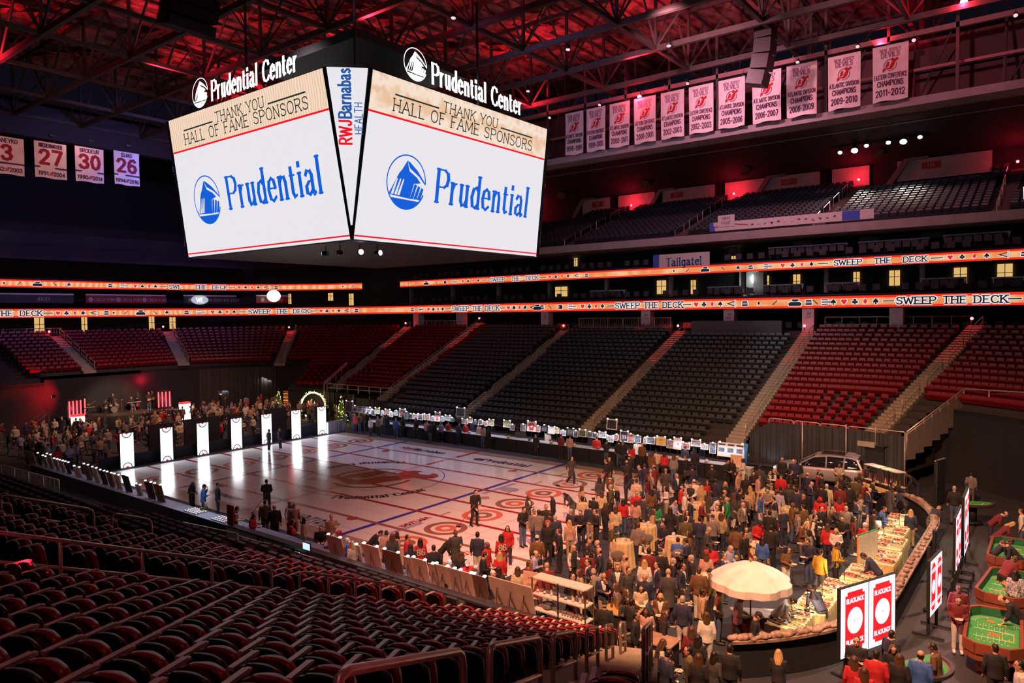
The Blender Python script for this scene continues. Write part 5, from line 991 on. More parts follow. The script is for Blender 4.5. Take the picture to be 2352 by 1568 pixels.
def proto(sex, pose, low=False):
    q = POSES[pose]; f = sex == 'f'; sw = .165 if f else .19; drop = q.get('drop', 0)
    L = Matrix.Translation((0, 0, -drop)) @ Matrix.Translation((0, 0, .95)) @ Matrix.Rotation(radians(q['lean']), 4, 'X') @ Matrix.Translation((0, 0, -.95))
    Li = L.inverted(); HM = L @ Matrix.Translation((0, 0, 1.5)) @ Matrix.Rotation(radians(q['head']), 4, 'X') @ Matrix.Translation((0, -.012, .135))
    arms = []; k = (.9 if f else 1)
    for i, (e, w) in enumerate(q['arms']):
        s = (sw if i == 0 else -sw, 0, 1.425); arms.append([L @ Vector(s), L @ Vector((e[0]*k, e[1], e[2])), L @ Vector((w[0]*k, w[1], w[2]))])
    if pose == 'f': hipy = .06
    else: hipy = 0
    legs = []
    for i, sx in enumerate((1, -1)):
        kn, an = q['legs'][i] if 'legs' in q else ((sx*.095, -.015+hipy*.6, .50), (sx*.1, .02+hipy*.3, .08))
        legs.append([Vector((sx*.085, hipy*.5, .92-drop)), Vector(kn), Vector(an)])
    vb = .034 if low else .0105
    # ---- body: one continuous skin
    b = MB(); tw = (.145, .125, .155, .16, .115) if f else (.155, .145, .17, .185, .13)
    b.rings([(0, 0, .86, .12, .09), (0, 0, .93, .155, .105), (0, 0, 1.05, tw[1], .095), (0, 0, 1.25, tw[2], .11), (0, 0, 1.38, tw[3], .10), (0, .005, 1.455, tw[4], .08), (0, .01, 1.49, .062, .062), (0, .0, 1.57, .054, .056)], 16); b.xf(L)
    i0 = len(b.v); b.rings([(0, -.045, -.118, .026, .026), (0, -.034, -.095, .05, .052), (0, -.014, -.05, .066, .078), (0, 0, 0, .073, .09), (0, .006, .05, .076, .096), (0, .01, .09, .062, .08), (0, .012, .118, .026, .034)], 18)
    b.tube([(0, -.086, .03), (0, -.112, -.022)], [.009, .0145], 6); b.ball((.075, .008, -.005), (.014, .022, .033), 8, 5); b.ball((-.075, .008, -.005), (.014, .022, .033), 8, 5); b.ball((0, -.082, .036), (.05, .014, .01), 8, 4); b.ball((0, -.086, -.058), (.026, .012, .012), 8, 4)
    b.xf(HM, i0); hands = []
    for s, (sh, el, wr) in zip((1, -1), arms):
        b.tube([sh+(sh-el).normalized()*.03, sh.lerp(el, .4), el, el.lerp(wr, .3), wr], [.056, .048, .038, .04, .027], 10)
        d = (wr-el).normalized(); side = Vector((s, 0, 0)); side = (side-d*side.dot(d)).normalized(); nn = d.cross(side)*(-s)
        pc = wr+d*.055; M = Matrix(((side.x, d.x, nn.x, pc.x), (side.y, d.y, nn.y, pc.y), (side.z, d.z, nn.z, pc.z), (0, 0, 0, 1)))
        i0 = len(b.v); b.ball((0, 0, 0), (.04, .055, .017), 10, 6)
        for j, (fx, fl) in enumerate(((-.03, .055), (-.01, .068), (.011, .064), (.03, .05))): b.tube([(fx, .035, 0), (fx*1.15, .04+fl*.55, -.006), (fx*1.1, .04+fl, -.03)], [.0105, .0098, .008], 6)
        b.tube([(-.03, -.02, -.004), (-.058, .015, -.016), (-.055, .045, -.03)], [.013, .0115, .009], 6); b.xf(M, i0); hands.append(M.copy())
    for s, (h, kn, an) in zip((1, -1), legs):
        b.tube([h, h.lerp(kn, .5), kn, kn.lerp(an, .35), an], [.085, .075, .052, .055, .034], 10)
        fd = Vector((0, -1, 0)) if pose != 'w' or s > 0 else Vector((0, -.75, -.5)); b.tube([an+Vector((0, .04, -.03)), an+fd*.1+Vector((0, 0, -.045)), an+fd*.19+Vector((0, 0, -.052))], [.04, .042, .026], 8, flat=.75)
    body = remesh(b, vb, 1)
    HMi = HM.inverted(); mi = [0]*len(body.polygons)
    if not low:
        for p in body.polygons:
            h = HMi @ p.center
            if abs(h.z) < .13 and h.y < -.05:
                if abs(abs(h.x)-.031) < .0145 and abs(h.z-.016) < .0085: mi[p.index] = 1
                elif abs(abs(h.x)-.031) < .02 and abs(h.z-.043) < .006: mi[p.index] = 1
                elif abs(h.x) < .024 and abs(h.z+.06) < .007: mi[p.index] = 2
    for m in range(3): body.materials.append(None)
    body.polygons.foreach_set('material_index', mi)
    # ---- upper garment (short and long hems)
    tops = {}
    for hem in ('short', 'long') if pose not in 's' else ('short',):
        t = MB(); w = [x+.028 for x in tw]; R = []
        if hem == 'long': R = [(0, 0, .56, .20, .17), (0, 0, .75, .19, .155)]
        R += [(0, 0, .87, w[0]+.012, .135), (0, 0, .98, w[0], .128), (0, 0, 1.08, w[1]+.008, .122), (0, 0, 1.25, w[2]+.004, .138), (0, 0, 1.385, w[3], .122), (0, .005, 1.455, w[4]+.01, .1), (0, .01, 1.5, .08, .08)]
        t.rings(R, 18); t.xf(L)
        for sh, el, wr in arms: t.tube([sh+(sh-el).normalized()*.045, sh.lerp(el, .35), el, el.lerp(wr, .5), el.lerp(wr, .96)], [.07, .066, .056, .052, .043], 10)
        me = remesh(t, .034 if low else .0165, 4); mi = []
        for p in me.polygons:
            c = p.center; u = Li @ c; k_ = 0
            e = (u.x/(w[3] if u.z > 1.3 else w[2]))**2+(u.y/.14)**2
            if min(min(seg_d(c, a[0], a[1]), seg_d(c, a[1], a[2])) for a in arms) < .088 and (e > .98 or min(seg_d(c, a[1], a[2]) for a in arms) < .075): k_ = 1
            elif u.y < -.04 and u.z > 1.14 and abs(u.x) < .02+(u.z-1.14)*.2: k_ = 2
            mi.append(k_)
        for m in range(3): me.materials.append(None)
        me.polygons.foreach_set('material_index', mi); tops[hem] = me
    t = MB(); t.ball((0, hipy*.5, .90-drop), (.165, .122, .11), 14, 8)
    for h, kn, an in legs: t.tube([h+Vector((0, 0, .02)), h.lerp(kn, .5), kn, kn.lerp(an, .5), an+Vector((0, 0, .0))], [.104, .095, .074, .066, .064], 10)
    trou = remesh(t, .034 if low else .0165, 3); trou.materials.append(None)
    t = MB()
    for s, (h, kn, an) in zip((1, -1), legs):
        fd = Vector((0, -1, 0)) if pose != 'w' or s > 0 else Vector((0, -.75, -.5)); t.tube([an+Vector((0, .055, -.028)), an+Vector((0, .03, -.03)), an+fd*.1+Vector((0, 0, -.038)), an+fd*.2+Vector((0, 0, -.05)), an+fd*.225+Vector((0, 0, -.056))], [.03, .05, .053, .042, .02], 10, flat=.8)
    shoe = remesh(t, .034 if low else .016, 2); shoe.materials.append(None)
    return dict(body=body, tops=tops, trousers=trou, shoes=shoe, HM=HM, hands=hands)
def hair_mesh(kind, low=False):
    v = .03 if low else .012; b = MB()
    if kind == 'short': b.ball((0, .022, .030), (.083, .096, .098), 16, 10); b.ball((0, .06, -.03), (.07, .05, .06), 12, 8)
    if kind == 'long': b.ball((0, .022, .028), (.087, .098, .102), 16, 10); b.rings([(0, .05, .06, .07, .05), (0, .045, 0, .093, .062), (0, .06, -.1, .105, .058), (0, .075, -.2, .105, .05), (0, .085, -.30, .07, .035)], 14); [b.tube([(s*.072, -.03, .05), (s*.088, -.02, -.05), (s*.095, -.005, -.15), (s*.085, .01, -.24)], [.026, .03, .034, .02], 8) for s in (1, -1)]
    if kind == 'curly':
        r = random.Random(2); b.ball((0, .03, .03), (.1, .11, .11), 14, 9)
        for i in range(60): a, z = r.uniform(0, 2*pi), r.uniform(-.06, .12); rr = .11*sqrt(max(.1, 1-(z/.15)**2)); y = sin(a)*rr+.04; (b.ball((cos(a)*rr, y, z+.01), .03, 6, 4) if y > -.05 else None)
    if kind == 'cap': b.ball((0, .008, .045), (.087, .104, .088), 16, 8); b.tube([(0, -.06, .055), (0, -.12, .048), (0, -.165, .035)], [.072, .07, .05], 10, flat=.14)
    if kind == 'beanie': b.ball((0, .012, .055), (.09, .106, .105), 16, 10); b.tube([(0, .0, .02), (0, .0, .06)], [.1, .1], 14, flat=1.1); b.ball((0, .02, .17), .03, 8, 6)
    if kind == 'fringe': b.rings([(0, .05, -.05, .07, .05), (0, .035, 0, .082, .07), (0, .03, .035, .078, .076)], 14)
    m = remesh(b, v, 2); m.materials.append(None); return m
SKIN = [mat('skin_%d' % i, c, .55, var=.05) for i, c in enumerate(((.62, .36, .26), (.55, .30, .20), (.42, .22, .14), (.16, .075, .045)))]
EYE = mat('eye_dark', (.03, .02, .02), .3); LIP = mat('lips', (.42, .13, .12), .5)
HC = dict(s=mat('hair_dark', (.018, .012, .010), .5), b=mat('hair_brown', (.075, .035, .018), .5), g=mat('hair_grey', (.34, .32, .31), .55), y=mat('hair_blonde', (.46, .29, .13), .5), r=mat('hair_red', (.30, .07, .02), .5), k=mat('cap_dark', (.02, .02, .026), .8), c=mat('cap_pale', (.55, .50, .46), .8), h=mat('cap_red', (.5, .02, .03), .8))
def cl(n, c, r=.8): return mat('cloth_'+n, c, r, var=.16, scale=14)
CC = dict(K=cl('black', (.018, .017, .021)), N=cl('navy_suit', (.028, .032, .075)), n=cl('navy', (.022, .026, .06)), G=cl('grey_suit', (.20, .17, .165)), g=cl('grey', (.24, .215, .21)), C=cl('charcoal', (.06, .056, .06)), B=cl('brown', (.15, .075, .035)), T=cl('tan', (.42, .29, .17)), W=cl('white', (.70, .66, .63)), w=cl('cream', (.58, .47, .34)),
 R=cl('red', (.52, .02, .03)), J=cl('jersey_red', (.46, .02, .025)), P=cl('pink', (.50, .30, .27)), Y=cl('mustard', (.52, .30, .03)), L=cl('lavender', (.36, .34, .56)), U=cl('blue', (.05, .13, .46)), E=cl('green', (.02, .26, .10)), M=cl('maroon', (.16, .02, .028)), V=cl('vest_black', (.03, .026, .03)), S=mat('cloth_pattern', (.42, .40, .48), .8, var=.9, scale=18), F=cl('olive', (.10, .085, .035)))
TR = dict(k=cl('trouser_black', (.02, .019, .023)), n=cl('trouser_navy', (.03, .034, .07)), j=cl('jeans', (.08, .11, .22)), t=cl('chinos', (.40, .30, .19)), g=cl('trouser_grey', (.11, .10, .105)), w=cl('trouser_white', (.60, .56, .52)))
SHOE = mat('shoe_dark', (.03, .022, .02), .4); SHOEW = mat('shoe_white', (.65, .62, .6), .5)
HK = dict(s='short', b='short', g='short', x=None, l='long', L='long', y='long', r='curly', c='cap', k='cap', h='beanie')
HM_ = dict(s='s', b='b', g='g', l='s', L='b', y='y', r='r', c='c', k='k', h='h')
# where each guest stands: the head seen from the camera, followed down to the arena floor
LST=[]
def heads(ox,oy,s,txt):
    for ln in txt.strip().replace('\n',';').split(';'):
        ln=ln.strip()
        if not ln: continue
        a=ln.split(); x,y=float(a[0]),float(a[1]); LST.append((ox+x/s,oy+y/s,a[2],a[3],a[4],int(a[5])))
ZA=6.533
heads(1180,1060,ZA,'''215 530 L C c 1;590 530 c K a 6;130 740 s K p 1;300 760 b G a 1;375 790 s G a 4;480 690 s K a 0;540 790 b K a 4;620 860 g N a 4
510 960 r K a 0;690 1060 b K a 6;840 900 y P a 4;850 760 g N a 3;1010 770 s K p 0;1145 680 s N a 4;1195 550 c K c 3;1060 545 l w p 0;1030 580 s w d 4;870 470 l C f 7
1015 375 L T a 3;1290 255 l C a 4;1445 290 s V p 0;1465 400 g F a 6;1320 470 L w a 4;1560 370 y K p 6;1640 580 l R a 4;1840 490 s R d 0;1830 590 L P a 4;1530 710 L w a 4
1460 930 y F d 2;1840 320 s w p 4;2080 240 b g a 6;1905 90 x N p 6;1965 75 b N a 4;2055 160 x M a 4;2280 160 x C a 4;2110 400 s N a 4;2070 450 l B a 4
2290 400 l W d 6;2140 640 l E a 4;2080 740 L T d 2;1865 1000 b G a 4;2255 950 x n s 7;1895 1190 x V p 2;1440 180 L B p 0;1400 10 s K w 6;1690 270 s n f 2
885 1270 y V d 1;1090 1210 x K p 2;1270 1250 x C a 6;1300 1350 x N a 6;1430 1370 b N a 2;300 1400 x L h 2;350 1180 c B a 4;1100 1400 s M p 4;1690 1490 x T a 6;1960 1500 y W a 4;2250 1290 s T p 6;2030 1390 s M a 4
1700 30 c K b 4;1940 560 s C d 3;1370 640 L K a 3;1240 790 b K d 6;1330 800 l K a 2''')
heads(1180,1240,ZA,'''215 410 b M a 2;500 430 x M a 4;1000 480 L T a 6;1135 370 s N d 6;1200 520 x g a 4;1345 570 x N h 0;1555 430 b C a 0;1500 560 s C f 1;1715 470 s C d 1;1430 350 l M a 2
2170 400 s N a 6;2320 540 x C a 4;1970 570 x n a 0;1900 690 l w p 0;1660 770 L M a 2;2210 830 y B p 0;1990 1040 l P p 0;2240 1090 L K d 2;1360 990 k K a 4;860 570 s K a 1;60 430 L w a 4
1640 860 l C p 1;1760 960 s K d 3;1560 700 L G a 6;1120 640 s C a 3;1820 1180 s K a 2''')
heads(1440,1180,ZA,'''880 90 s F a 4;1090 90 s N a 4;1290 75 k G a 4;1190 270 g C p 2;760 405 s U s 4;915 430 s N p 6;950 280 l B a 6;1260 500 k R p 0;1520 510 g L p 1;1640 240 s B a 4
1785 210 L g p 0;1960 160 k R p 1;2030 380 l U a 4;1580 220 L K a 0;1930 640 s K s 0;1650 630 s K s 0;1430 660 b N a 2;1190 620 L P a 4;980 700 g K a 6;680 720 g K d 2;820 820 s N a 2;630 930 x C a 4
1080 890 b B a 4;1270 890 k F a 6;1120 1220 s T a 2;1380 1180 s w i 2;810 1150 l w d 2;830 1300 g N a 4;1660 1290 k W p 2;2230 1320 k W f 2;580 500 s T a 6;500 610 k K a 4
1760 330 s K d 1;2160 250 s K a 4;560 30 l B d 1''')
heads(1440,1328,ZA,'''1195 570 L W a 4;970 790 L M a 4;1060 910 l K a 4;470 960 L V s 2;580 1190 s N p 3;940 1100 s F a 6;1070 1200 L K a 4;1910 590 k K p 2;1540 1090 s K a 4;1300 1130 l C a 3;2270 1130 y K s 4''')
heads(1740,1200,ZA,'''660 30 s B h 2;780 320 s n p 7;935 470 s Y a 3;1165 370 s Y p 2;425 380 l B p 1;1180 110 y W p 0;1600 70 c R a 3;1815 570 s N f 6;960 1110 k N f 5;1050 40 L R a 4;790 140 l g p 6''')
heads(1480,1000,ZA,'''175 260 s w i 0;300 270 l R a 0;205 120 s T f 3;440 320 L g a 2;610 190 s N a 4;635 345 b K a 6;740 190 l N a 4;880 170 c N p 2;1150 210 l B a 4;1320 200 x G a 2;1560 260 k K a 0;1490 390 s W d 6
1310 370 L K a 0;1230 410 s K p 1;1400 600 b P a 2;1015 480 x K a 4;720 500 s N a 4;560 580 s K f 1;480 620 g N d 1;320 530 x C a 4;700 770 s V p 0;750 720 c W h 4;545 800 x R a 2;600 890 g W a 2;330 790 L W d 6
860 770 y T a 4;1215 720 y K a 0;430 1020 s L p 1;1050 960 s W f 1;1190 870 x C a 2;1250 980 x E a 6;1470 1050 g G a 1;1700 660 s P a 2;1585 780 y T a 4;1730 500 k C a 4;1965 550 g V d 6;2070 370 g K a 4
2190 560 s K d 2;2050 630 k R a 4;2240 400 x N a 4;2310 390 l K a 0;1860 840 s g p 0;2010 860 b L a 4;2160 790 s C d 0;2280 850 s N a 4;1740 920 b U a 2;1970 980 s N p 6;2210 1070 x B a 2;2090 1140 g N p 5
1880 1200 s K a 4;1920 1100 s g p 5;110 290 L B a 1;760 240 l K a 2;1480 940 s C a 4;1330 900 L C a 3;1540 870 s T a 4;960 850 L C a 3;1100 850 r K a 4;640 1140 l C a 0;560 1130 s W a 3;390 1110 l K a 4;1060 690 s N a 3
1430 840 s K a 3;1640 560 L K p 0;1530 640 s K d 0;690 1000 s N d 2;1090 1120 s w a 0;1150 1200 L T d 4;850 1040 x M p 2;930 700 L R d 1;150 500 x M a 5;40 640 l M a 2;1860 560 s C s 1''')
heads(1640,1020,ZA,'''1395 470 x N a 3;1430 610 x N p 2;1250 660 s T p 6;1595 860 h R p 0;1610 660 s K a 4;1690 650 c w a 4;1880 820 L R a 4;1825 620 s N a 2;1890 660 s M a 4;2030 660 s K a 4;2130 560 s F a 4;2240 620 x M a 2;2290 710 x N p 2
2120 870 s N p 2;2170 790 s T d 1;1985 990 s g a 0;1270 1060 k g a 6;1500 1120 s V d 2;1600 990 s K d 1;1710 1080 x K p 2;1810 1000 s K h 7;2080 1100 l M a 2;2200 1110 g G a 4;1930 1140 s K p 0;1700 1200 L R a 4
1720 270 s g d 1;1880 320 s T p 0;2180 470 x K a 3;1905 510 L K a 0;1820 500 x g a 2;1620 490 k K a 6;1560 460 s M a 2;1960 500 L T a 1;2170 540 s K a 3;1090 640 s K a 4;1330 800 x K a 1;1480 1050 b T d 2;1350 960 s B a 5;1150 560 l K a 4;1000 690 s K a 4;1330 1180 s K p 5''')
heads(1880,1020,ZA,'''740 350 s V a 0;800 560 s N p 2;560 560 s F a 4;940 1000 s U p 2;830 1050 s V a 4;1480 480 x K f 6;1070 700 s C a 3;1280 640 k K f 6;1300 760 k N f 6;1385 1000 y N a 4;1490 1010 k K a 4;1690 980 k N f 3
1895 110 b M a 0;2040 700 g K a 4;2290 450 s G w 6;700 1240 c M a 2''')
heads(2080,1060,3.2,'''630 385 x M f 2;690 450 y M f 2;660 590 s K f 2;720 745 b M f 3;840 640 b K f 6;860 380 s W a 6;805 820 l S a 4''')
heads(1992,1328,3.733,'''780 180 s M p 0;785 95 s M a 0;1330 230 x K f 6;1100 610 s K a 4;600 610 s B p 6;455 690 x U a 4;275 690 L K a 4;75 690 s R a 4;215 570 L K p 0;1320 790 s W a 6''')
heads(0,0,1,'''1968 1478 s K c 0;1962 1515 L R a 4;1985 1545 L R a 4;2046 1462 s K d 3''')
heads(860,1180,ZA,'''180 310 s P p 4;265 350 L C a 4;345 300 l P d 6;485 380 s R d 2;540 490 l K a 4;690 400 l J a 4;1215 320 s C d 0;1000 400 s K f 2;890 530 s K a 4;1545 350 s N a 4;1905 330 l J a 4;2000 210 l R a 0;830 660 s N f 2
1300 600 L K a 4;1125 770 g K a 4;1390 740 c R p 0;1510 870 x N d 3;1620 640 s K p 2;1880 610 y R a 4;1680 510 x R a 1;1760 940 x N a 2;1860 830 l K a 4''')
heads(560,1140,3.733,'''180 60 s B a 4;262 110 x K a 0;388 60 x V a 1;430 90 x P a 4;510 205 l P a 2;750 175 s P d 0;660 275 s K s 0;720 320 h W f 1;930 400 y W a 5;970 405 g U f 5;1070 330 s K f 2;70 150 L R p 1;390 215 l R s 2''')
heads(460,1080,9.8,'''385 360 s N a 2;60 400 s U h 2;-200 280 l K p 1;60 730 l F s 1;770 890 s V p 2;930 1060 L R s 2;1170 960 l M a 1''')
heads(0,0,1,'''612 1108 s K b 4;617 988 s K b 0;643 985 s K b 0;1312 1053 s C w 1;1089 1133 s K b 1''')
heads(780,900,3.733,'''45 190 b C a 4;110 190 s N a 4;135 200 s J a 4;170 195 g g a 4;210 185 s B a 4;242 190 s K a 4;265 228 s W a 4;330 225 s g a 4;372 210 y T a 4;400 215 s n a 4;480 232 x U a 4;540 225 l K a 3;655 245 l K a 5;745 258 s P a 3;775 268 s K a 5;805 262 s K a 3;870 262 s S a 4;930 262 k J a 4;1020 280 s C a 4
1080 275 s R a 4;1135 268 s N a 4;1195 288 l P a 4;1228 300 l P a 3;1275 310 l K a 4;1320 275 x K a 4''')
heads(1120,960,3.733,'''70 52 x N a 4;50 56 g N a 3;255 92 l C a 4;300 95 s C w 2;415 148 s K a 1;515 118 l W a 4;558 115 s K a 4;628 152 s M a 1;703 165 s P a 0;885 158 l N a 4;935 178 s R a 4;975 148 s N a 4;1015 200 s K p 0;1125 208 s K a 4;1160 218 s K a 4;1195 190 k K a 0;1235 235 l R a 4;1285 208 s W a 0;1325 235 x B a 4;1043 355 s K a 0;1210 345 c K b 4''')

def floor_point(px, py, z):
    v = cam_o.matrix_world.to_3x3() @ Vector(((px-1176)/1648.36, (784-py)/1648.36, -1)); k = (z-CAM.z)/v.z; return CAM.x+v.x*k, CAM.y+v.y*k
PL = []
for (hx, hy, h_, t_, p_, f_) in LST:
    qx, qy = floor_point(hx, hy, {'f': 1.38, 's': 1.22}.get(p_, 1.60))
    if any(abs(qx-o_[0])+abs(qy-o_[1]) < .42 for o_ in PL): continue
    PL.append((qx, qy, h_, t_, p_, f_))
PL.sort(key=lambda p: hypot(p[0]-CAM.x, p[1]-CAM.y))
NIND = 303
_PR = {}; _HR = {}
def get_proto(sex, pose, low=False):
    k = (sex, pose, low)
    if k not in _PR: _PR[k] = proto(sex, pose, low)
    return _PR[k]
def get_hair(k, low=False):
    if (k, low) not in _HR: _HR[(k, low)] = hair_mesh(k, low)
    return _HR[(k, low)]
def setm(o, ms):
    for i, m in enumerate(ms): o.material_slots[i].link = 'OBJECT'; o.material_slots[i].material = m
HN = dict(s='short dark hair', b='short brown hair', g='grey hair', x='shaved head', l='long dark hair', L='long brown hair', y='long blonde hair', r='curly red hair', c='pale cap', k='dark cap', h='red knit hat')
TN = dict(K='black top', N='navy suit', n='navy sweater', G='grey suit', g='grey sweater', C='charcoal coat', B='brown jacket', T='tan blazer', W='white jacket', w='cream sweater', R='red sweater', J='red jersey', P='pink blouse', Y='mustard jacket', L='lavender shirt', U='blue jacket', E='green top', M='maroon top', V='vest over white sleeves', S='patterned sweater', F='olive jacket')
PN = dict(a='standing', d='holding a drink', p='hands together', c='arms folded', h='hand at face', f='bending forward', w='walking', i='hands on hips', s='sitting', b='gripping a broom')
def zone(x, y):
    if -16 < x < 14 and -8.8 < y < 9.7: return 'on the ice'
    if x > 31.2: return 'at the gaming tables'
    if hypot(x-27.2, y+9) < 2.6: return 'by the white umbrella'
    if x > 27.3 and y < 8.5: return 'by the bright buffet'
    if y < -9.2 and x < 20: return 'by the near display boards'
    if hypot(x-22.5, y+11) < 2.4: return 'by the bottle shelves'
    if y > 9.3 and x < 19.5: return 'at the far auction tables'
    if hypot(x-23.5, y-12.5) < 3.6: return 'by the silver car'
    if x < 19 : return 'beside the ice edge'
    if y > 4: return 'in the deep crowd'
    if y > -2: return 'in the middle crowd'
    return 'among the cocktail tables'
def make_person(x, y, h, t, p, f, rnd, label, name='person', z=0.0, group='guests on the arena floor'):
    fem = h in 'lLy'; sex = 'f' if fem else 'm'; P = get_proto(sex, p); dx, dy = x-CAM.x, y-CAM.y; l = hypot(dx, dy); dx /= l; dy /= l
    a = f*pi/4+rnd.uniform(-.25, .25); fx, fy = -dx*cos(a)+dy*sin(a), -dy*cos(a)-dx*sin(a); rz = atan2(fx, -fy); sc = rnd.uniform(.94, .99) if fem else rnd.uniform(.99, 1.05)
    o = link(name, P['body'], None, (x, y, z), rz); o.scale = (sc,)*3; tag(o, label, 'person', group)
    sk = SKIN[rnd.choice((0, 0, 0, 1, 1, 2, 3) if h not in 'yrg' else (0, 0, 1))]; setm(o, (sk, EYE, LIP))
    hem = 'long' if (t == 'C' or (fem and t in 'KWM' and rnd.random() < .5)) and p != 's' else 'short'
    tp = link('coat' if hem == 'long' else ('vest' if t == 'V' else 'jacket' if t in 'NGBTYCFU' else 'sweater'), P['tops'][hem], o)
    slv = CC['W'] if t == 'V' else CC[t]; vee = CC['W'] if t in 'NG' else (CC['L'] if t == 'T' else CC['R'] if t == 'V' and rnd.random() < .4 else CC['W'] if t in 'CBV' and rnd.random() < .4 else CC[t])
    if t == 'K' and p in 'wb': slv = CC['K']
    setm(tp, (CC[t], slv, vee))
    tr = link('trousers', P['trousers'], o); setm(tr, (TR['k' if t in 'KV' and rnd.random() < .7 else rnd.choice('kknnjjjtggw' if not (p in 'wb') else 'k')],))
    sh = link('shoes', P['shoes'], o); setm(sh, (SHOEW if rnd.random() < .25 else SHOE,))
    if HK[h]:
        hr = link('cap' if HK[h] == 'cap' else 'knit_hat' if HK[h] == 'beanie' else 'hair', get_hair(HK[h]), o); hr.matrix_local = P['HM']; setm(hr, (HC[HM_[h]],))
        if HK[h] in ('cap', 'beanie'): hr = link('hair', get_hair('fringe'), o); hr.matrix_local = P['HM']; setm(hr, (HC[rnd.choice('sbg')],))
    elif rnd.random() < .6: hr = link('hair', get_hair('fringe'), o); hr.matrix_local = P['HM']; setm(hr, (HC[rnd.choice('gbs')],))
    if t == 'J':
        m = MB(); put_text(m, '86', Matrix.Translation((0, .148, 1.12)) @ Matrix.Rotation(pi, 4, 'Z') @ Matrix.Rotation(pi/2, 4, 'X'), 0, 0.004, h=.24, wv=.2, wh=.16); ob('back_number', m, CC['W'], o)
    o['_hand'] = 0; return o, P, sc, rz
def short_desc(p): return HN[p[2]], TN[p[3]]
def label_people(pl):
    n = len(pl); base = []
    for i, p in enumerate(pl):
        hd, tp = short_desc(p); base.append('person with %s in %s, %s %s' % (hd, tp, PN[p[4]], zone(p[0], p[1])))
    def dups(ls):
        c = {}
        for i, s in enumerate(ls): c.setdefault(s, []).append(i)
        return [v for v in c.values() if len(v) > 1]
    FC = {0: 'facing this way', 1: 'facing this way', 7: 'facing this way', 2: 'in profile', 6: 'in profile', 3: 'back turned', 4: 'back turned', 5: 'back turned'}
    for g in dups(base):
        for i in g: base[i] = base[i].replace(', %s ' % PN[pl[i][4]], ', %s, %s ' % (FC[pl[i][5]], PN[pl[i][4]])) if pl[i][4] != 'a' else base[i].replace(', standing ', ', %s ' % FC[pl[i][5]])
    for g in dups(base):
        for i in g:
            p = pl[i]; nb = sorted((j for j in range(n) if j != i), key=lambda j: hypot(pl[j][0]-p[0], pl[j][1]-p[1]))[:6]
            for j in nb:
                q = pl[j]; beh = hypot(q[0]-CAM.x, q[1]-CAM.y) < hypot(p[0]-CAM.x, p[1]-CAM.y)
                s = 'person with %s in %s, %s %s in %s' % (HN[p[2]], TN[p[3]], 'right behind' if beh else 'in front of', HN[q[2]], TN[q[3]])
                if s not in base: base[i] = s; break
    for g in dups(base):
        r = cam_o.matrix_world.to_3x3() @ Vector((1, 0, 0))
        for k, i in enumerate(sorted(g, key=lambda i: (Vector((pl[i][0], pl[i][1], 0))-Vector((CAM.x, CAM.y, 0))).normalized().dot(r))): base[i] += ', %s from the left' % nth(k)
    return base
rp = random.Random(21); IND = PL[:NIND]; LBL = label_people(IND)
PLATE = mat('plate_white', (.75, .72, .66), .4); CUPM = mat('cup_clear', (.75, .62, .5), .15, trans=.4); FOODM = mat('canape', (.55, .33, .12), .6, var=.5, scale=40); BEER = mat('bottle_amber', (.25, .10, .02), .15)
m = MB(); m.lathe((0, 0, 0), [(.02, 0), (.06, .003), (.105, .018), (.1, .02), (.058, .008), (.01, .006)], 16); PLM = m.mesh('plate', PLATE)
m = MB(); [m.ball((.045*cos(k*2.1), .045*sin(k*2.1), .02), (.025, .02, .014), 7, 4) for k in range(3)]; FDM = m.mesh('food', FOODM)
m = MB(); m.lathe((0, 0, 0), [(.028, 0), (.036, .11), (.033, .11), (.026, .006)], 12); CPM = m.mesh('cup', CUPM)
m = MB(); m.lathe((0, 0, .006), [(.024, 0), (.031, .07), (.02, .072)], 10); DRM = m.mesh('drink', BEER)
hl = {}
for i, p in enumerate(IND):
    x, y = p[0], p[1]
    o, P, sc, rz = make_person(x, y, p[2], p[3], p[4], p[5], rp, LBL[i])
    if '_hand' in o: del o['_hand']
    if p[4] in 'dp' and hypot(x-CAM.x, y-CAM.y) < 34 and i % 4 < 3:
        hm = P['hands'][0].translation; hm2 = P['hands'][1].translation; c, s = cos(rz), sin(rz)
        lp = (hm+hm2)/2+Vector((0, -.07, .035)) if p[4] == 'p' else hm+Vector((0, -.045, -.03))
        w = Vector((x+(lp.x*c-lp.y*s)*sc, y+(lp.x*s+lp.y*c)*sc, lp.z*sc)); nm = 'plate' if p[4] == 'p' else 'drinking_cup'
        lab = '%s held by %s person in %s %s' % ('white plate of food' if nm == 'plate' else 'clear cup of drink', HN[p[2]].replace(' hair', '-haired').replace('shaved head', 'shaven').replace('pale cap', 'pale-capped').replace('dark cap', 'dark-capped').replace('red knit hat', 'red-hatted'), TN[p[3]], zone(x, y))
        hl.setdefault(lab, []).append((nm, w))
for lab, L in hl.items():
    for k, (nm, w) in enumerate(L):
        lb = lab if len(L) == 1 else lab+', %s from the front' % nth(k)
        t = link(nm, PLM if nm == 'plate' else CPM, None, w); tag(t, lb, 'plate' if nm == 'plate' else 'cup', 'plates held by guests' if nm == 'plate' else 'cups held by guests'); link('food' if nm == 'plate' else 'drink', FDM if nm == 'plate' else DRM, t)
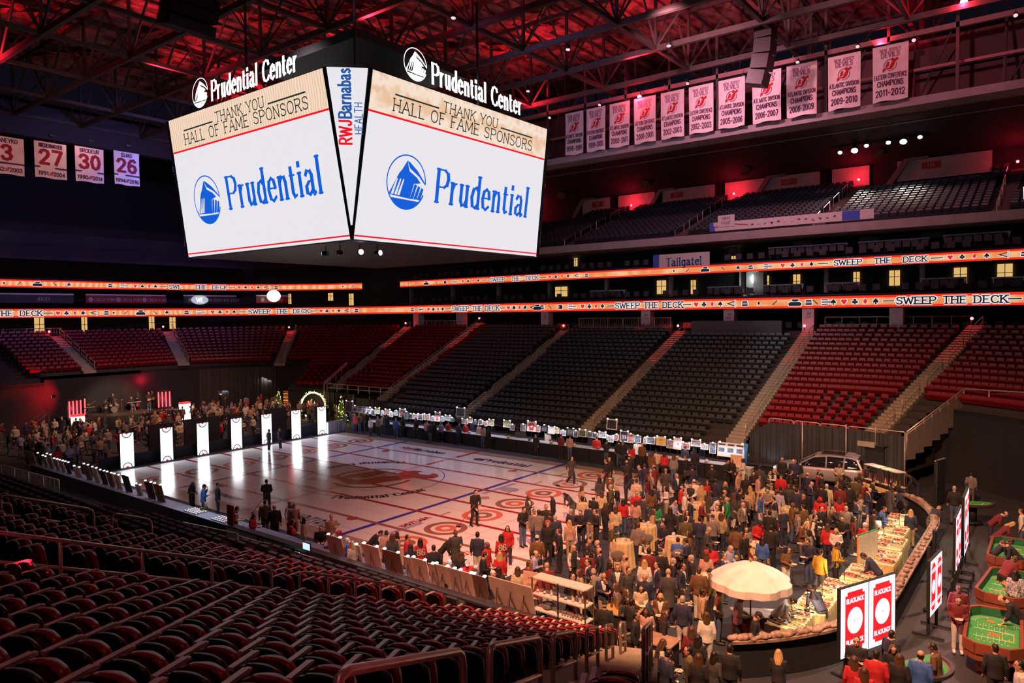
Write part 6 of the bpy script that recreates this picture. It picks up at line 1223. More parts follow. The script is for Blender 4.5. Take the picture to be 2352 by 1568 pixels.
# brooms of the ice crew
bi = [i for i, p in enumerate(IND) if p[4] == 'b' or (p[4] == 'w' and p[1] < 9 and p[0] < 14)]
def broom(x, y, lab, dx=-.75, dy=-.35):
    t = thing('curling_broom', lab, 'broom', (x, y, 0), 0, 'curling brooms')
    m = MB(); m.tube([(0, 0, 1.12), (dx, dy, .05)], .014, 6); ob('shaft', m, mat('broom_shaft', (.5, .03, .03), .4), t); m = MB(); m.box((dx, dy, .03), (.24, .08, .055)); ob('broom_head', m, DARKM, t)
for i in bi:
    p = IND[i]; dx, dy = p[0]-CAM.x, p[1]-CAM.y; l = hypot(dx, dy)
    broom(p[0]-dx/l*.34, p[1]-dy/l*.34, 'curling broom of the %s %s crew member' % (zone(p[0], p[1]).replace('on the ice', 'on-ice'), ('near', 'walking', 'sweeping', 'far left', 'far right', 'capped', 'seventh')[bi.index(i) % 7]))
# people too small to tell one by one: the crowd round the stage and the rest of the far line
def crowd_mesh():
    V, F, MI, MT = [], [], [], []; idx = {}
    def mid(m):
        if m.name not in idx: idx[m.name] = len(MT); MT.append(m)
        return idx[m.name]
    cache = {}
    def parts(sex, pose, hk):
        k = (sex, pose, hk)
        if k not in cache:
            P = get_proto(sex, pose, True); L = []
            for me, role, M in ((P['body'], 'skin', None), (P['tops']['short'], 'top', None), (P['trousers'], 'tr', None)): L.append(([v.co.copy() for v in me.vertices], [tuple(p.vertices) for p in me.polygons], role))
            if hk: me = get_hair(hk, True); L.append(([P['HM'] @ v.co for v in me.vertices], [tuple(p.vertices) for p in me.polygons], 'hair'))
            cache[k] = L
        return cache[k]
    r = random.Random(9); spots = [(p[0], p[1], p[2], p[3], 'a' if p[4] not in 'ap' else p[4], None) for p in PL[NIND:]]
    ar = [((-36.5, -12.5), (-29, -3.5), 34), ((-29, -11.5), (-18.6, -5.2), 46), ((-35.5, -3), (-19.5, 6), 74), ((-37, 6.5), (-20, 15.5), 88)]
    for (a, b, n) in ar:
        for _ in range(n*4):
            x, y = r.uniform(a[0], b[0]), r.uniform(a[1], b[1])
            if any(abs(x-s[0])+abs(y-s[1]) < .75 for s in spots) or (x < -33.5 and -4.6 < y < 6.4): continue
            spots.append((x, y, r.choice('ssbbgxllLykc'), r.choice('KKNCCGgWwTTRRMBPLSs'.replace('s', 'g')), r.choice('aapp'), r.uniform(0, 6.3))); n -= 1
            if n <= 0: break
    for (x, y, h, t, p, rz) in spots:
        if rz is None: rz = r.choice((pi, pi, pi+.4, 0))
        sc = r.uniform(.95, 1.05); c, s = cos(rz)*sc, sin(rz)*sc
        for vs, fs, role in parts('f' if h in 'lLy' else 'm', p, HK[h]):
            b = len(V); V += [(x+v.x*c-v.y*s, y+v.x*s+v.y*c, v.z*sc) for v in vs]; F += [tuple(b+i for i in f) for f in fs]
            m = {'skin': SKIN[r.choice((0, 0, 1, 2))], 'top': CC[t], 'tr': TR[r.choice('kknjg')], 'hair': HC[HM_.get(h, 's')]}[role]; MI += [mid(m)]*len(fs)
    me = bpy.data.meshes.new('crowd'); me.from_pydata(V, [], F)
    for m in MT: me.materials.append(m)
    me.polygons.foreach_set('material_index', MI); me.polygons.foreach_set('use_smooth', [True]*len(F)); me.update(); return me
tag(link('crowd', crowd_mesh()), 'dense far crowd of guests around the stage and distant tables', 'crowd', kind='stuff')
# ------------------------------------------------------------ cocktail tables, stools
LINEN = mat('linen_gold', (.62, .46, .26), .75, scale=4); FOODS = [mat('food_%d' % i, c, .5, var=.4, scale=30) for i, c in enumerate(((.7, .5, .25), (.6, .2, .08), (.75, .65, .5), (.35, .4, .1), (.5, .05, .04)))]
def pleated(rt, rb, h, n=14, amp=.05):
    m = MB(); N = n*6; vs = []
    for j, (r, z) in enumerate(((rt*.98, h), (rt, h-.01), (rt+.01, h-.08), ((rt+rb)/2, h*.5), (rb, .02))):
        for k in range(N): a = 2*pi*k/N; q = r+(amp*(j-1)/3 if j > 1 else 0)*sin(a*n); vs.append((q*cos(a), q*sin(a), z))
    m.add(vs, [(j*N+(k+1) % N, j*N+k, (j+1)*N+k, (j+1)*N+(k+1) % N) for j in range(4) for k in range(N)]+[tuple(range(N))], 0, True); return m
CTM = pleated(.42, .5, 1.06).mesh('tablecloth', LINEN); CTL = None
m = MB(); m.tube([(0, 0, 0), (0, 0, 1.04)], .04, 8); m.lathe((0, 0, 0), [(.28, 0), (.28, .02), (.05, .04)], 12); LEGM = m.mesh('pedestal', DARKM)
def glassware(rnd, n=6):
    L = []
    for _ in range(n): L.append((rnd.uniform(-.28, .28), rnd.uniform(-.28, .28), rnd.choice('gpbn')))
    return L
m = MB(); m.lathe((0, 0, 0), [(.03, 0), (.036, .1), (.034, .1), (.028, .01)], 10); GLM = m.mesh('glass', CUPM); m = MB(); m.lathe((0, 0, 0), [(.03, 0), (.03, .13), (.012, .18), (.012, .23)], 10); BTM = m.mesh('bottle', mat('bottle_green', (.05, .18, .06), .15)); m = MB(); m.box((0, 0, .05), (.1, .12, .1)); NPM = m.mesh('napkins', WHITE)
CT_ = [((20.66, -4.84), 'with glasses in front of the grey stool'), ((20.42, -2.29), 'behind the grey rounded stool'), ((22.23, -3.24), 'beside the blue shirted guests'), ((25.14, -2.06), 'nearest the buffet, with napkins'), ((20.73, 2.33), 'among the guests in white caps'), ((22.72, 6.52), 'near the silver car'), ((24.46, 4.0), 'under the guest in a grey sweater'), ((24.9, -6.6), 'beside the brown blazers'), ((25.9, 2.6), 'by the red knit hat')]
rg = random.Random(12)
for i, (p, d) in enumerate(CT_):
    t = thing('cocktail_table', 'tall round cocktail table under a gold cloth '+d, 'table', (*p, 0), 0, 'cocktail tables'); link('pedestal', LEGM, t); c = link('tablecloth', CTM, None, (*p, 0), i); tag(c, 'gold pleated tablecloth on the cocktail table '+d, 'tablecloth', 'gold tablecloths'); c.location.z = .003
    for k, (gx, gy, kd) in enumerate(glassware(rg, 5)):
        nm, me, ct = {'g': ('drinking_glass', GLM, 'glass'), 'p': ('plate', PLM, 'plate'), 'b': ('bottle', BTM, 'bottle'), 'n': ('napkin_stack', NPM, 'napkins')}[kd]
        q = link(nm, me, None, (p[0]+gx, p[1]+gy, 1.066)); tag(q, '%s %s, %s item on the cocktail table %s' % (('small', ct, nth(k), d) if ct != 'plate' else ('white', 'plate', nth(k), d)), ct, 'tableware on cocktail tables')
m = MB(); m.rings([(0, 0, .72, .17, .16), (0, 0, .80, .2, .19), (0, 0, .82, .18, .17)], 16); STS = m.mesh('seat', mat('stool_grey', (.20, .165, .145), .6)); m = MB(); m.ball((0, 0, 0), (.27, .035, .19), 16, 8); STB = m.mesh('backrest', mat('stool_grey', (.20, .165, .145), .6)); m = MB(); m.tube([(.14, .12, .72), (.2, .18, 0)], .014, 6); STL = m.mesh('leg', DARKM)
for p, d in (((21.12, -6.16), 'in front of the nearest gold table'), ((21.09, -3.64), 'between the first two gold tables'), ((22.98, -4.71), 'holding the blue sweatered guest')):
    rz = radians(35); t = thing('bar_stool', 'grey bar stool with a rounded back '+d, 'stool', (*p, 0), rz, 'grey bar stools'); link('seat', STS, t); link('backrest', STB, t, (0, -.17, 1.0))
    for k in range(4): link('leg', STL, t, None, k*pi/2)
    m = MB(); m.tube([(.17*cos(a), .17*sin(a), .28) for a in [2*pi*k/12 for k in range(13)]], .01, 4); ob('foot_ring', m, DARKM, t)

# ------------------------------------------------------------ umbrella over the cart
UC = mat('umbrella_canvas', (.78, .66, .64), .7, scale=2); n = 8; R_ = 1.22
t = thing('parasol', 'large cream white parasol with a scalloped valance over the food cart', 'umbrella', (27.3, -8.95, 0))
m = MB(); vs = []
for j, (f, z) in enumerate(((.0, 2.72), (.06, 2.71), (.35, 2.62), (.7, 2.44), (1.0, 2.2))):
    for k in range(n*4):
        a = 2*pi*k/(n*4); s = 1-(.035+.045*f)*(1-abs(cos(a*n/2)))*1.2; vs.append((R_*f*s*cos(a), R_*f*s*sin(a), z-(.05*f)*(1-abs(cos(a*n/2)))*0))
N = n*4; m.add(vs, [(j*N+k, (j+1)*N+k, (j+1)*N+(k+1) % N, j*N+(k+1) % N) for j in range(4) for k in range(N)], 0, False); ob('canopy', m, UC, t)
m = MB(); L = vs[-N:]; low = [(x*1.01, y*1.01, z-.2-(.02 if k % 4 else .0)) for k, (x, y, z) in enumerate(L)]; m.add(L+low, [(k, N+k, N+(k+1) % N, (k+1) % N) for k in range(N)], 0); ob('valance', m, UC, t)
m = MB(); m.tube([(0, 0, 0), (0, 0, 2.7)], .025, 8); m.ball((0, 0, 2.74), .035, 8, 5); ob('pole', m, mat('pole_brass', (.25, .17, .07), .35, .7), t); m = MB(); m.lathe((0, 0, 0), [(.3, 0), (.3, .05), (.06, .1)], 14); ob('base', m, DARKM, t)
for k in range(n): a = 2*pi*k/n; m = MB(); m.tube([(0, 0, 2.66), (R_*.98*cos(a), R_*.98*sin(a), 2.17)], .01, 4); ob('rib', m, STEEL, t)
# ------------------------------------------------------------ bottle shelves
GOLDF = mat('shelf_brass', (.30, .20, .07), .35, .8); SHW = mat('shelf_white', (.72, .62, .60), .4)
def shelf(nm, label, p, rz, w, d, zs, top=True, cat='shelf'):
    t = thing(nm, label, cat, p, rz)
    for i, z in enumerate(zs): m = MB(); m.box((0, 0, z), (w, d, .04)); ob('shelf', m, SHW, t)
    for sx in (-1, 0, 1):
        for sy in (-1, 1): m = MB(); m.box((sx*w/2, sy*d/2, zs[-1]/2+.01), (.035, .035, zs[-1]+.02)); ob('post', m, GOLDF if sx else DARKM, t)
    return t
SHP, SHR = Vector((22.28, -11.75, 0)), radians(0)
shelf('bottle_shelf', 'brass framed white shelf unit loaded with liquor bottles by the near boards', SHP, SHR, 2.0, .5, (.35, .82, 1.32, 1.85))
BCOL = [mat('liquor_%d' % i, c, .12, trans=.3, var=.05) for i, c in enumerate(((.55, .14, .03), (.70, .62, .55), (.06, .12, .55), (.55, .02, .02), (.16, .09, .03), (.08, .2, .07)))]
m = MB(); m.lathe((0, 0, 0), [(.038, 0), (.042, .02), (.042, .17), (.016, .23), (.015, .29)], 12); LQB = m.mesh('bottle', BCOL[0]); m = MB(); m.lathe((0, 0, .285), [(.018, 0), (.018, .04)], 8); LQC = m.mesh('stopper', mat('stopper_red', (.5, .02, .02), .4)); m = MB(); m.rings([(0, 0, .05, .0432, .0432), (0, 0, .12, .0432, .0432)], 12, 0, False); LQL = m.mesh('paper_label', WHITE)
lv = {1: 'second', 2: 'third'}; bc = 0
for zi, z in ((2, 1.34), (1, .84)):
    for k in range(14 if zi == 2 else 6):
        x = -.9+k*.135 if zi == 2 else (-.12+k*.22 if k < 2 else .45+(k-2)*.12)
        col = BCOL[(0, 0, 4, 0, 1, 1, 1, 2, 2, 1, 1, 1, 1, 3)[k] if zi == 2 else (4, 4, 3, 3, 0, 5)[k]]
        b = link('liquor_bottle', LQB, None, (SHP.x+x, SHP.y+(.08 if k % 2 else -.08), z)); b.material_slots[0].link = 'OBJECT'; b.material_slots[0].material = col; bc += 1
        tag(b, '%s bottle, %s from the sign end on the %s shelf' % (('amber', 'clear', 'blue', 'red', 'brown', 'green')[BCOL.index(col)], nth(k), 'upper' if zi == 2 else 'middle'), 'bottle', 'bottles on the brass shelf'); link('stopper', LQC, b); link('paper_label', LQL, b)
m = MB(); m.lathe((0, 0, 0), [(.02, 0), (.022, .004), (.006, .01), (.006, .07), (.03, .1), (.034, .15), (.03, .15), (.006, .08)], 10); WG = m.mesh('wine_glass', mat('clear_glass', (.9, .85, .82), .05, trans=.8, var=0))
for k in range(18): g = link('wine_glass', WG, None, (SHP.x+.1+.1*(k % 8)-(1.0 if k > 15 else 0), SHP.y-.15+.14*(k//8 % 3), .84)); tag(g, 'clear stemmed glass in the rows on the middle brass shelf, %s from the sign end' % nth(k), 'glass', 'stemmed glasses')
t = thing('ice_bowl', 'large clear ice bowl on the middle brass shelf', 'bowl', (SHP.x-.55, SHP.y, .84)); m = MB(); m.lathe((0, 0, 0), [(.08, 0), (.16, .06), (.19, .2), (.18, .2), (.14, .06), (.02, .02)], 16); ob('bowl', m, mat('clear_glass'), t); m = MB(); [m.box((rg.uniform(-.09, .09), rg.uniform(-.09, .09), .07+.03*(k % 3)), (.05, .05, .05)) for k in range(10)]; ob('ice', m, SHW, t)
t = thing('easel_sign', 'pink lit menu board with faint lettering beside the brass shelves', 'sign', (21.0, -11.6, 0)); m = MB(); m.box((0, 0, 1.42), (.66, .03, .86)); m.xf(Matrix.Rotation(.15, 4, 'Z')); M = Matrix.Rotation(.15, 4, 'Z') @ plane_m((0, -.02, 1.4), (1, 0, 0), (0, 0, 1)); put_text(m, 'AUCTION', M, 1, .003, h=.07); put_text(m, 'BAR MENU', M @ Matrix.Translation((0, .22, 0)), 1, .003, h=.05); m.poly(circ(.1, -.3, .03, 10), M, 1, .003); ob('board', m, [mat('menu_board', (.72, .45, .36), .6), BACKP[2]], t); m = MB(); [m.tube([(x, .02, 1.0), (x*1.4, y, 0)], .014, 5) for x, y in ((-.2, .02), (.2, .02), (0, .35))]; ob('easel', m, DARKM, t)
t = thing('cocktail_table', 'round table in black cloth with flowers beside the menu board', 'table', (20.35, -11.5, 0)); link('pedestal', LEGM, t); c = tag(link('tablecloth', None, None), 'black tablecloth under the flowers beside the menu board', 'tablecloth'); c.location = (20.35, -11.5, .003); ob('cloth', pleated(.4, .46, 1.06, 12), TBLK, c)
t = thing('flower_bowl', 'low bowl of white and red flowers on the black table', 'flowers', (20.3, -11.55, 1.066)); m = MB(); m.lathe((0, 0, 0), [(.06, 0), (.11, .05), (.1, .08)], 12); ob('bowl', m, DARKM, t); m = MB(); [m.ball((rg.uniform(-.11, .11), rg.uniform(-.11, .11), .11+rg.random()*.05), .04, 7, 5, k % 2) for k in range(12)]; ob('blossoms', m, [mat('petal_white', (.8, .6, .5), .6), mat('petal_red', (.6, .05, .03), .6)], t)
t = thing('service_bar', 'dark service bar with citrus bowl behind the brass shelves', 'bar', (23.9, -10.9, 0)); m = MB(); m.box((0, 0, .5), (1.0, .6, 1.0)); ob('front', m, TBLK, t); m = MB(); m.box((0, 0, 1.02), (1.1, .7, .04)); ob('top', m, mat('bar_top_gold', (.5, .33, .12), .3), t)
for k in range(8): b = link('liquor_bottle', LQB, None, (23.55+k*.1, -10.85+.1*(k % 2), 1.04)); b.material_slots[0].link = 'OBJECT'; b.material_slots[0].material = BCOL[(4, 5, 0, 1)[k % 4]]; tag(b, 'bottle on the service bar top, %s from the brass shelves' % nth(k), 'bottle', 'bottles on the service bar'); link('stopper', LQC, b)
t = thing('back_bar', 'low black drinks counter below the near stairs', 'counter', (25.7, -12.0, 0)); m = MB(); m.box((0, 0, .5), (1.0, .7, 1.0)); ob('body', m, TBLK, t); m = MB(); m.box((0, 0, 1.02), (1.1, .75, .04)); ob('top', m, mat('counter_wood', (.35, .22, .17), .5), t)
# second shelf with canopies beside the car
for k, (p, d) in enumerate((((26.85, 12.0), 'left half'), ((27.75, 11.3), 'right half'))):
    t = shelf('bottle_shelf', 'wooden back bar shelf with bottles beside the silver car, '+d, (*p, 0), radians(-38), 1.25, .55, (.5, 1.1, 1.9)); 
    for j in range(9):
        a = radians(-38); x = -.5+j*.125; b = link('liquor_bottle', LQB, None, (p[0]+x*cos(a), p[1]+x*sin(a), 1.12)); b.material_slots[0].link = 'OBJECT'; b.material_slots[0].material = BCOL[(k+j*2) % 6]; tag(b, 'bottle on the %s of the back bar shelf, %s along' % (d, nth(j)), 'bottle', 'bottles on the back bar'); link('stopper', LQC, b)
for k, p in enumerate(((26.4, 10.9), (27.3, 10.2))): t = thing('service_bar', ('left', 'right')[k]+' half of the busy dark bar in front of the back bar shelves', 'bar', (*p, 0), radians(-38)); m = MB(); m.box((0, 0, .52), (1.1, .5, 1.04)); ob('front', m, TBLK, t); m = MB(); m.box((0, 0, 1.06), (1.15, .6, .04)); ob('top', m, mat('bar_top_gold'), t)
point('bar_light', (27.0, 11.4, 2.5), 60, (1, .65, .35), .1)

# ------------------------------------------------------------ buffet
GCL = mat('buffet_cloth', (.74, .62, .33), .7, scale=3)
BUF = [((29.0, 5.6), 1.55, 'farthest, under hanging lamps'), ((29.1, 3.6), 1.5, 'piled with bread'), ((29.3, 1.7), 1.5, 'with stacked trays'), ((29.4, -.3), 1.6, 'with white boxes beside the menu easel'), ((29.1, -2.6), 1.6, 'behind the left word screen'), ((28.75, -4.6), 1.4, 'with lamps behind the screens'), ((28.5, -6.4), 1.4, 'with pastry trays'), ((28.2, -8.0), 1.4, 'with popcorn beside the parasol')]
def dish(nm, label, p, rz, kind):
    t = thing(nm, label, 'food tray', p, rz, 'food trays on the buffet')
    m = MB(); m.box((0, 0, .012), (.46, .3, .024)); m.box((0, .145, .03), (.46, .012, .05)); m.box((0, -.145, .03), (.46, .012, .05)); m.box((.225, 0, .03), (.012, .3, .05)); m.box((-.225, 0, .03), (.012, .3, .05)); ob('tray', m, WHITE if kind % 2 else STEEL, t)
    m = MB(); r = random.Random(kind*7+3)
    for k in range(22): m.ball((r.uniform(-.18, .18), r.uniform(-.11, .11), .045+r.random()*.04), (.04, .035, .026), 7, 4, k % 2)
    ob('food', m, [FOODS[kind % 5], FOODS[(kind+2) % 5]], t); return t
DP = [dish('food_tray', 'x', (0, 0, -50), 0, k) for k in range(5)]
for i, (p, L, d) in enumerate(BUF):
    t = thing('buffet_table', 'buffet table in a yellow cloth '+d, 'table', (*p, 0), 0, 'buffet tables'); m = MB(); m.box((0, 0, .86), (1.0, L+.3, .04)); ob('table_top', m, GCL, t)
    m = MB(); 
    for sx in (-1, 1): 
        pts = [(sx*(.5+.025*sin(k*1.1)), -L/2-.15+(L+.3)*k/40) for k in range(41)]; wall_strip(pts, .02, .87, .012, mb=m)
    for sy in (-1, 1): wall_strip([(-.5+k/20, sy*(L/2+.15)+.02*sin(k*1.3)) for k in range(21)], .02, .87, .012, mb=m)
    ob('table_skirt', m, GCL, t)
    for k in range(6):
        src = DP[(i+k) % 5]; q = (p[0]-.24+.48*(k % 2), p[1]-L/2+.12+L/3*(k//2+.2), .885); lab = '%s tray of food on the buffet table %s' % (nth(k), d); lab = ' '.join(lab.split()[:16])
        dup(src, q, (.1*(k-3)), lab)
for s_ in DP:
    for c in list(s_.children): bpy.data.objects.remove(c)
    bpy.data.objects.remove(s_)
HL = glow('heat_lamp', (1, .72, .35), 18)
for i, (x, y, d) in enumerate(((28.75, 6.2, 'over the farthest table'), (29.2, 4.3, 'over the bread'), (28.9, 2.6, 'beside the trays'), (28.85, -4.0, 'behind the left word screen'), (28.55, -5.7, 'over the pastry trays'), (28.45, -7.1, 'nearest the popcorn'))):
    t = thing('heat_lamp', 'black shaded heat lamp on a stand '+d, 'lamp', (x, y, .885), i*1.1, 'heat lamps on the buffet'); m = MB(); m.tube([(0, 0, 0), (0, 0, .55), (.1, 0, .68), (.26, 0, .7)], .014, 6); m.lathe((0, 0, 0), [(.09, 0), (.09, .02), (.02, .03)], 12); ob('stand', m, DARKM, t)
    m = MB(); m.rings([(.3, 0, .72, .03, .03), (.34, 0, .66, .07, .07), (.4, 0, .53, .15, .15)], 14, 0, False); ob('lamp_shade', m, DARKM, t); m = MB(); m.ball((.36, 0, .6), .045, 8, 6); ob('bulb', m, HL, t)
    a = i*1.1; point('heat_lamp_light', (x+.38*cos(a), y+.38*sin(a), .885+.44), 34, (1, .70, .36), .06)
spot('buffet_key', (33.5, 3, 16), (28.9, 2.5, .9), 6500, (1, .86, .66), 26, .7, .2); spot('buffet_key', (33, -9, 15), (28.4, -6.5, .9), 5200, (1, .84, .62), 24, .7, .2); spot('floor_cool', (30, 2, 20), (28.0, -2.0, 0), 1500, (.6, .72, 1), 26, .7, .2)
t = thing('menu_easel', 'tall white menu easel edged green and orange by the buffet', 'sign', (29.0, -1.0, 0), radians(72)); m = MB(); m.box((0, 0, 1.35), (1.3, .03, 1.1), 0); ob('board', m, mat('menu_white', (.8, .82, .74), .5), t); m = MB(); m.box((0, .02, 1.92), (1.34, .05, .05), 0); m.box((-.66, .02, 1.35), (.05, .05, 1.1), 1); m.box((.66, .02, 1.35), (.05, .05, 1.1), 1); ob('edging', m, [mat('edge_green', (.05, .4, .1), .5), mat('edge_orange', (.8, .25, .04), .5)], t); m = MB(); [m.tube([(x, 0, .8), (x, y, 0)], .018, 5) for x, y in ((-.5, -.2), (.5, -.2), (0, .3))]; ob('easel', m, DARKM, t)
t = thing('popcorn_heap', 'bright heap of popcorn on the buffet beside the parasol', 'popcorn', (28.05, -7.6, .885)); m = MB(); m.lathe((0, 0, 0), [(.2, 0), (.26, .1), (.25, .1)], 14); ob('bowl', m, STEEL, t); m = MB(); [m.ball((.2*sqrt(rg.random())*cos(k), .2*sqrt(rg.random())*sin(k), .12+rg.random()*.14), .028, 6, 4) for k in range(110)]; o = ob('popcorn', m, mat('popcorn', (.85, .68, .35), .7), t); o['kind'] = 'stuff'
t = thing('payment_tablet', 'small glowing tablet on a dark stand by the parasol cart', 'tablet', (27.75, -9.9, .9)); m = MB(); m.box((0, 0, 0), (.24, .02, .18), 0, Matrix.Rotation(-.5, 3, 'X')); ob('casing', m, DARKM, t); m = MB(); m.box((0, -.014, .006), (.2, .01, .14), 0, Matrix.Rotation(-.5, 3, 'X')); ob('screen', m, glow('tablet_glow', (.8, .9, 1), 1.5), t); m = MB(); m.tube([(0, .03, 0), (0, .03, -.9)], .03, 6); ob('stand', m, DARKM, t)
t = thing('food_cart', 'cart with a brown side panel under the parasol', 'cart', (27.2, -8.3, 0), .5); m = MB(); m.box((0, 0, .5), (1.3, .6, .7)); ob('body', m, mat('cart_brown', (.25, .10, .04), .5), t); m = MB(); m.box((0, 0, .88), (1.4, .7, .05)); ob('top', m, WHITE, t)
for sx in (-.45, .45): m = MB(); m.tube([(sx, -.34, .15), (sx, -.30, .15)], .15, 14); ob('wheel', m, DARKM, t)

# ------------------------------------------------------------ casino side
CARDR = glow('card_red', (.88, .012, .02), 1.15); CARDW = glow('card_white', (.96, .92, 1), 1.15); CARDP = glow('card_pink', (.9, .45, .5), 1.1)
def word_screen(label, p, ang, w, h, z0, n=2):
    t = thing('word_screen', label, 'led screen', (*p, 0), ang, 'glowing red card screens')
    for i in range(n):
        cx = (i-(n-1)/2)*w; m = MB(); M = plane_m((cx, -.05, z0+h/2), (1, 0, 0), (0, 0, 1)); W2, H2 = w/2-.015, h/2
        m.poly(rect(-W2, -H2, W2, H2), M, 1)
        for k in range(26): 
            yy = -H2*.93+H2*1.86*k/26; [m.poly(rect(s*W2*.86-.012, yy, s*W2*.86+.012, yy+.028), M, 2, .004) for s in (-1, 1)]
        for k in range(12): xx = -W2*.82+W2*1.64*k/12; [m.poly(rect(xx, s*H2*.94-.012, xx+.03, s*H2*.94+.012), M, 2, .004) for s in (-1, 1)]
        a, b, c = W2*.70, H2*.86, .09
        m.poly([(-a+c, -b), (a-c, -b), (a-c, -b+c), (a, -b+c), (a, b-c), (a-c, b-c), (a-c, b), (-a+c, b), (-a+c, b-c), (-a, b-c), (-a, -b+c), (-a+c, -b+c)], M, 0, .006)
        m.poly(circ(0, 0, W2*.56, 32, ry=W2*.62), M, 1, .010)
        for sy in (1, -1): put_text(m, 'BLACKJACK', M @ Matrix.Translation((0, sy*H2*.60-.05, 0)), 1, .010, h=.085, cw=.78, wv=.24, wh=.18) if w < .75 else put_text(m, 'BLACKJACK', M @ Matrix.Translation((0, sy*H2*.60-.06, 0)), 1, .010, h=.125, cw=.78, wv=.24, wh=.18)
        put_text(m, 'Pavilion', M @ Matrix.Translation((.05, -.04, 0)), 2, .013, h=.09, wv=.12) if i == 0 else m.poly(circ(0, 0, .03, 8), M, 2, .013)
        ob('screen_face', m, [CARDR, CARDW, CARDP], t)
    m = MB(); m.box((0, 0, z0+h/2), (w*n+.04, .09, h+.04)); ob('housing', m, DARKM, t); m = MB(); [m.box((s*w*.7, .05, z0/2), (.08, .08, z0)) for s in (-1, 1)]; [m.box((s*w*.7, .05, .02), (.1, .9, .04)) for s in (-1, 1)]; ob('stand', m, DARKM, t); return t
def scr(p0, p1, z0, h, label, n=2):
    a, b = Vector(p0), Vector(p1); c = (a+b)/2; d = b-a; word_screen(label, (c.x, c.y), atan2(d.y, d.x), d.length/n, h, z0, n); mid = c+Vector((d.y, -d.x)).normalized()*.15
    nn = Vector((d.y, -d.x)).normalized(); area('screen_light', (mid.x, mid.y, z0+h/2), (mid.x+nn.x*3, mid.y+nn.y*3, z0+.4), 22, (1, .45, .6), d.length, h)
scr((29.95, -9.52), (30.93, -7.27), .70, 1.95, 'nearest pair of glowing red card screens reading blackjack'); scr((31.52, -5.0), (31.66, -3.5), .7, 1.75, 'middle pair of red card screens seen edge on'); scr((31.72, -.3), (31.70, 1.55), .75, 2.0, 'pair of pink red card screens past the black pole'); scr((31.78, 1.9), (31.74, 3.9), .75, 2.3, 'farthest pair of pink red card screens')
FELT = mat('felt_green', (.05, .30, .07), .85, var=.1); FELTD = mat('felt_dark', (.015, .14, .06), .85); WOODR = mat('table_wood', (.24, .065, .03), .35, scale=5); CHIP = [mat('chip_%d' % i, c, .5) for i, c in enumerate(((.6, .05, .02), (.75, .6, .05), (.75, .7, .6), (.7, .25, .03)))]
m = MB(); m.lathe((0, 0, 0), [(.02, 0), (.02, .012)], 10); CHM = m.mesh('chip', CHIP[0])
def craps(label, p, rz, w=1.35, L=3.1):
    t = thing('craps_table', label, 'gaming table', (*p, 0), rz, 'green craps tables'); c = .28
    out = [(-w/2+c, -L/2), (w/2-c, -L/2), (w/2, -L/2+c), (w/2, L/2-c), (w/2-c, L/2), (-w/2+c, L/2), (-w/2, L/2-c), (-w/2, -L/2+c)]
    m = MB(); m.prism(out, Matrix.Translation((0, 0, .5)), .22); ob('body', m, WOODR, t)
    m = MB(); wall_strip([(x, y) for x, y in out]+[out[0]], .7, 1.0, .09, mb=m); ob('rim', m, WOODR, t)
    m = MB(); i_ = [(x*.93, y*.965) for x, y in out]; m.poly(i_, Matrix.Translation((0, 0, .725)), 0); m.add([(x*.999, y*.999, z) for z in (.73, .97) for x, y in i_], [(k, (k+1) % 8, 8+(k+1) % 8, 8+k) for k in range(8)], 1)
    I = Matrix.Translation((0, 0, .728)); W_, Y_, O_ = 2, 3, 4
    for s in (-1, 1):
        for k in range(6): x0 = -.42+k*.14; m.poly(rect(x0, s*.45-.12 if s > 0 else -.57, x0+.008, s*.45+.4 if s > 0 else -.05-.0), I, W_); m.poly(circ(x0+.07, s*.62, .03, 10), I, Y_, .001)
        for r in (.5, .56, .62): ring(m, I @ Matrix.Translation((0, s*.85, 0)), 0, 0, r-.006, r+.006, W_, .001, 0 if s > 0 else pi, pi if s > 0 else 2*pi, 24)
        m.poly(rect(-.2, s*1.05-.08, 0, s*1.05+.08), I, O_, .001); m.poly(rect(.08, s*.9-.06, .3, s*.9+.06), I, Y_, .001); m.poly(rect(-.5, s*.3-.02, .5, s*.3+.02), I, W_, .001)
    m.poly(rect(-.12, -.12, .12, .12), I, O_, .001); m.poly(rect(.2, -.25, .5, .25), I, Y_, .0005); m.poly(rect(.22, -.23, .48, .23), I, 0, .001)
    ob('felt', m, [FELT, FELTD, mat('felt_white', (.5, .65, .45), .8), mat('felt_yellow', (.55, .5, .06), .8), mat('felt_orange', (.6, .16, .04), .8)], t)
    for sy in (-1, 1): m = MB(); m.box((0, sy*L*.3, .25), (w*.6, .3, .5)); ob('pedestal', m, WOODR, t)
    return t
craps_spots = [((33.25, -5.35), .04, 'nearest green craps table with chips, beside the purple clad dealers'), ((33.35, -1.0), -.1, 'middle green craps table under the leaning dealers'), ((33.25, 3.3), 0, 'farthest green craps table')]
for p, rz, d in craps_spots: craps(d, p, rz)
r4 = random.Random(8); kk = 0
for ci, (p, rz, d) in enumerate(craps_spots):
    for k in range(14 if ci < 2 else 6):
        q = link('chip_stack', CHM, None, (p[0]+r4.uniform(-.5, .5), p[1]+r4.uniform(-1.2, 1.2), .7285)); q.scale = (1, 1, r4.choice((1, 2, 3, 4))); q.material_slots[0].link = 'OBJECT'; q.material_slots[0].material = CHIP[k % 4]
        tag(q, '%s casino chip stack, %s on the %s craps table' % (('red', 'yellow', 'white', 'orange')[k % 4], nth(k), ('nearest', 'middle', 'farthest')[ci]), 'chips', 'casino chips')
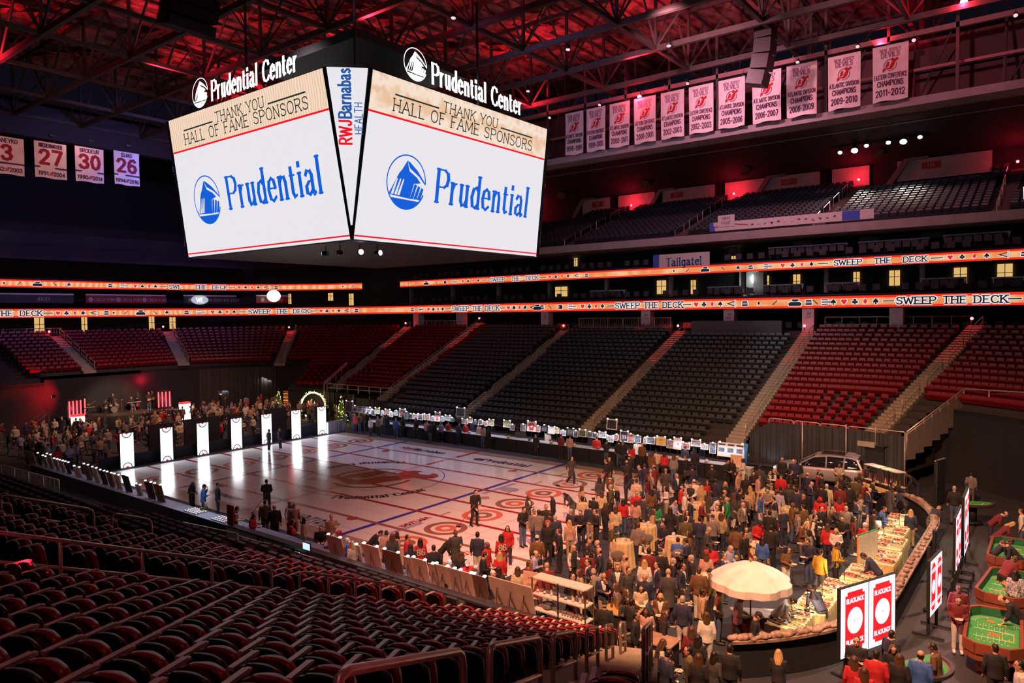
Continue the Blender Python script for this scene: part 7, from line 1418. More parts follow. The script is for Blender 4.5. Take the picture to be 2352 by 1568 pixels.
def half_table(label, p, rz, r=.95):
    t = thing('blackjack_table', label, 'gaming table', (*p, 0), rz); pts = circ(0, 0, r, 24, 0, pi)+[]; pts = [(-r, -.25), (r, -.25)]+[(r*cos(pi*k/24), r*.85*sin(pi*k/24)) for k in range(25)]
    m = MB(); m.prism(pts, Matrix.Translation((0, 0, .86)), .07); ob('table_body', m, WOODR, t); m = MB(); m.poly([(x*.88, y*.88) for x, y in pts], Matrix.Translation((0, 0, .934)), 0); ring(m, Matrix.Translation((0, 0, .936)), 0, 0, r*.5, r*.53, 1, 0, .2, pi-.2, 24); [m.poly(circ(r*.68*cos(a), r*.58*sin(a), .06, 12), Matrix.Translation((0, 0, .936)), 2) for a in (.5, 1.0, 1.57, 2.1, 2.6)]; ob('felt', m, [FELT, WHITE, CHIP[3]], t)
    m = MB(); wall_strip(pts[1:]+[pts[0]], .9, .99, .09, mb=m); ob('padded_rim', m, mat('rim_leather', (.06, .05, .05), .4), t); m = MB(); m.tube([(0, .2, 0), (0, .2, .86)], .2, 10); m.lathe((0, .2, 0), [(.45, 0), (.45, .05), (.2, .1)], 14); ob('pedestal', m, DARKM, t)
half_table('half round green blackjack table below the nearest card screens', (31.75, -9.15), radians(240)); half_table('half round green card table in the shadows past the farthest screens', (31.3, 10.5), radians(200)); 
t = thing('roulette_wheel', 'wooden roulette wheel on the middle gaming table', 'roulette wheel', (33.6, -.6, .74)); m = MB(); m.lathe((0, 0, 0), [(.36, 0), (.42, .06), (.42, .1), (.36, .09), (.3, .06), (.12, .08), (.03, .12), (.03, .18)], 28); ob('bowl', m, mat('wheel_wood', (.55, .18, .04), .3), t); m = MB(); m.lathe((0, 0, .17), [(.05, 0), (.05, .03), (.01, .05)], 10); ob('turret', m, STEEL, t)
m = MB(); m.box((0, 0, .46), (.42, .42, .05)); FCS = m.mesh('seat', DARKM); m = MB(); m.box((0, .2, .72), (.42, .04, .38)); FCB = m.mesh('backrest', DARKM); m = MB(); m.tube([(.19, .19, 0), (.19, .19, .46)], .014, 5); FCL = m.mesh('leg', DARKM)
for i in range(5):
    t = thing('folding_chair', 'black chair behind the screens, %s of the row from the middle screens' % nth(i), 'chair', (32.0, -2.6+i*.95, 0), radians(90), 'black chairs behind the screens'); link('seat', FCS, t); link('backrest', FCB, t); [link('leg', FCL, t, None, k*pi/2) for k in range(4)]
for i, (p, h, d) in enumerate((((29.62, 12.4), 2.45, 'beside the far opening in the boards'), ((31.48, 6.4), 2.7, 'standing between the two far card screens'), ((31.2, -2.5), 2.2, 'behind the middle card screens'), ((30.95, .8), 1.9, 'rising from the end boards'))):
    t = thing('glass_support_post', 'black post '+d, 'post', (*p, 0), 0, 'black posts by the end boards'); m = MB(); m.box((0, 0, h/2), (.1, .16, h)); ob('upright', m, DARKM, t); m = MB(); m.box((0, 0, .03), (.3, .3, .06)); [m.ball((.07, 0, h*f), .03, 6, 4) for f in (.45, .6, .75)]; ob('fittings', m, DARKM, t)
t = thing('rink_gate', 'open black gate with pale top edge at the far end of the boards', 'gate', (29.7, 12.9, 0), radians(75)); m = MB(); m.box((0, 0, 1.25), (1.2, .06, 2.3)); ob('leaf', m, BLACK, t); m = MB(); m.box((0, 0, 2.42), (1.2, .08, .05)); ob('edge', m, CONC, t)
t = thing('equipment_cart', 'wheeled cart with a red handle in the tunnel', 'cart', (30.6, 19.2, 0)); m = MB(); [m.box((0, 0, z), (1.0, .6, .05)) for z in (.2, .55, .9)]; ob('shelf', m, STEEL, t); m = MB(); [m.tube([(sx*.48, sy*.28, 0), (sx*.48, sy*.28, .95)], .03, 6) for sx in (-1, 1) for sy in (-1, 1)]; ob('frame', m, STEEL, t); m = MB(); m.tube([(-.4, 0, .95), (-.4, 0, 1.7), (.4, 0, 1.7), (.4, 0, .95)], .03, 6); ob('handle', m, glow('handle_red_glow', (.5, .01, .02), .5), t)  # handle given its own glow to show red in the dark tunnel
t = thing('utility_vehicle', 'small dark utility vehicle parked in the tunnel', 'vehicle', (32.2, 20.6, 0), .4); m = MB(); m.box((0, 0, .6), (1.9, 1.1, .6)); m.box((-.2, 0, 1.5), (1.3, 1.1, .08)); ob('body', m, DARKM, t); [ob('wheel', MB().tube([(sx*.65, sy*.5, .3), (sx*.65, sy*.62, .3)], .3, 12), BLACK, t) for sx in (-1, 1) for sy in (-1, 1)]; ob('roof_posts', MB().tube([(-.8, .5, .8), (-.8, .5, 1.5)], .03, 5).tube([(.4, -.5, .8), (.4, -.5, 1.5)], .03, 5), STEEL, t)
t = thing('pale_banner_strip', 'tall pale pointed strip hanging in the dark tunnel', 'banner', (33.6, 20.5, 0)); m = MB(); m.prism([(-.12, .0), (.18, .0), (.42, 4.0)], plane_m((0, 0, .3), (1, 0, 0), (0, 0, 1)), .04); ob('cloth', m, mat('strip_tan', (.30, .26, .21), .8), t)
spot('tunnel_spill', (31, 8, 12), (31, 14, 0), 700, (.95, .85, .75), 70, .9, .3)
mb = MB(); mb.box2((26.6, 24.4, -.1), (42, 24.8, 6.2)); struct('wall_tunnel', mb, mat('tunnel_black', (.012, .013, .012), .9))
# ------------------------------------------------------------ curtains, rails and the car in the far right corner
CURT = mat('curtain_black', (.030, .030, .034), .65)
def curtain(label, p0, p1, z0, z1, seed=0, group='black curtains'):
    a, b = Vector(p0), Vector(p1); L = (b-a).length; n = int(L/.05); u = (b-a)/L; nn = Vector((-u.y, u.x)); t = thing('pipe_curtain', label, 'curtain', (0, 0, 0), 0, group); m = MB(); r = random.Random(seed); vs = []; ph = [r.uniform(0, 6) for _ in range(4)]
    for j, f in enumerate((0, .3, .7, 1)):
        for i in range(n+1): s = i*L/n; o = (.05*sin(s*17+ph[0])+.035*sin(s*9.3+ph[1])+.02*sin(s*31+ph[2]))*(1.1-.5*f); q = a+u*s+nn*o; vs.append((q.x, q.y, (z0 if not isinstance(z0, tuple) else z0[0]+(z0[1]-z0[0])*i/n)+((z1[0]+(z1[1]-z1[0])*i/n if isinstance(z1, tuple) else z1)-z0)*f))
    m.add(vs, [(j*(n+1)+i, j*(n+1)+i+1, (j+1)*(n+1)+i+1, (j+1)*(n+1)+i) for j in range(3) for i in range(n)], 0, True); ob('drape', m, CURT, t); return t
CP = [((18.9, 15.05), 2.5), ((20.0, 15.25), 3.25), ((22.1, 15.3), 3.3), ((24.6, 15.3), 3.3), ((27.7, 15.35), 3.1)]
for i in range(4): curtain('black pleated curtain, %s bay behind the silver car from the blue drape' % nth(i), CP[i][0], CP[i+1][0], .02, (CP[i][1], CP[i+1][1]), i)
for i in (2, 3, 4): (x, y), z = CP[i]; t = thing('pipe_upright', 'pale pipe upright of the black curtains, %s from the blue drape' % nth(i-2), 'pole', (x, y-.12, 0), 0, 'curtain pipes'); m = MB(); m.tube([(0, 0, 0), (0, 0, z+.25)], .035, 8); ob('pipe', m, RAILM, t); m = MB(); m.box((0, 0, .01), (.4, .4, .02)); ob('base', m, STEEL, t)
def front_rails(pts, n, lab, h=.75):
    for i in range(n):
        a, b = Vector(pts[0]).lerp(Vector(pts[1]), (i+.02)/n), Vector(pts[0]).lerp(Vector(pts[1]), (i+.98)/n); hoop(lab % nth(i), a, b, h, .035, 0, 'front row rails')
front_rails(((19.9, 15.65, 2.75), (27.7, 15.65, 2.55)), 5, 'rounded front rail above the black curtains, %s from the blue drape')
m = MB(); RG = thing('stepped_barrier', 'stepped steel and glass side barrier climbing beside the tunnel', 'barrier'); GLS = mat('barrier_panel', (.20, .15, .15), .25, spec=.6)
P0, P1 = Vector((27.75, 15.5, 2.4)), Vector((30.1, 19.6, 4.6))
m.tube([P0+Vector((0, 0, .95)), P1+Vector((0, 0, .95))], .045, 6); ob('top_rail', m, mat('rail_lit', (.75, .55, .45), .3, .6), RG); m = MB(); m.tube([P0+Vector((0, 0, .8)), P1+Vector((0, 0, .8))], .03, 6); ob('lower_rail', m, RAILM, RG)
for i in range(7):
    a = P0.lerp(P1, i/7); b = P0.lerp(P1, (i+1)/7); m = MB(); m.tube([(a.x, a.y, a.z-.7), (a.x, a.y, a.z+.95)], .04, 6); ob('post', m, RAILM, RG); m = MB(); m.add([(a.x, a.y, a.z-.65), (b.x, b.y, a.z-.65), (b.x, b.y, b.z+.72), (a.x, a.y, a.z+.75), (a.x+.03, a.y-.02, a.z-.65), (b.x+.03, b.y-.02, a.z-.65), (b.x+.03, b.y-.02, b.z+.72), (a.x+.03, a.y-.02, a.z+.75)], ((0, 1, 2, 3), (7, 6, 5, 4), (0, 4, 5, 1), (3, 2, 6, 7))); ob('panel', m, GLS, RG)
rail_run('pale railing with panels over the dark tunnel', (30.1, 19.6, 4.62), (36.5, 17.6, 4.7), 5, .95, (1, .12), 0, 'concourse railings', .045)
# left counterpart
front_rails(((-24.8, 15.9, 2.65), (-15.6, 16.3, 2.6)), 6, 'rounded front rail over the dark corner, %s from the light arch', .8)
t = thing('stepped_barrier', 'sloping double side rail beside the light arch', 'barrier'); 
for h in (.95, .75): m = MB(); m.tube([Vector((-25.1, 15.8, 2.6+h)), Vector((-26.6, 20.0, 4.35+h))], .05, 6); ob('rail', m, RAILM, t)
for i in range(5): f = i/4; a = Vector((-25.1, 15.8, 2.6)).lerp(Vector((-26.6, 20.0, 4.35)), f); m = MB(); m.tube([(a.x, a.y, a.z-.6), (a.x, a.y, a.z+.95)], .04, 6); ob('post', m, RAILM, t)
for i, (x, y, z) in enumerate(((-24.95, 15.6, 3.3), (-20.4, 15.6, 2.6), (-18.0, 15.6, 2.6))): t = thing('pipe_upright', 'pale curtain pipe by the light trees, %s from the arch' % nth(i), 'pole', (x, y, 0), 0, 'curtain pipes'); m = MB(); m.tube([(0, 0, 0), (0, 0, z)], .04, 6); ob('pipe', m, RAILM, t)
curtain('dark curtain behind the corner tree beside the arch', (-24.9, 15.8), (-20.4, 15.8), .02, 2.6, 8); curtain('dark curtain behind the tall framed poster', (-20.3, 15.8), (-15.0, 15.2), .02, 2.3, 9)
# ---- car
CARP = mat('car_silver', (.44, .40, .42), .28, .35, var=.03); CARG = mat('car_glass', (.012, .012, .016), .06, spec=.8); TYRE = mat('tyre', (.015, .015, .016), .8); TAIL = mat('tail_lamp', (.45, .01, .015), .2, emit=(.8, .02, .02), es=.35, var=0); HEADL = glow('head_lamp', (1, .96, .9), 2.2)
def car(label, p, rz):
    t = thing('car', label, 'car', p, rz)
    # stations along x (nose at -x): x, half width low, half width belt, belt z, top z (bonnet / deck)
    ST = [(-2.46, .55, .60, .62, .66), (-2.40, .82, .86, .72, .84), (-2.2, .92, .95, .86, .98), (-1.7, .96, .99, .95, 1.06), (-1.05, .97, 1.0, 1.0, 1.10), (-.6, .97, 1.0, 1.02, 1.12), (.3, .97, 1.0, 1.03, 1.12), (1.2, .97, 1.0, 1.05, 1.12), (1.9, .96, .99, 1.08, 1.14), (2.3, .90, .95, 1.08, 1.13), (2.46, .78, .84, .98, 1.02)]
    m = MB(); vs = []; n = 14
    for x, wl, wb, zb, zt in ST:
        z0 = .26 if -2.3 < x < 2.3 else .42
        sec = [(-wl*.9, z0), (-wl, z0+.12), (-wb, (z0+zb)/2+.05), (-wb*.985, zb-.1), (-wb*.95, zb), (-wb*.75, (zb+zt)/2+.02), (-wb*.4, zt)]; sec = sec+[(-y, z) for y, z in reversed(sec)]; vs += [(x, y, z) for y, z in sec]
    m.add(vs, [(i*n+k, i*n+(k+1) % n, (i+1)*n+(k+1) % n, (i+1)*n+k) for i in range(len(ST)-1) for k in range(n)]+[tuple(range(n-1, -1, -1)), tuple((len(ST)-1)*n+k for k in range(n))], 0, True); ob('body', m, CARP, t)
    # greenhouse: glass block, roof skin and pillars
    G = [(-1.15, .90, 1.08, 1.10), (-.45, .90, 1.07, 1.50), (-.1, .9, 1.06, 1.64), (.6, .9, 1.06, 1.73), (1.5, .9, 1.07, 1.71), (2.05, .88, 1.09, 1.60), (2.32, .86, 1.10, 1.18)]
    m = MB(); vs = []
    for x, wb, zb, zt in G: wt = wb-.28*(zt-zb); vs += [(x, -wb, zb), (x, -wt, zt), (x, wt, zt), (x, wb, zb)]
    m.add(vs, [(i*4+k, i*4+k+1, i*4+k+5, i*4+k+4) for i in range(len(G)-1) for k in range(3)]+[(3, 2, 1, 0), tuple((len(G)-1)*4+k for k in range(4))], 0, True); ob('windows', m, CARG, t)
    m = MB(); R_ = [(-.22, 1.60), (.05, 1.69), (.6, 1.755), (1.5, 1.735), (2.12, 1.63), (2.2, 1.6)]; vs = []
    for x, z in R_: w = .76 if x < 2 else .74; vs += [(x, -w, z-.05), (x, -w*.85, z), (x, 0, z+.03), (x, w*.85, z), (x, w, z-.05)]
    m.add(vs, [(i*5+k, i*5+k+1, i*5+k+6, i*5+k+5) for i in range(len(R_)-1) for k in range(4)], 0, True)
    for s in (-1, 1):
        m.tube([(-1.1, s*.89, 1.09), (-.25, s*.76, 1.58)], .045, 5); m.tube([(-.25, s*.755, 1.59), (.6, s*.72, 1.72), (1.6, s*.72, 1.70), (2.15, s*.73, 1.58)], .045, 5); m.tube([(.45, s*.9, 1.06), (.45, s*.73, 1.70)], .04, 4); m.tube([(1.35, s*.9, 1.06), (1.42, s*.73, 1.70)], .045, 4); m.tube([(2.3, s*.86, 1.10), (2.05, s*.74, 1.62)], .07, 5)
    ob('roof', m, CARP, t); m = MB(); m.box((.75, 0, 1.79), (1.25, 1.15, .012)); m.xf(Matrix.Rotation(.0, 4, 'Y')); ob('sunroof', m, CARG, t); m = MB(); [m.tube([(.0, s*.66, 1.77), (.8, s*.66, 1.80), (1.8, s*.66, 1.76)], .022, 5) for s in (-1, 1)]; ob('roof_rail', m, STEEL, t)
    for sx in (-1.5, 1.48):
        for s in (-1, 1): w = MB(); w.tube([(sx, s*.78, .38), (sx, s*1.0, .38)], .38, 22); wo = ob('wheel', w, TYRE, t); w = MB(); w.tube([(sx, s*.98, .38), (sx, s*1.012, .38)], .25, 16); [w.box((sx+.13*cos(a), s*1.014, .38+.13*sin(a)), (.2, .012, .04), 1, Matrix.Rotation(-a, 3, 'Y')) for a in [2*pi*k/5 for k in range(5)]]; ob('rim', w, [DARKM, STEEL], wo)
    m = MB(); [m.box((2.37, s*.72, .97), (.12, .42, .12)) for s in (-1, 1)]; ob('tail_lamp', m, TAIL, t); m = MB(); [m.box((-2.36, s*.66, .76), (.16, .36, .09)) for s in (-1, 1)]; ob('head_lamp', m, HEADL, t)
    m = MB(); m.box((-2.46, 0, .62), (.06, .7, .26)); [m.box((-2.5, -.3+k*.075, .62), (.02, .02, .24), 1) for k in range(9)]; ob('grille', m, [DARKM, STEEL], t); m = MB(); [m.tube([(-.95, s*.98, 1.12), (-.9, s*1.14, 1.16), (-.8, s*1.16, 1.15)], [.03, .075, .05], 8) for s in (-1, 1)]; ob('mirror', m, CARP, t); m = MB(); m.box((2.46, 0, .55), (.06, 1.5, .2)); m.box((2.22, 0, 1.66), (.3, 1.3, .04)); ob('rear_trim', m, DARKM, t); m = MB(); [m.box((x, s*1.0, .92), (.2, .02, .03)) for s in (-1, 1) for x in (.1, 1.1)]; ob('door_handle', m, STEEL, t)
    return t
car('silver sport utility car parked before the black curtains', (23.6, 13.45, .3), radians(4)); mb = MB(); mb.box2((20.9, 12.3, 0), (26.3, 14.6, .3)); t = tag(link('display_plinth', None), 'low black plinth under the silver car', 'plinth'); ob('plinth', mb, BLACK, t)
spot('car_light', (25, 8, 14), (23.6, 13.4, 1), 1500, (1, .8, .75), 34, .6, .2); spot('curtain_uplight', (20.4, 14.4, .3), (20.2, 15.3, 3), 40, (.9, .95, 1), 90, .7, .1); spot('curtain_uplight', (26.6, 14.5, .3), (26.6, 15.3, 3), 30, (1, .85, .75), 100, .7, .1)
t = thing('glass_case', 'tall pale display case between the car and the far tables', 'display case', (19.9, 11.3, 0)); m = MB(); m.box((0, 0, .55), (.9, .5, 1.1)); ob('case', m, mat('case_grey', (.45, .42, .44), .4), t); m = MB(); m.box((0, 0, 1.12), (.95, .55, .04)); ob('top', m, WHITE, t)
t = thing('easel_sign', 'cream poster board on an easel beside the blue drape', 'sign', (19.4, 11.3, 0)); m = MB(); m.box((0, 0, 1.3), (.7, .03, .95)); ob('board', m, mat('cream_board', (.75, .55, .38), .6), t); m = MB(); [m.tube([(x, .02, .9), (x*1.4, y, 0)], .014, 5) for x, y in ((-.2, .02), (.2, .02), (0, .35))]; ob('easel', m, DARKM, t)

# ------------------------------------------------------------ stage and band
stg = thing('stage', 'dark raised stage carrying the band at the far end', 'stage', (-38.4, 1.2, 0)); m = MB(); m.box((0, 0, 1.15), (5.2, 9.6, .1)); ob('deck', m, mat('stage_deck', (.05, .045, .045), .4), stg); m = MB(); m.box((2.58, 0, .55), (.06, 9.6, 1.1)); m.box((0, -4.78, .55), (5.2, .06, 1.1)); ob('skirt', m, BLACK, stg)
curtain('black stage backdrop curtain behind the band', (-41.0, -6.2), (-41.0, 7.2), .02, 4.9, 12, 'stage curtains')
curtain('wide black curtain beside the stage under the far seats', (-40.6, 7.4), (-34.5, 17.5), .02, 4.8, 13, 'stage curtains'); curtain('dark curtain filling the gap left of the stage', (-39.0, -16.0), (-40.9, -6.4), .02, 4.8, 14, 'stage curtains')
BARR = glow('light_bar_red', (1, .05, .06), 5)
def bars(label, p, n, rz):
    t = thing('light_bars', label, 'stage light', p, rz); m = MB(); [m.box((0, (k-(n-1)/2)*.36, .95), (.06, .09, 1.5)) for k in range(n)]; ob('tube_light', m, BARR, t); m = MB(); m.box((-.06, 0, .95), (.06, n*.36, 1.9)); m.box((0, 0, .03), (.4, n*.36, .06)); ob('frame', m, DARKM, t)
bars('four glowing red light bars at the left end of the stage', (-36.4, -3.2, 1.2), 4, .25); bars('four glowing red light bars at the right end of the stage', (-36.9, 5.2, 1.2), 4, -.1); bars('glowing red light post beside the left red bars', (-37.6, -1.9, 1.2), 1, 0)
point('bar_glow', (-36.0, -3.2, 2.2), 60, RED, .2); point('bar_glow', (-36.4, 5.2, 2.2), 60, RED, .2)
LBX = glow('light_box', (1, .97, .97), 2.4)
for p, d in (((-34.6, -3.7), 'left'), ((-35.2, 6.4), 'right')): t = thing('light_box', 'upright white light box with a red top, %s of the stage' % d, 'light box', (*p, 0), 0, 'light boxes by the stage'); m = MB(); m.box((0, 0, .9), (.5, .95, 1.55)); ob('lit_face', m, LBX, t); m = MB(); m.box((0, 0, 1.78), (.52, .97, .18)); ob('red_cap', m, glow('cap_glow', (1, .05, .05), 1.2), t); m = MB(); m.box((0, 0, .06), (.5, .95, .12)); ob('base', m, DARKM, t)
stage_lamp('starry red stage lamp behind the guitar players', (-40.0, 4.6, 4.0), (-20, -5, 5), RL, 'band lights', 1.3); point('star_lamp', (-39.4, 4.4, 4.0), 120, RED, .1)
stage_lamp('small red lamp at the edge of the stage curtain', (-38.3, -4.3, 3.3), (-40.5, -5.5, 3), RL, 'band lights', .8)
DRM_ = mat('drum_shell', (.25, .22, .22), .3, .4); BRS = mat('cymbal_brass', (.75, .50, .12), .25, .9)
t = thing('drum_kit', 'drum kit with brass cymbals in the middle of the stage', 'drum kit', (-38.3, .9, 1.2)); m = MB(); m.tube([(.3, 0, .32), (-.1, 0, .32)], .3, 16); ob('bass_drum', m, DRM_, t)
for x, y, z, r in ((.1, -.28, .72, .16), (.1, .28, .72, .16), (-.3, -.55, .5, .2), (-.3, .5, .55, .18)): m = MB(); m.lathe((x, y, z-.14), [(r, 0), (r, .26)], 14); m.tube([(x, y, z-.14), (x, y, 0)], .012, 4); ob('drum', m, DRM_, t)
for x, y, z in ((.0, -.75, 1.15), (.1, .75, 1.2), (-.3, -.9, .95), (.2, .1, 1.3)): m = MB(); m.lathe((x, y, z), [(.02, .03), (.12, .015), (.24, 0)], 16); m.tube([(x, y, z), (x, y, 0)], .01, 4); ob('cymbal', m, BRS, t)
for p, L, d in (((-37.4, -1.6), 1.0, 'left of the drums'), ((-38.0, 2.7), 1.5, 'right of the drums')): t = thing('keyboard', 'electric keyboard on a stand '+d, 'keyboard', (*p, 1.2), 0, 'stage keyboards'); m = MB(); m.box((0, 0, .82), (.34, L, .08)); ob('case', m, DARKM, t); m = MB(); m.box((.05, 0, .865), (.16, L*.92, .012)); ob('keys', m, WHITE, t); m = MB(); [m.tube([(0, s*L*.3, .8), (0, -s*L*.2, 0)], .015, 5) for s in (-1, 1)]; ob('stand', m, DARKM, t)
t = thing('stage_stool', 'pale wooden stool near the stage edge', 'stool', (-36.8, 2.1, 1.2)); m = MB(); m.lathe((0, 0, .7), [(.17, 0), (.17, .04)], 12); ob('seat', m, mat('stool_wood', (.5, .42, .34), .5), t); [ob('leg', MB().tube([(sx*.1, sy*.1, .7), (sx*.17, sy*.17, 0)], .016, 5), mat('stool_wood'), t) for sx in (-1, 1) for sy in (-1, 1)]
t = thing('stage_steps', 'dark stage steps with handrails left of the stage', 'steps', (-38.2, -5.0, 0), 0); m = MB(); [m.box((0, .1-.28*k, 1.0-.2*k), (1.1, .28, .06)) for k in range(5)]; ob('treads', m, DARKM, t); [ob('handrail', MB().tube([(s*.55, .1, 1.1), (s*.55, .1, 2.0), (s*.55, -1.2, 1.0), (s*.55, -1.2, 0)], .03, 5), STEEL, t) for s in (-1, 1)]
rb = random.Random(31); BAND = [(-37.9, -1.7, 'x', 'M', 's', 'bass player at the left keyboard'), (-39.0, .5, 'k', 'K', 's', 'drummer'), (-39.2, 1.3, 's', 'K', 'a', 'singer behind the drums'), (-39.0, 2.9, 's', 'K', 's', 'player at the right keyboard'), (-38.8, 3.5, 'k', 'K', 'p', 'player beside the right keyboard'), (-37.6, 4.0, 's', 'K', 'p', 'guitar player'), (-38.0, 4.55, 's', 'K', 'p', 'second guitar player'), (-37.8, 5.9 - .9, 'b', 'K', 'p', 'guitar player by the red bars')]
for i, (x, y, h, tt, p, d) in enumerate(BAND): make_person(x, y, h, tt, p, 0, rb, 'person in dark clothes on the stage, the %s' % d, 'musician', 1.2, 'band on the stage')
for i, (x, y, d) in enumerate(((-37.35, 4.0, 'first'), (-37.7, 4.6, 'second'), (-37.9, -1.5, 'leftmost'))):
    t = thing('guitar', d+' guitar held on the stage', 'guitar', (x, y, 2.2), .2, 'stage guitars'); m = MB(); m.rings([(0, -.1, 0, .03, .1)], 8) if False else m.ball((0, -.15, 0), (.045, .16, .13), 10, 6); m.ball((0, .02, .02), (.045, .12, .1), 10, 6); ob('guitar_body', m, mat('guitar_gold', (.55, .28, .06), .25), t); m = MB(); m.tube([(0, .08, .03), (0, .65, .28)], .022, 5); m.box((0, .7, .30), (.03, .12, .06)); ob('neck', m, WOODR, t)
# ------------------------------------------------------------ light trees, arch, signs at the far corner
TREE = mat('fir_green', (.05, .11, .035), .8, var=.4, scale=10); TL = glow('tree_lights', (1, .74, .22), 7); ARCHL = glow('arch_lights', (1, .80, .42), 3.5)
def tree(label, p, h, r, n, seed):
    t = thing('light_tree', label, 'tree', (*p, 0), 0, 'trees wrapped in warm lights'); q = random.Random(seed); m = MB()
    for k in range(7):
        z = h*(.06+.13*k); rr = r*(1-.13*k); vs = [(0, 0, z+h*.26)]; N = 18
        for i in range(N): a = 2*pi*i/N; f = rr*(1 if i % 2 else .72)*q.uniform(.9, 1.1); vs.append((f*cos(a), f*sin(a), z+q.uniform(-.04, .04)))
        m.add(vs, [(0, 1+i, 1+(i+1) % N) for i in range(N)]+[tuple(range(N, 0, -1))])
    ob('branches', m, TREE, t); m = MB()
    for i in range(n): f = q.random()**1.3; z = h*(.05+.93*f); a = q.uniform(0, 2*pi); rr = r*(1.0-.93*f)*q.uniform(.75, 1.02); m.ball((rr*cos(a), rr*sin(a), z), .03, 4, 3)
    o = ob('string_lights', m, TL, t); o['kind'] = 'stuff'; m = MB(); m.tube([(0, 0, 0), (0, 0, h*.3)], .06, 6); ob('trunk', m, mat('trunk', (.1, .06, .03), .8), t); point('tree_glow', (p[0]+r*1.3, p[1]-r*.9, h*.5), 34, (1, .68, .2), .3)
tree('lit tree left of the wooden sign post', (-31.0, 14.4), 2.5, .75, 90, 1); tree('lit tree right of the wooden sign post', (-30.0, 16.3), 2.4, .7, 90, 2); tree('tallest lit tree beside the light arch', (-29.0, 17.4), 3.3, .8, 110, 3); tree('lit tree inside the light arch', (-27.4, 16.6), 2.4, .6, 70, 4); tree('lone lit tree behind the far tables', (-20.6, 14.3), 2.7, .62, 100, 5)
t = thing('light_arch', 'round arch wrapped in warm fairy lights', 'arch', (-26.2, 15.2, 0), radians(52)); m = MB(); pts = [(1.15*cos(a), 0, 1.15+1.35*sin(a)) for a in [radians(-50+k*7) for k in range(41)]]; m.tube(pts, .07, 6); ob('hoop', m, ARCHL, t); m = MB(); q = random.Random(6); [m.ball((x*1.06+q.uniform(-.12, .12), q.uniform(-.1, .1), z+q.uniform(-.1, .16)), .025, 4, 3) for x, _, z in pts for k in range(4)]; o = ob('fairy_lights', m, TL, t); o['kind'] = 'stuff'; point('arch_glow', (-25.8, 14.6, 1.6), 40, (1, .75, .35), .3)
t = thing('sign_post', 'wooden sign post with stacked pointing boards between lit trees', 'sign post', (-30.4, 15.3, 0), radians(60)); m = MB(); m.tube([(0, 0, 0), (0, 0, 2.75)], .06, 6); ob('post', m, mat('post_wood', (.4, .25, .1), .6), t)
for k in range(8): z = 1.0+k*.2; d = 1 if k % 3 else -1; m = MB(); m.prism([(-.6, -.07), (.5, -.07), (.66, 0), (.5, .07), (-.6, .07)], Matrix.Translation((0, -.07, z)) @ Matrix.Rotation(.06*(k % 3-1), 4, 'Y') @ plane_m((0, 0, 0), (d, 0, 0), (0, 0, 1)), .03); ob('pointing_board', m, [mat('arrow_white', (.8, .72, .6), .5), mat('arrow_red', (.6, .1, .06), .5)][k % 2], t)
t = thing('wooden_kiosk', 'warm lit wooden stand beside the tallest lit tree', 'kiosk', (-29.6, 17.6, 0)); m = MB(); m.box((0, 0, 1.1), (.5, .7, 2.2)); m.box((0, 0, 2.25), (.7, .95, .1)); ob('body', m, mat('kiosk_wood', (.5, .22, .05), .5), t)
t = thing('back_bar', 'lit back bar shelf with bottles against the far curtain', 'shelf', (-38.0, 12.9, 0), radians(90)); m = MB(); m.box((0, 0, 1.95), (2.2, .4, .08)); ob('lit_top', m, glow('bar_strip', (.9, .95, 1), 1.4), t); m = MB(); [m.box((s*1.08, 0, 1.0), (.06, .4, 1.9)) for s in (-1, 1)]; m.box((0, .1, 1.3), (2.2, .3, .04)); m.box((0, .1, .8), (2.2, .3, .04)); ob('frame', m, DARKM, t)
for k in range(14): b = link('liquor_bottle', LQB, None, (-38.0, 12.0+k*.14, 1.325)); b.material_slots[0].link = 'OBJECT'; b.material_slots[0].material = BCOL[(1, 0, 5, 4)[k % 4]]; tag(b, 'bottle on the far lit back bar, %s from the stage' % nth(k), 'bottle', 'bottles on the far back bar'); link('stopper', LQC, b)
area('back_bar_lamp', (-37.6, 12.9, 2.3), (-38, 12.9, 1.3), 14, (.9, .95, 1), 2, .2)
t = thing('press_backdrop', 'black press backdrop printed with rows of white round marks', 'backdrop banner', (-38.0, 16.2, 0), radians(90)); m = MB(); m.box((0, 0, 1.2), (3.4, .08, 2.2)); M = plane_m((0, -.05, 1.2), (1, 0, 0), (0, 0, 1))
for r_ in range(4):
    for c_ in range(4):
        x = -1.3+c_*.82+(.4 if r_ % 2 else 0); z = .85-r_*.36; m.poly(circ(x, z, .11, 12), M, 1, .004); m.poly(circ(x+.02, z+.02, .06, 8), M, 0, .006); m.poly(rect(x+.22, z-.03, x+.52, z+.02), M, 1, .004)
ob('printed_panel', m, [BLACK, WHITE], t); area('press_lamp', (-35.5, 16, 3.5), (-38, 16.2, 1.2), 20, (1, .9, .75), 1, 1)
point('far_bar_glow', (-36.5, -10.5, 2.2), 40, (1, .75, .3), .3)
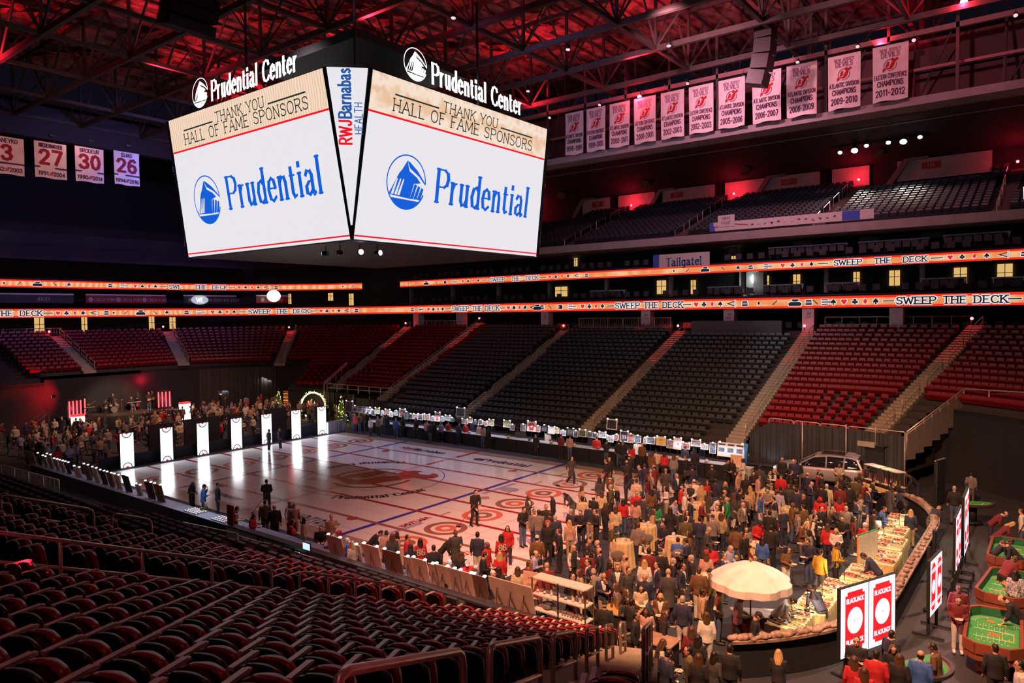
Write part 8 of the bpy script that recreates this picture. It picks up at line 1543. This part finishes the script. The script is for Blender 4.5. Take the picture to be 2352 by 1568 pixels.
# cloth banners on the end suites
for y0, y1, c, tx, lab in ((-4.6, 2.2, 0, 'JERSEY', 'dark fascia cloth lettered jersey at the far end'), (3.4, 12.2, 1, 'CHECK POINT', 'red fascia cloth printed with white round marks'), (13.6, 20.5, 0, 'NEW JERSEY', 'dark fascia cloth with two printed words right of the red one'), (21.0, 25.6, 1, 'CHECK POINT', 'small red fascia cloth at the far corner')):
    t = thing('fascia_cloth', lab, 'banner', (-50.3, 0, 0)); m = MB(); M = plane_m((.45, (y0+y1)/2, 12.45), (0, 1, 0), (0, 0, 1)); L = y1-y0
    if y0 > 20: M = Matrix.Translation((5.0, 0, 0)) @ M
    elif y0 > 13: M = Matrix.Translation((1.4, 0, 0)) @ M
    m.poly(rect(-L/2, -.42, L/2, .42), M, 0); m.poly(rect(-L/2, .44, L/2, .6), M, 2, .0)
    for k in range(3 if L > 5 else 1): put_text(m, tx, M @ Matrix.Translation(((k-1)*L*.33+.5 if L > 5 else .5, -.18, 0)), 1, .02, h=.34, cw=.75, wv=.16) if tx != 'JERSEY' or k == 1 else None; (m.poly(circ((k-1)*L*.33-1.0 if L > 5 else -1.4, 0, .26, 14), M, 1, .02) if c else None)
    ob('printed_cloth', m, [mat('fascia_red', (.30, .01, .02), .6) if c else mat('fascia_black', (.03, .03, .04), .6), mat('fascia_print', (.45, .40, .45), .6), LEDGE], t)
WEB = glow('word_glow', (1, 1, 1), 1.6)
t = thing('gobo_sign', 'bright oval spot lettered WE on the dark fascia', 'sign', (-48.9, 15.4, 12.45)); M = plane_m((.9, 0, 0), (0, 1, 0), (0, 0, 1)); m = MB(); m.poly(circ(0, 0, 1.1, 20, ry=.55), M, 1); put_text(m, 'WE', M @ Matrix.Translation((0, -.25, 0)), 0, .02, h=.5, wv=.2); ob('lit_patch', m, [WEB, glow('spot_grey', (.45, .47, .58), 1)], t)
t = thing('bowl_light', 'round bright white light at the far corner suite', 'light', (-43.5, 22.6, 12.9)); m = MB(); m.ball((0, 0, 0), (.7, .9, .75), 14, 9); ob('globe', m, glow('globe_white', (1, 1, .95), 1.6), t)
# hand painted fabric signs and paper on the upper fascia
t = thing('fabric_sign', 'long white fabric sign with scrawled writing along the upper fascia', 'banner', (0, 0, 0)); m = MB(); M = plane_m((16.4, 30.9, 17.75), (1, 0, 0), (0, 0, 1)); m.poly(rect(-6.6, -.38, 6.6, .38), M, 0); r = random.Random(3); [m.poly([(x, r.uniform(-.2, .1)), (x+.16, r.uniform(-.1, .2)), (x+.3, r.uniform(-.2, .1)), (x+.16, r.uniform(-.25, 0))], M, 1, .01) for x in [-3+k*.55 for k in range(13)]]; m.poly(rect(4.3, -.36, 5.6, .36), M, 2, .01); m.poly([(-6.5, -.2), (-5, .15), (-3.2, -.1), (-3.2, 0), (-5, .25), (-6.5, -.05)], M, 3, .01); m.poly([(-6.6, -.38), (-6.1, -.38), (-6.3, .38), (-6.6, .38)], M, 2, .012); ob('cloth', m, [mat('sign_cloth', (.70, .62, .60), .7), mat('sign_ink', (.08, .06, .1), .7), mat('sign_blue', (.05, .10, .55), .7), mat('sign_maroon', (.4, .12, .1), .7)], t)
t = thing('fabric_sign', 'small white square sign hung at the left of the upper fascia', 'banner', (11.3, 30.85, 18.2)); m = MB(); M = plane_m((0, 0, 0), (1, 0, 0), (0, 0, 1)); m.poly(rect(-.75, -.5, .75, .5), M, 0); put_text(m, 'NIKKI', M @ Matrix.Translation((0, .1, 0)), 1, .01, h=.25); put_text(m, 'FIGHT', M @ Matrix.Translation((0, -.3, 0)), 1, .01, h=.25); ob('cloth', m, [mat('sign_cloth'), mat('sign_ink')], t)
t = thing('fabric_sign', 'white draped sign with blue letters above the upper ribbon', 'banner', (7.3, 31.1, 15.05)); m = MB(); M = plane_m((0, 0, 0), (1, 0, 0), (0, 0, 1)); m.poly(rect(-2.6, -.6, 2.4, .6), M, 0); put_text(m, 'Tailgate!', M @ Matrix.Translation((-.1, -.5, 0)), 1, .01, h=.7, wv=.2, serif=.1); m.poly(rect(-3.1, -.6, -2.5, .6), M, 2, .01); ob('cloth', m, [mat('sign_cloth'), mat('sign_teal', (.03, .25, .45), .7), mat('sign_blue')], t)
t = thing('neon_sign', 'small glowing script sign at the end of the upper fascia', 'sign', (33.2, 31.1, 17.9)); m = MB(); put_text(m, 'Vyta', plane_m((0, 0, 0), (1, 0, 0), (0, 0, 1)), 0, 0, h=.8, wv=.14, wh=.14, slant=.3); ob('tube', m, glow('neon_white', (.8, 1, .85), 2), t)
for i, (x, z, w) in enumerate(((9.8, 16.0, .8), (16.2, 16.2, 1.6), (21.6, 16.4, 1.5), (26.2, 16.5, 1.5))): m = MB(); m.box((x, 36.5, z), (w, .3, .9)); struct('wall_pier_%d' % (i+1), m, mat('pier_grey', (.20, .17, .2), .7))
# keep every label within sixteen words and unlike the others
seen = {o['label'] for o in bpy.data.objects if 'label' in o}
for o in bpy.data.objects:
    if 'label' in o and len(o['label'].split()) > 16:
        ws = o['label'].split()
        for drop in ('a', 'the', 'the', 'with', 'food', 'person', 'small', 'of', 'its', 'sort', 'along', 'right', 'standing'):
            if len(ws) > 16 and drop in ws[1:]: ws.pop(ws.index(drop, 1))
        s = ' '.join(ws[:16]).rstrip(',')
        if s in seen: s = ' '.join(ws[:8]+ws[-8:])
        seen.add(s); o['label'] = s
bpy.context.view_layer.update()
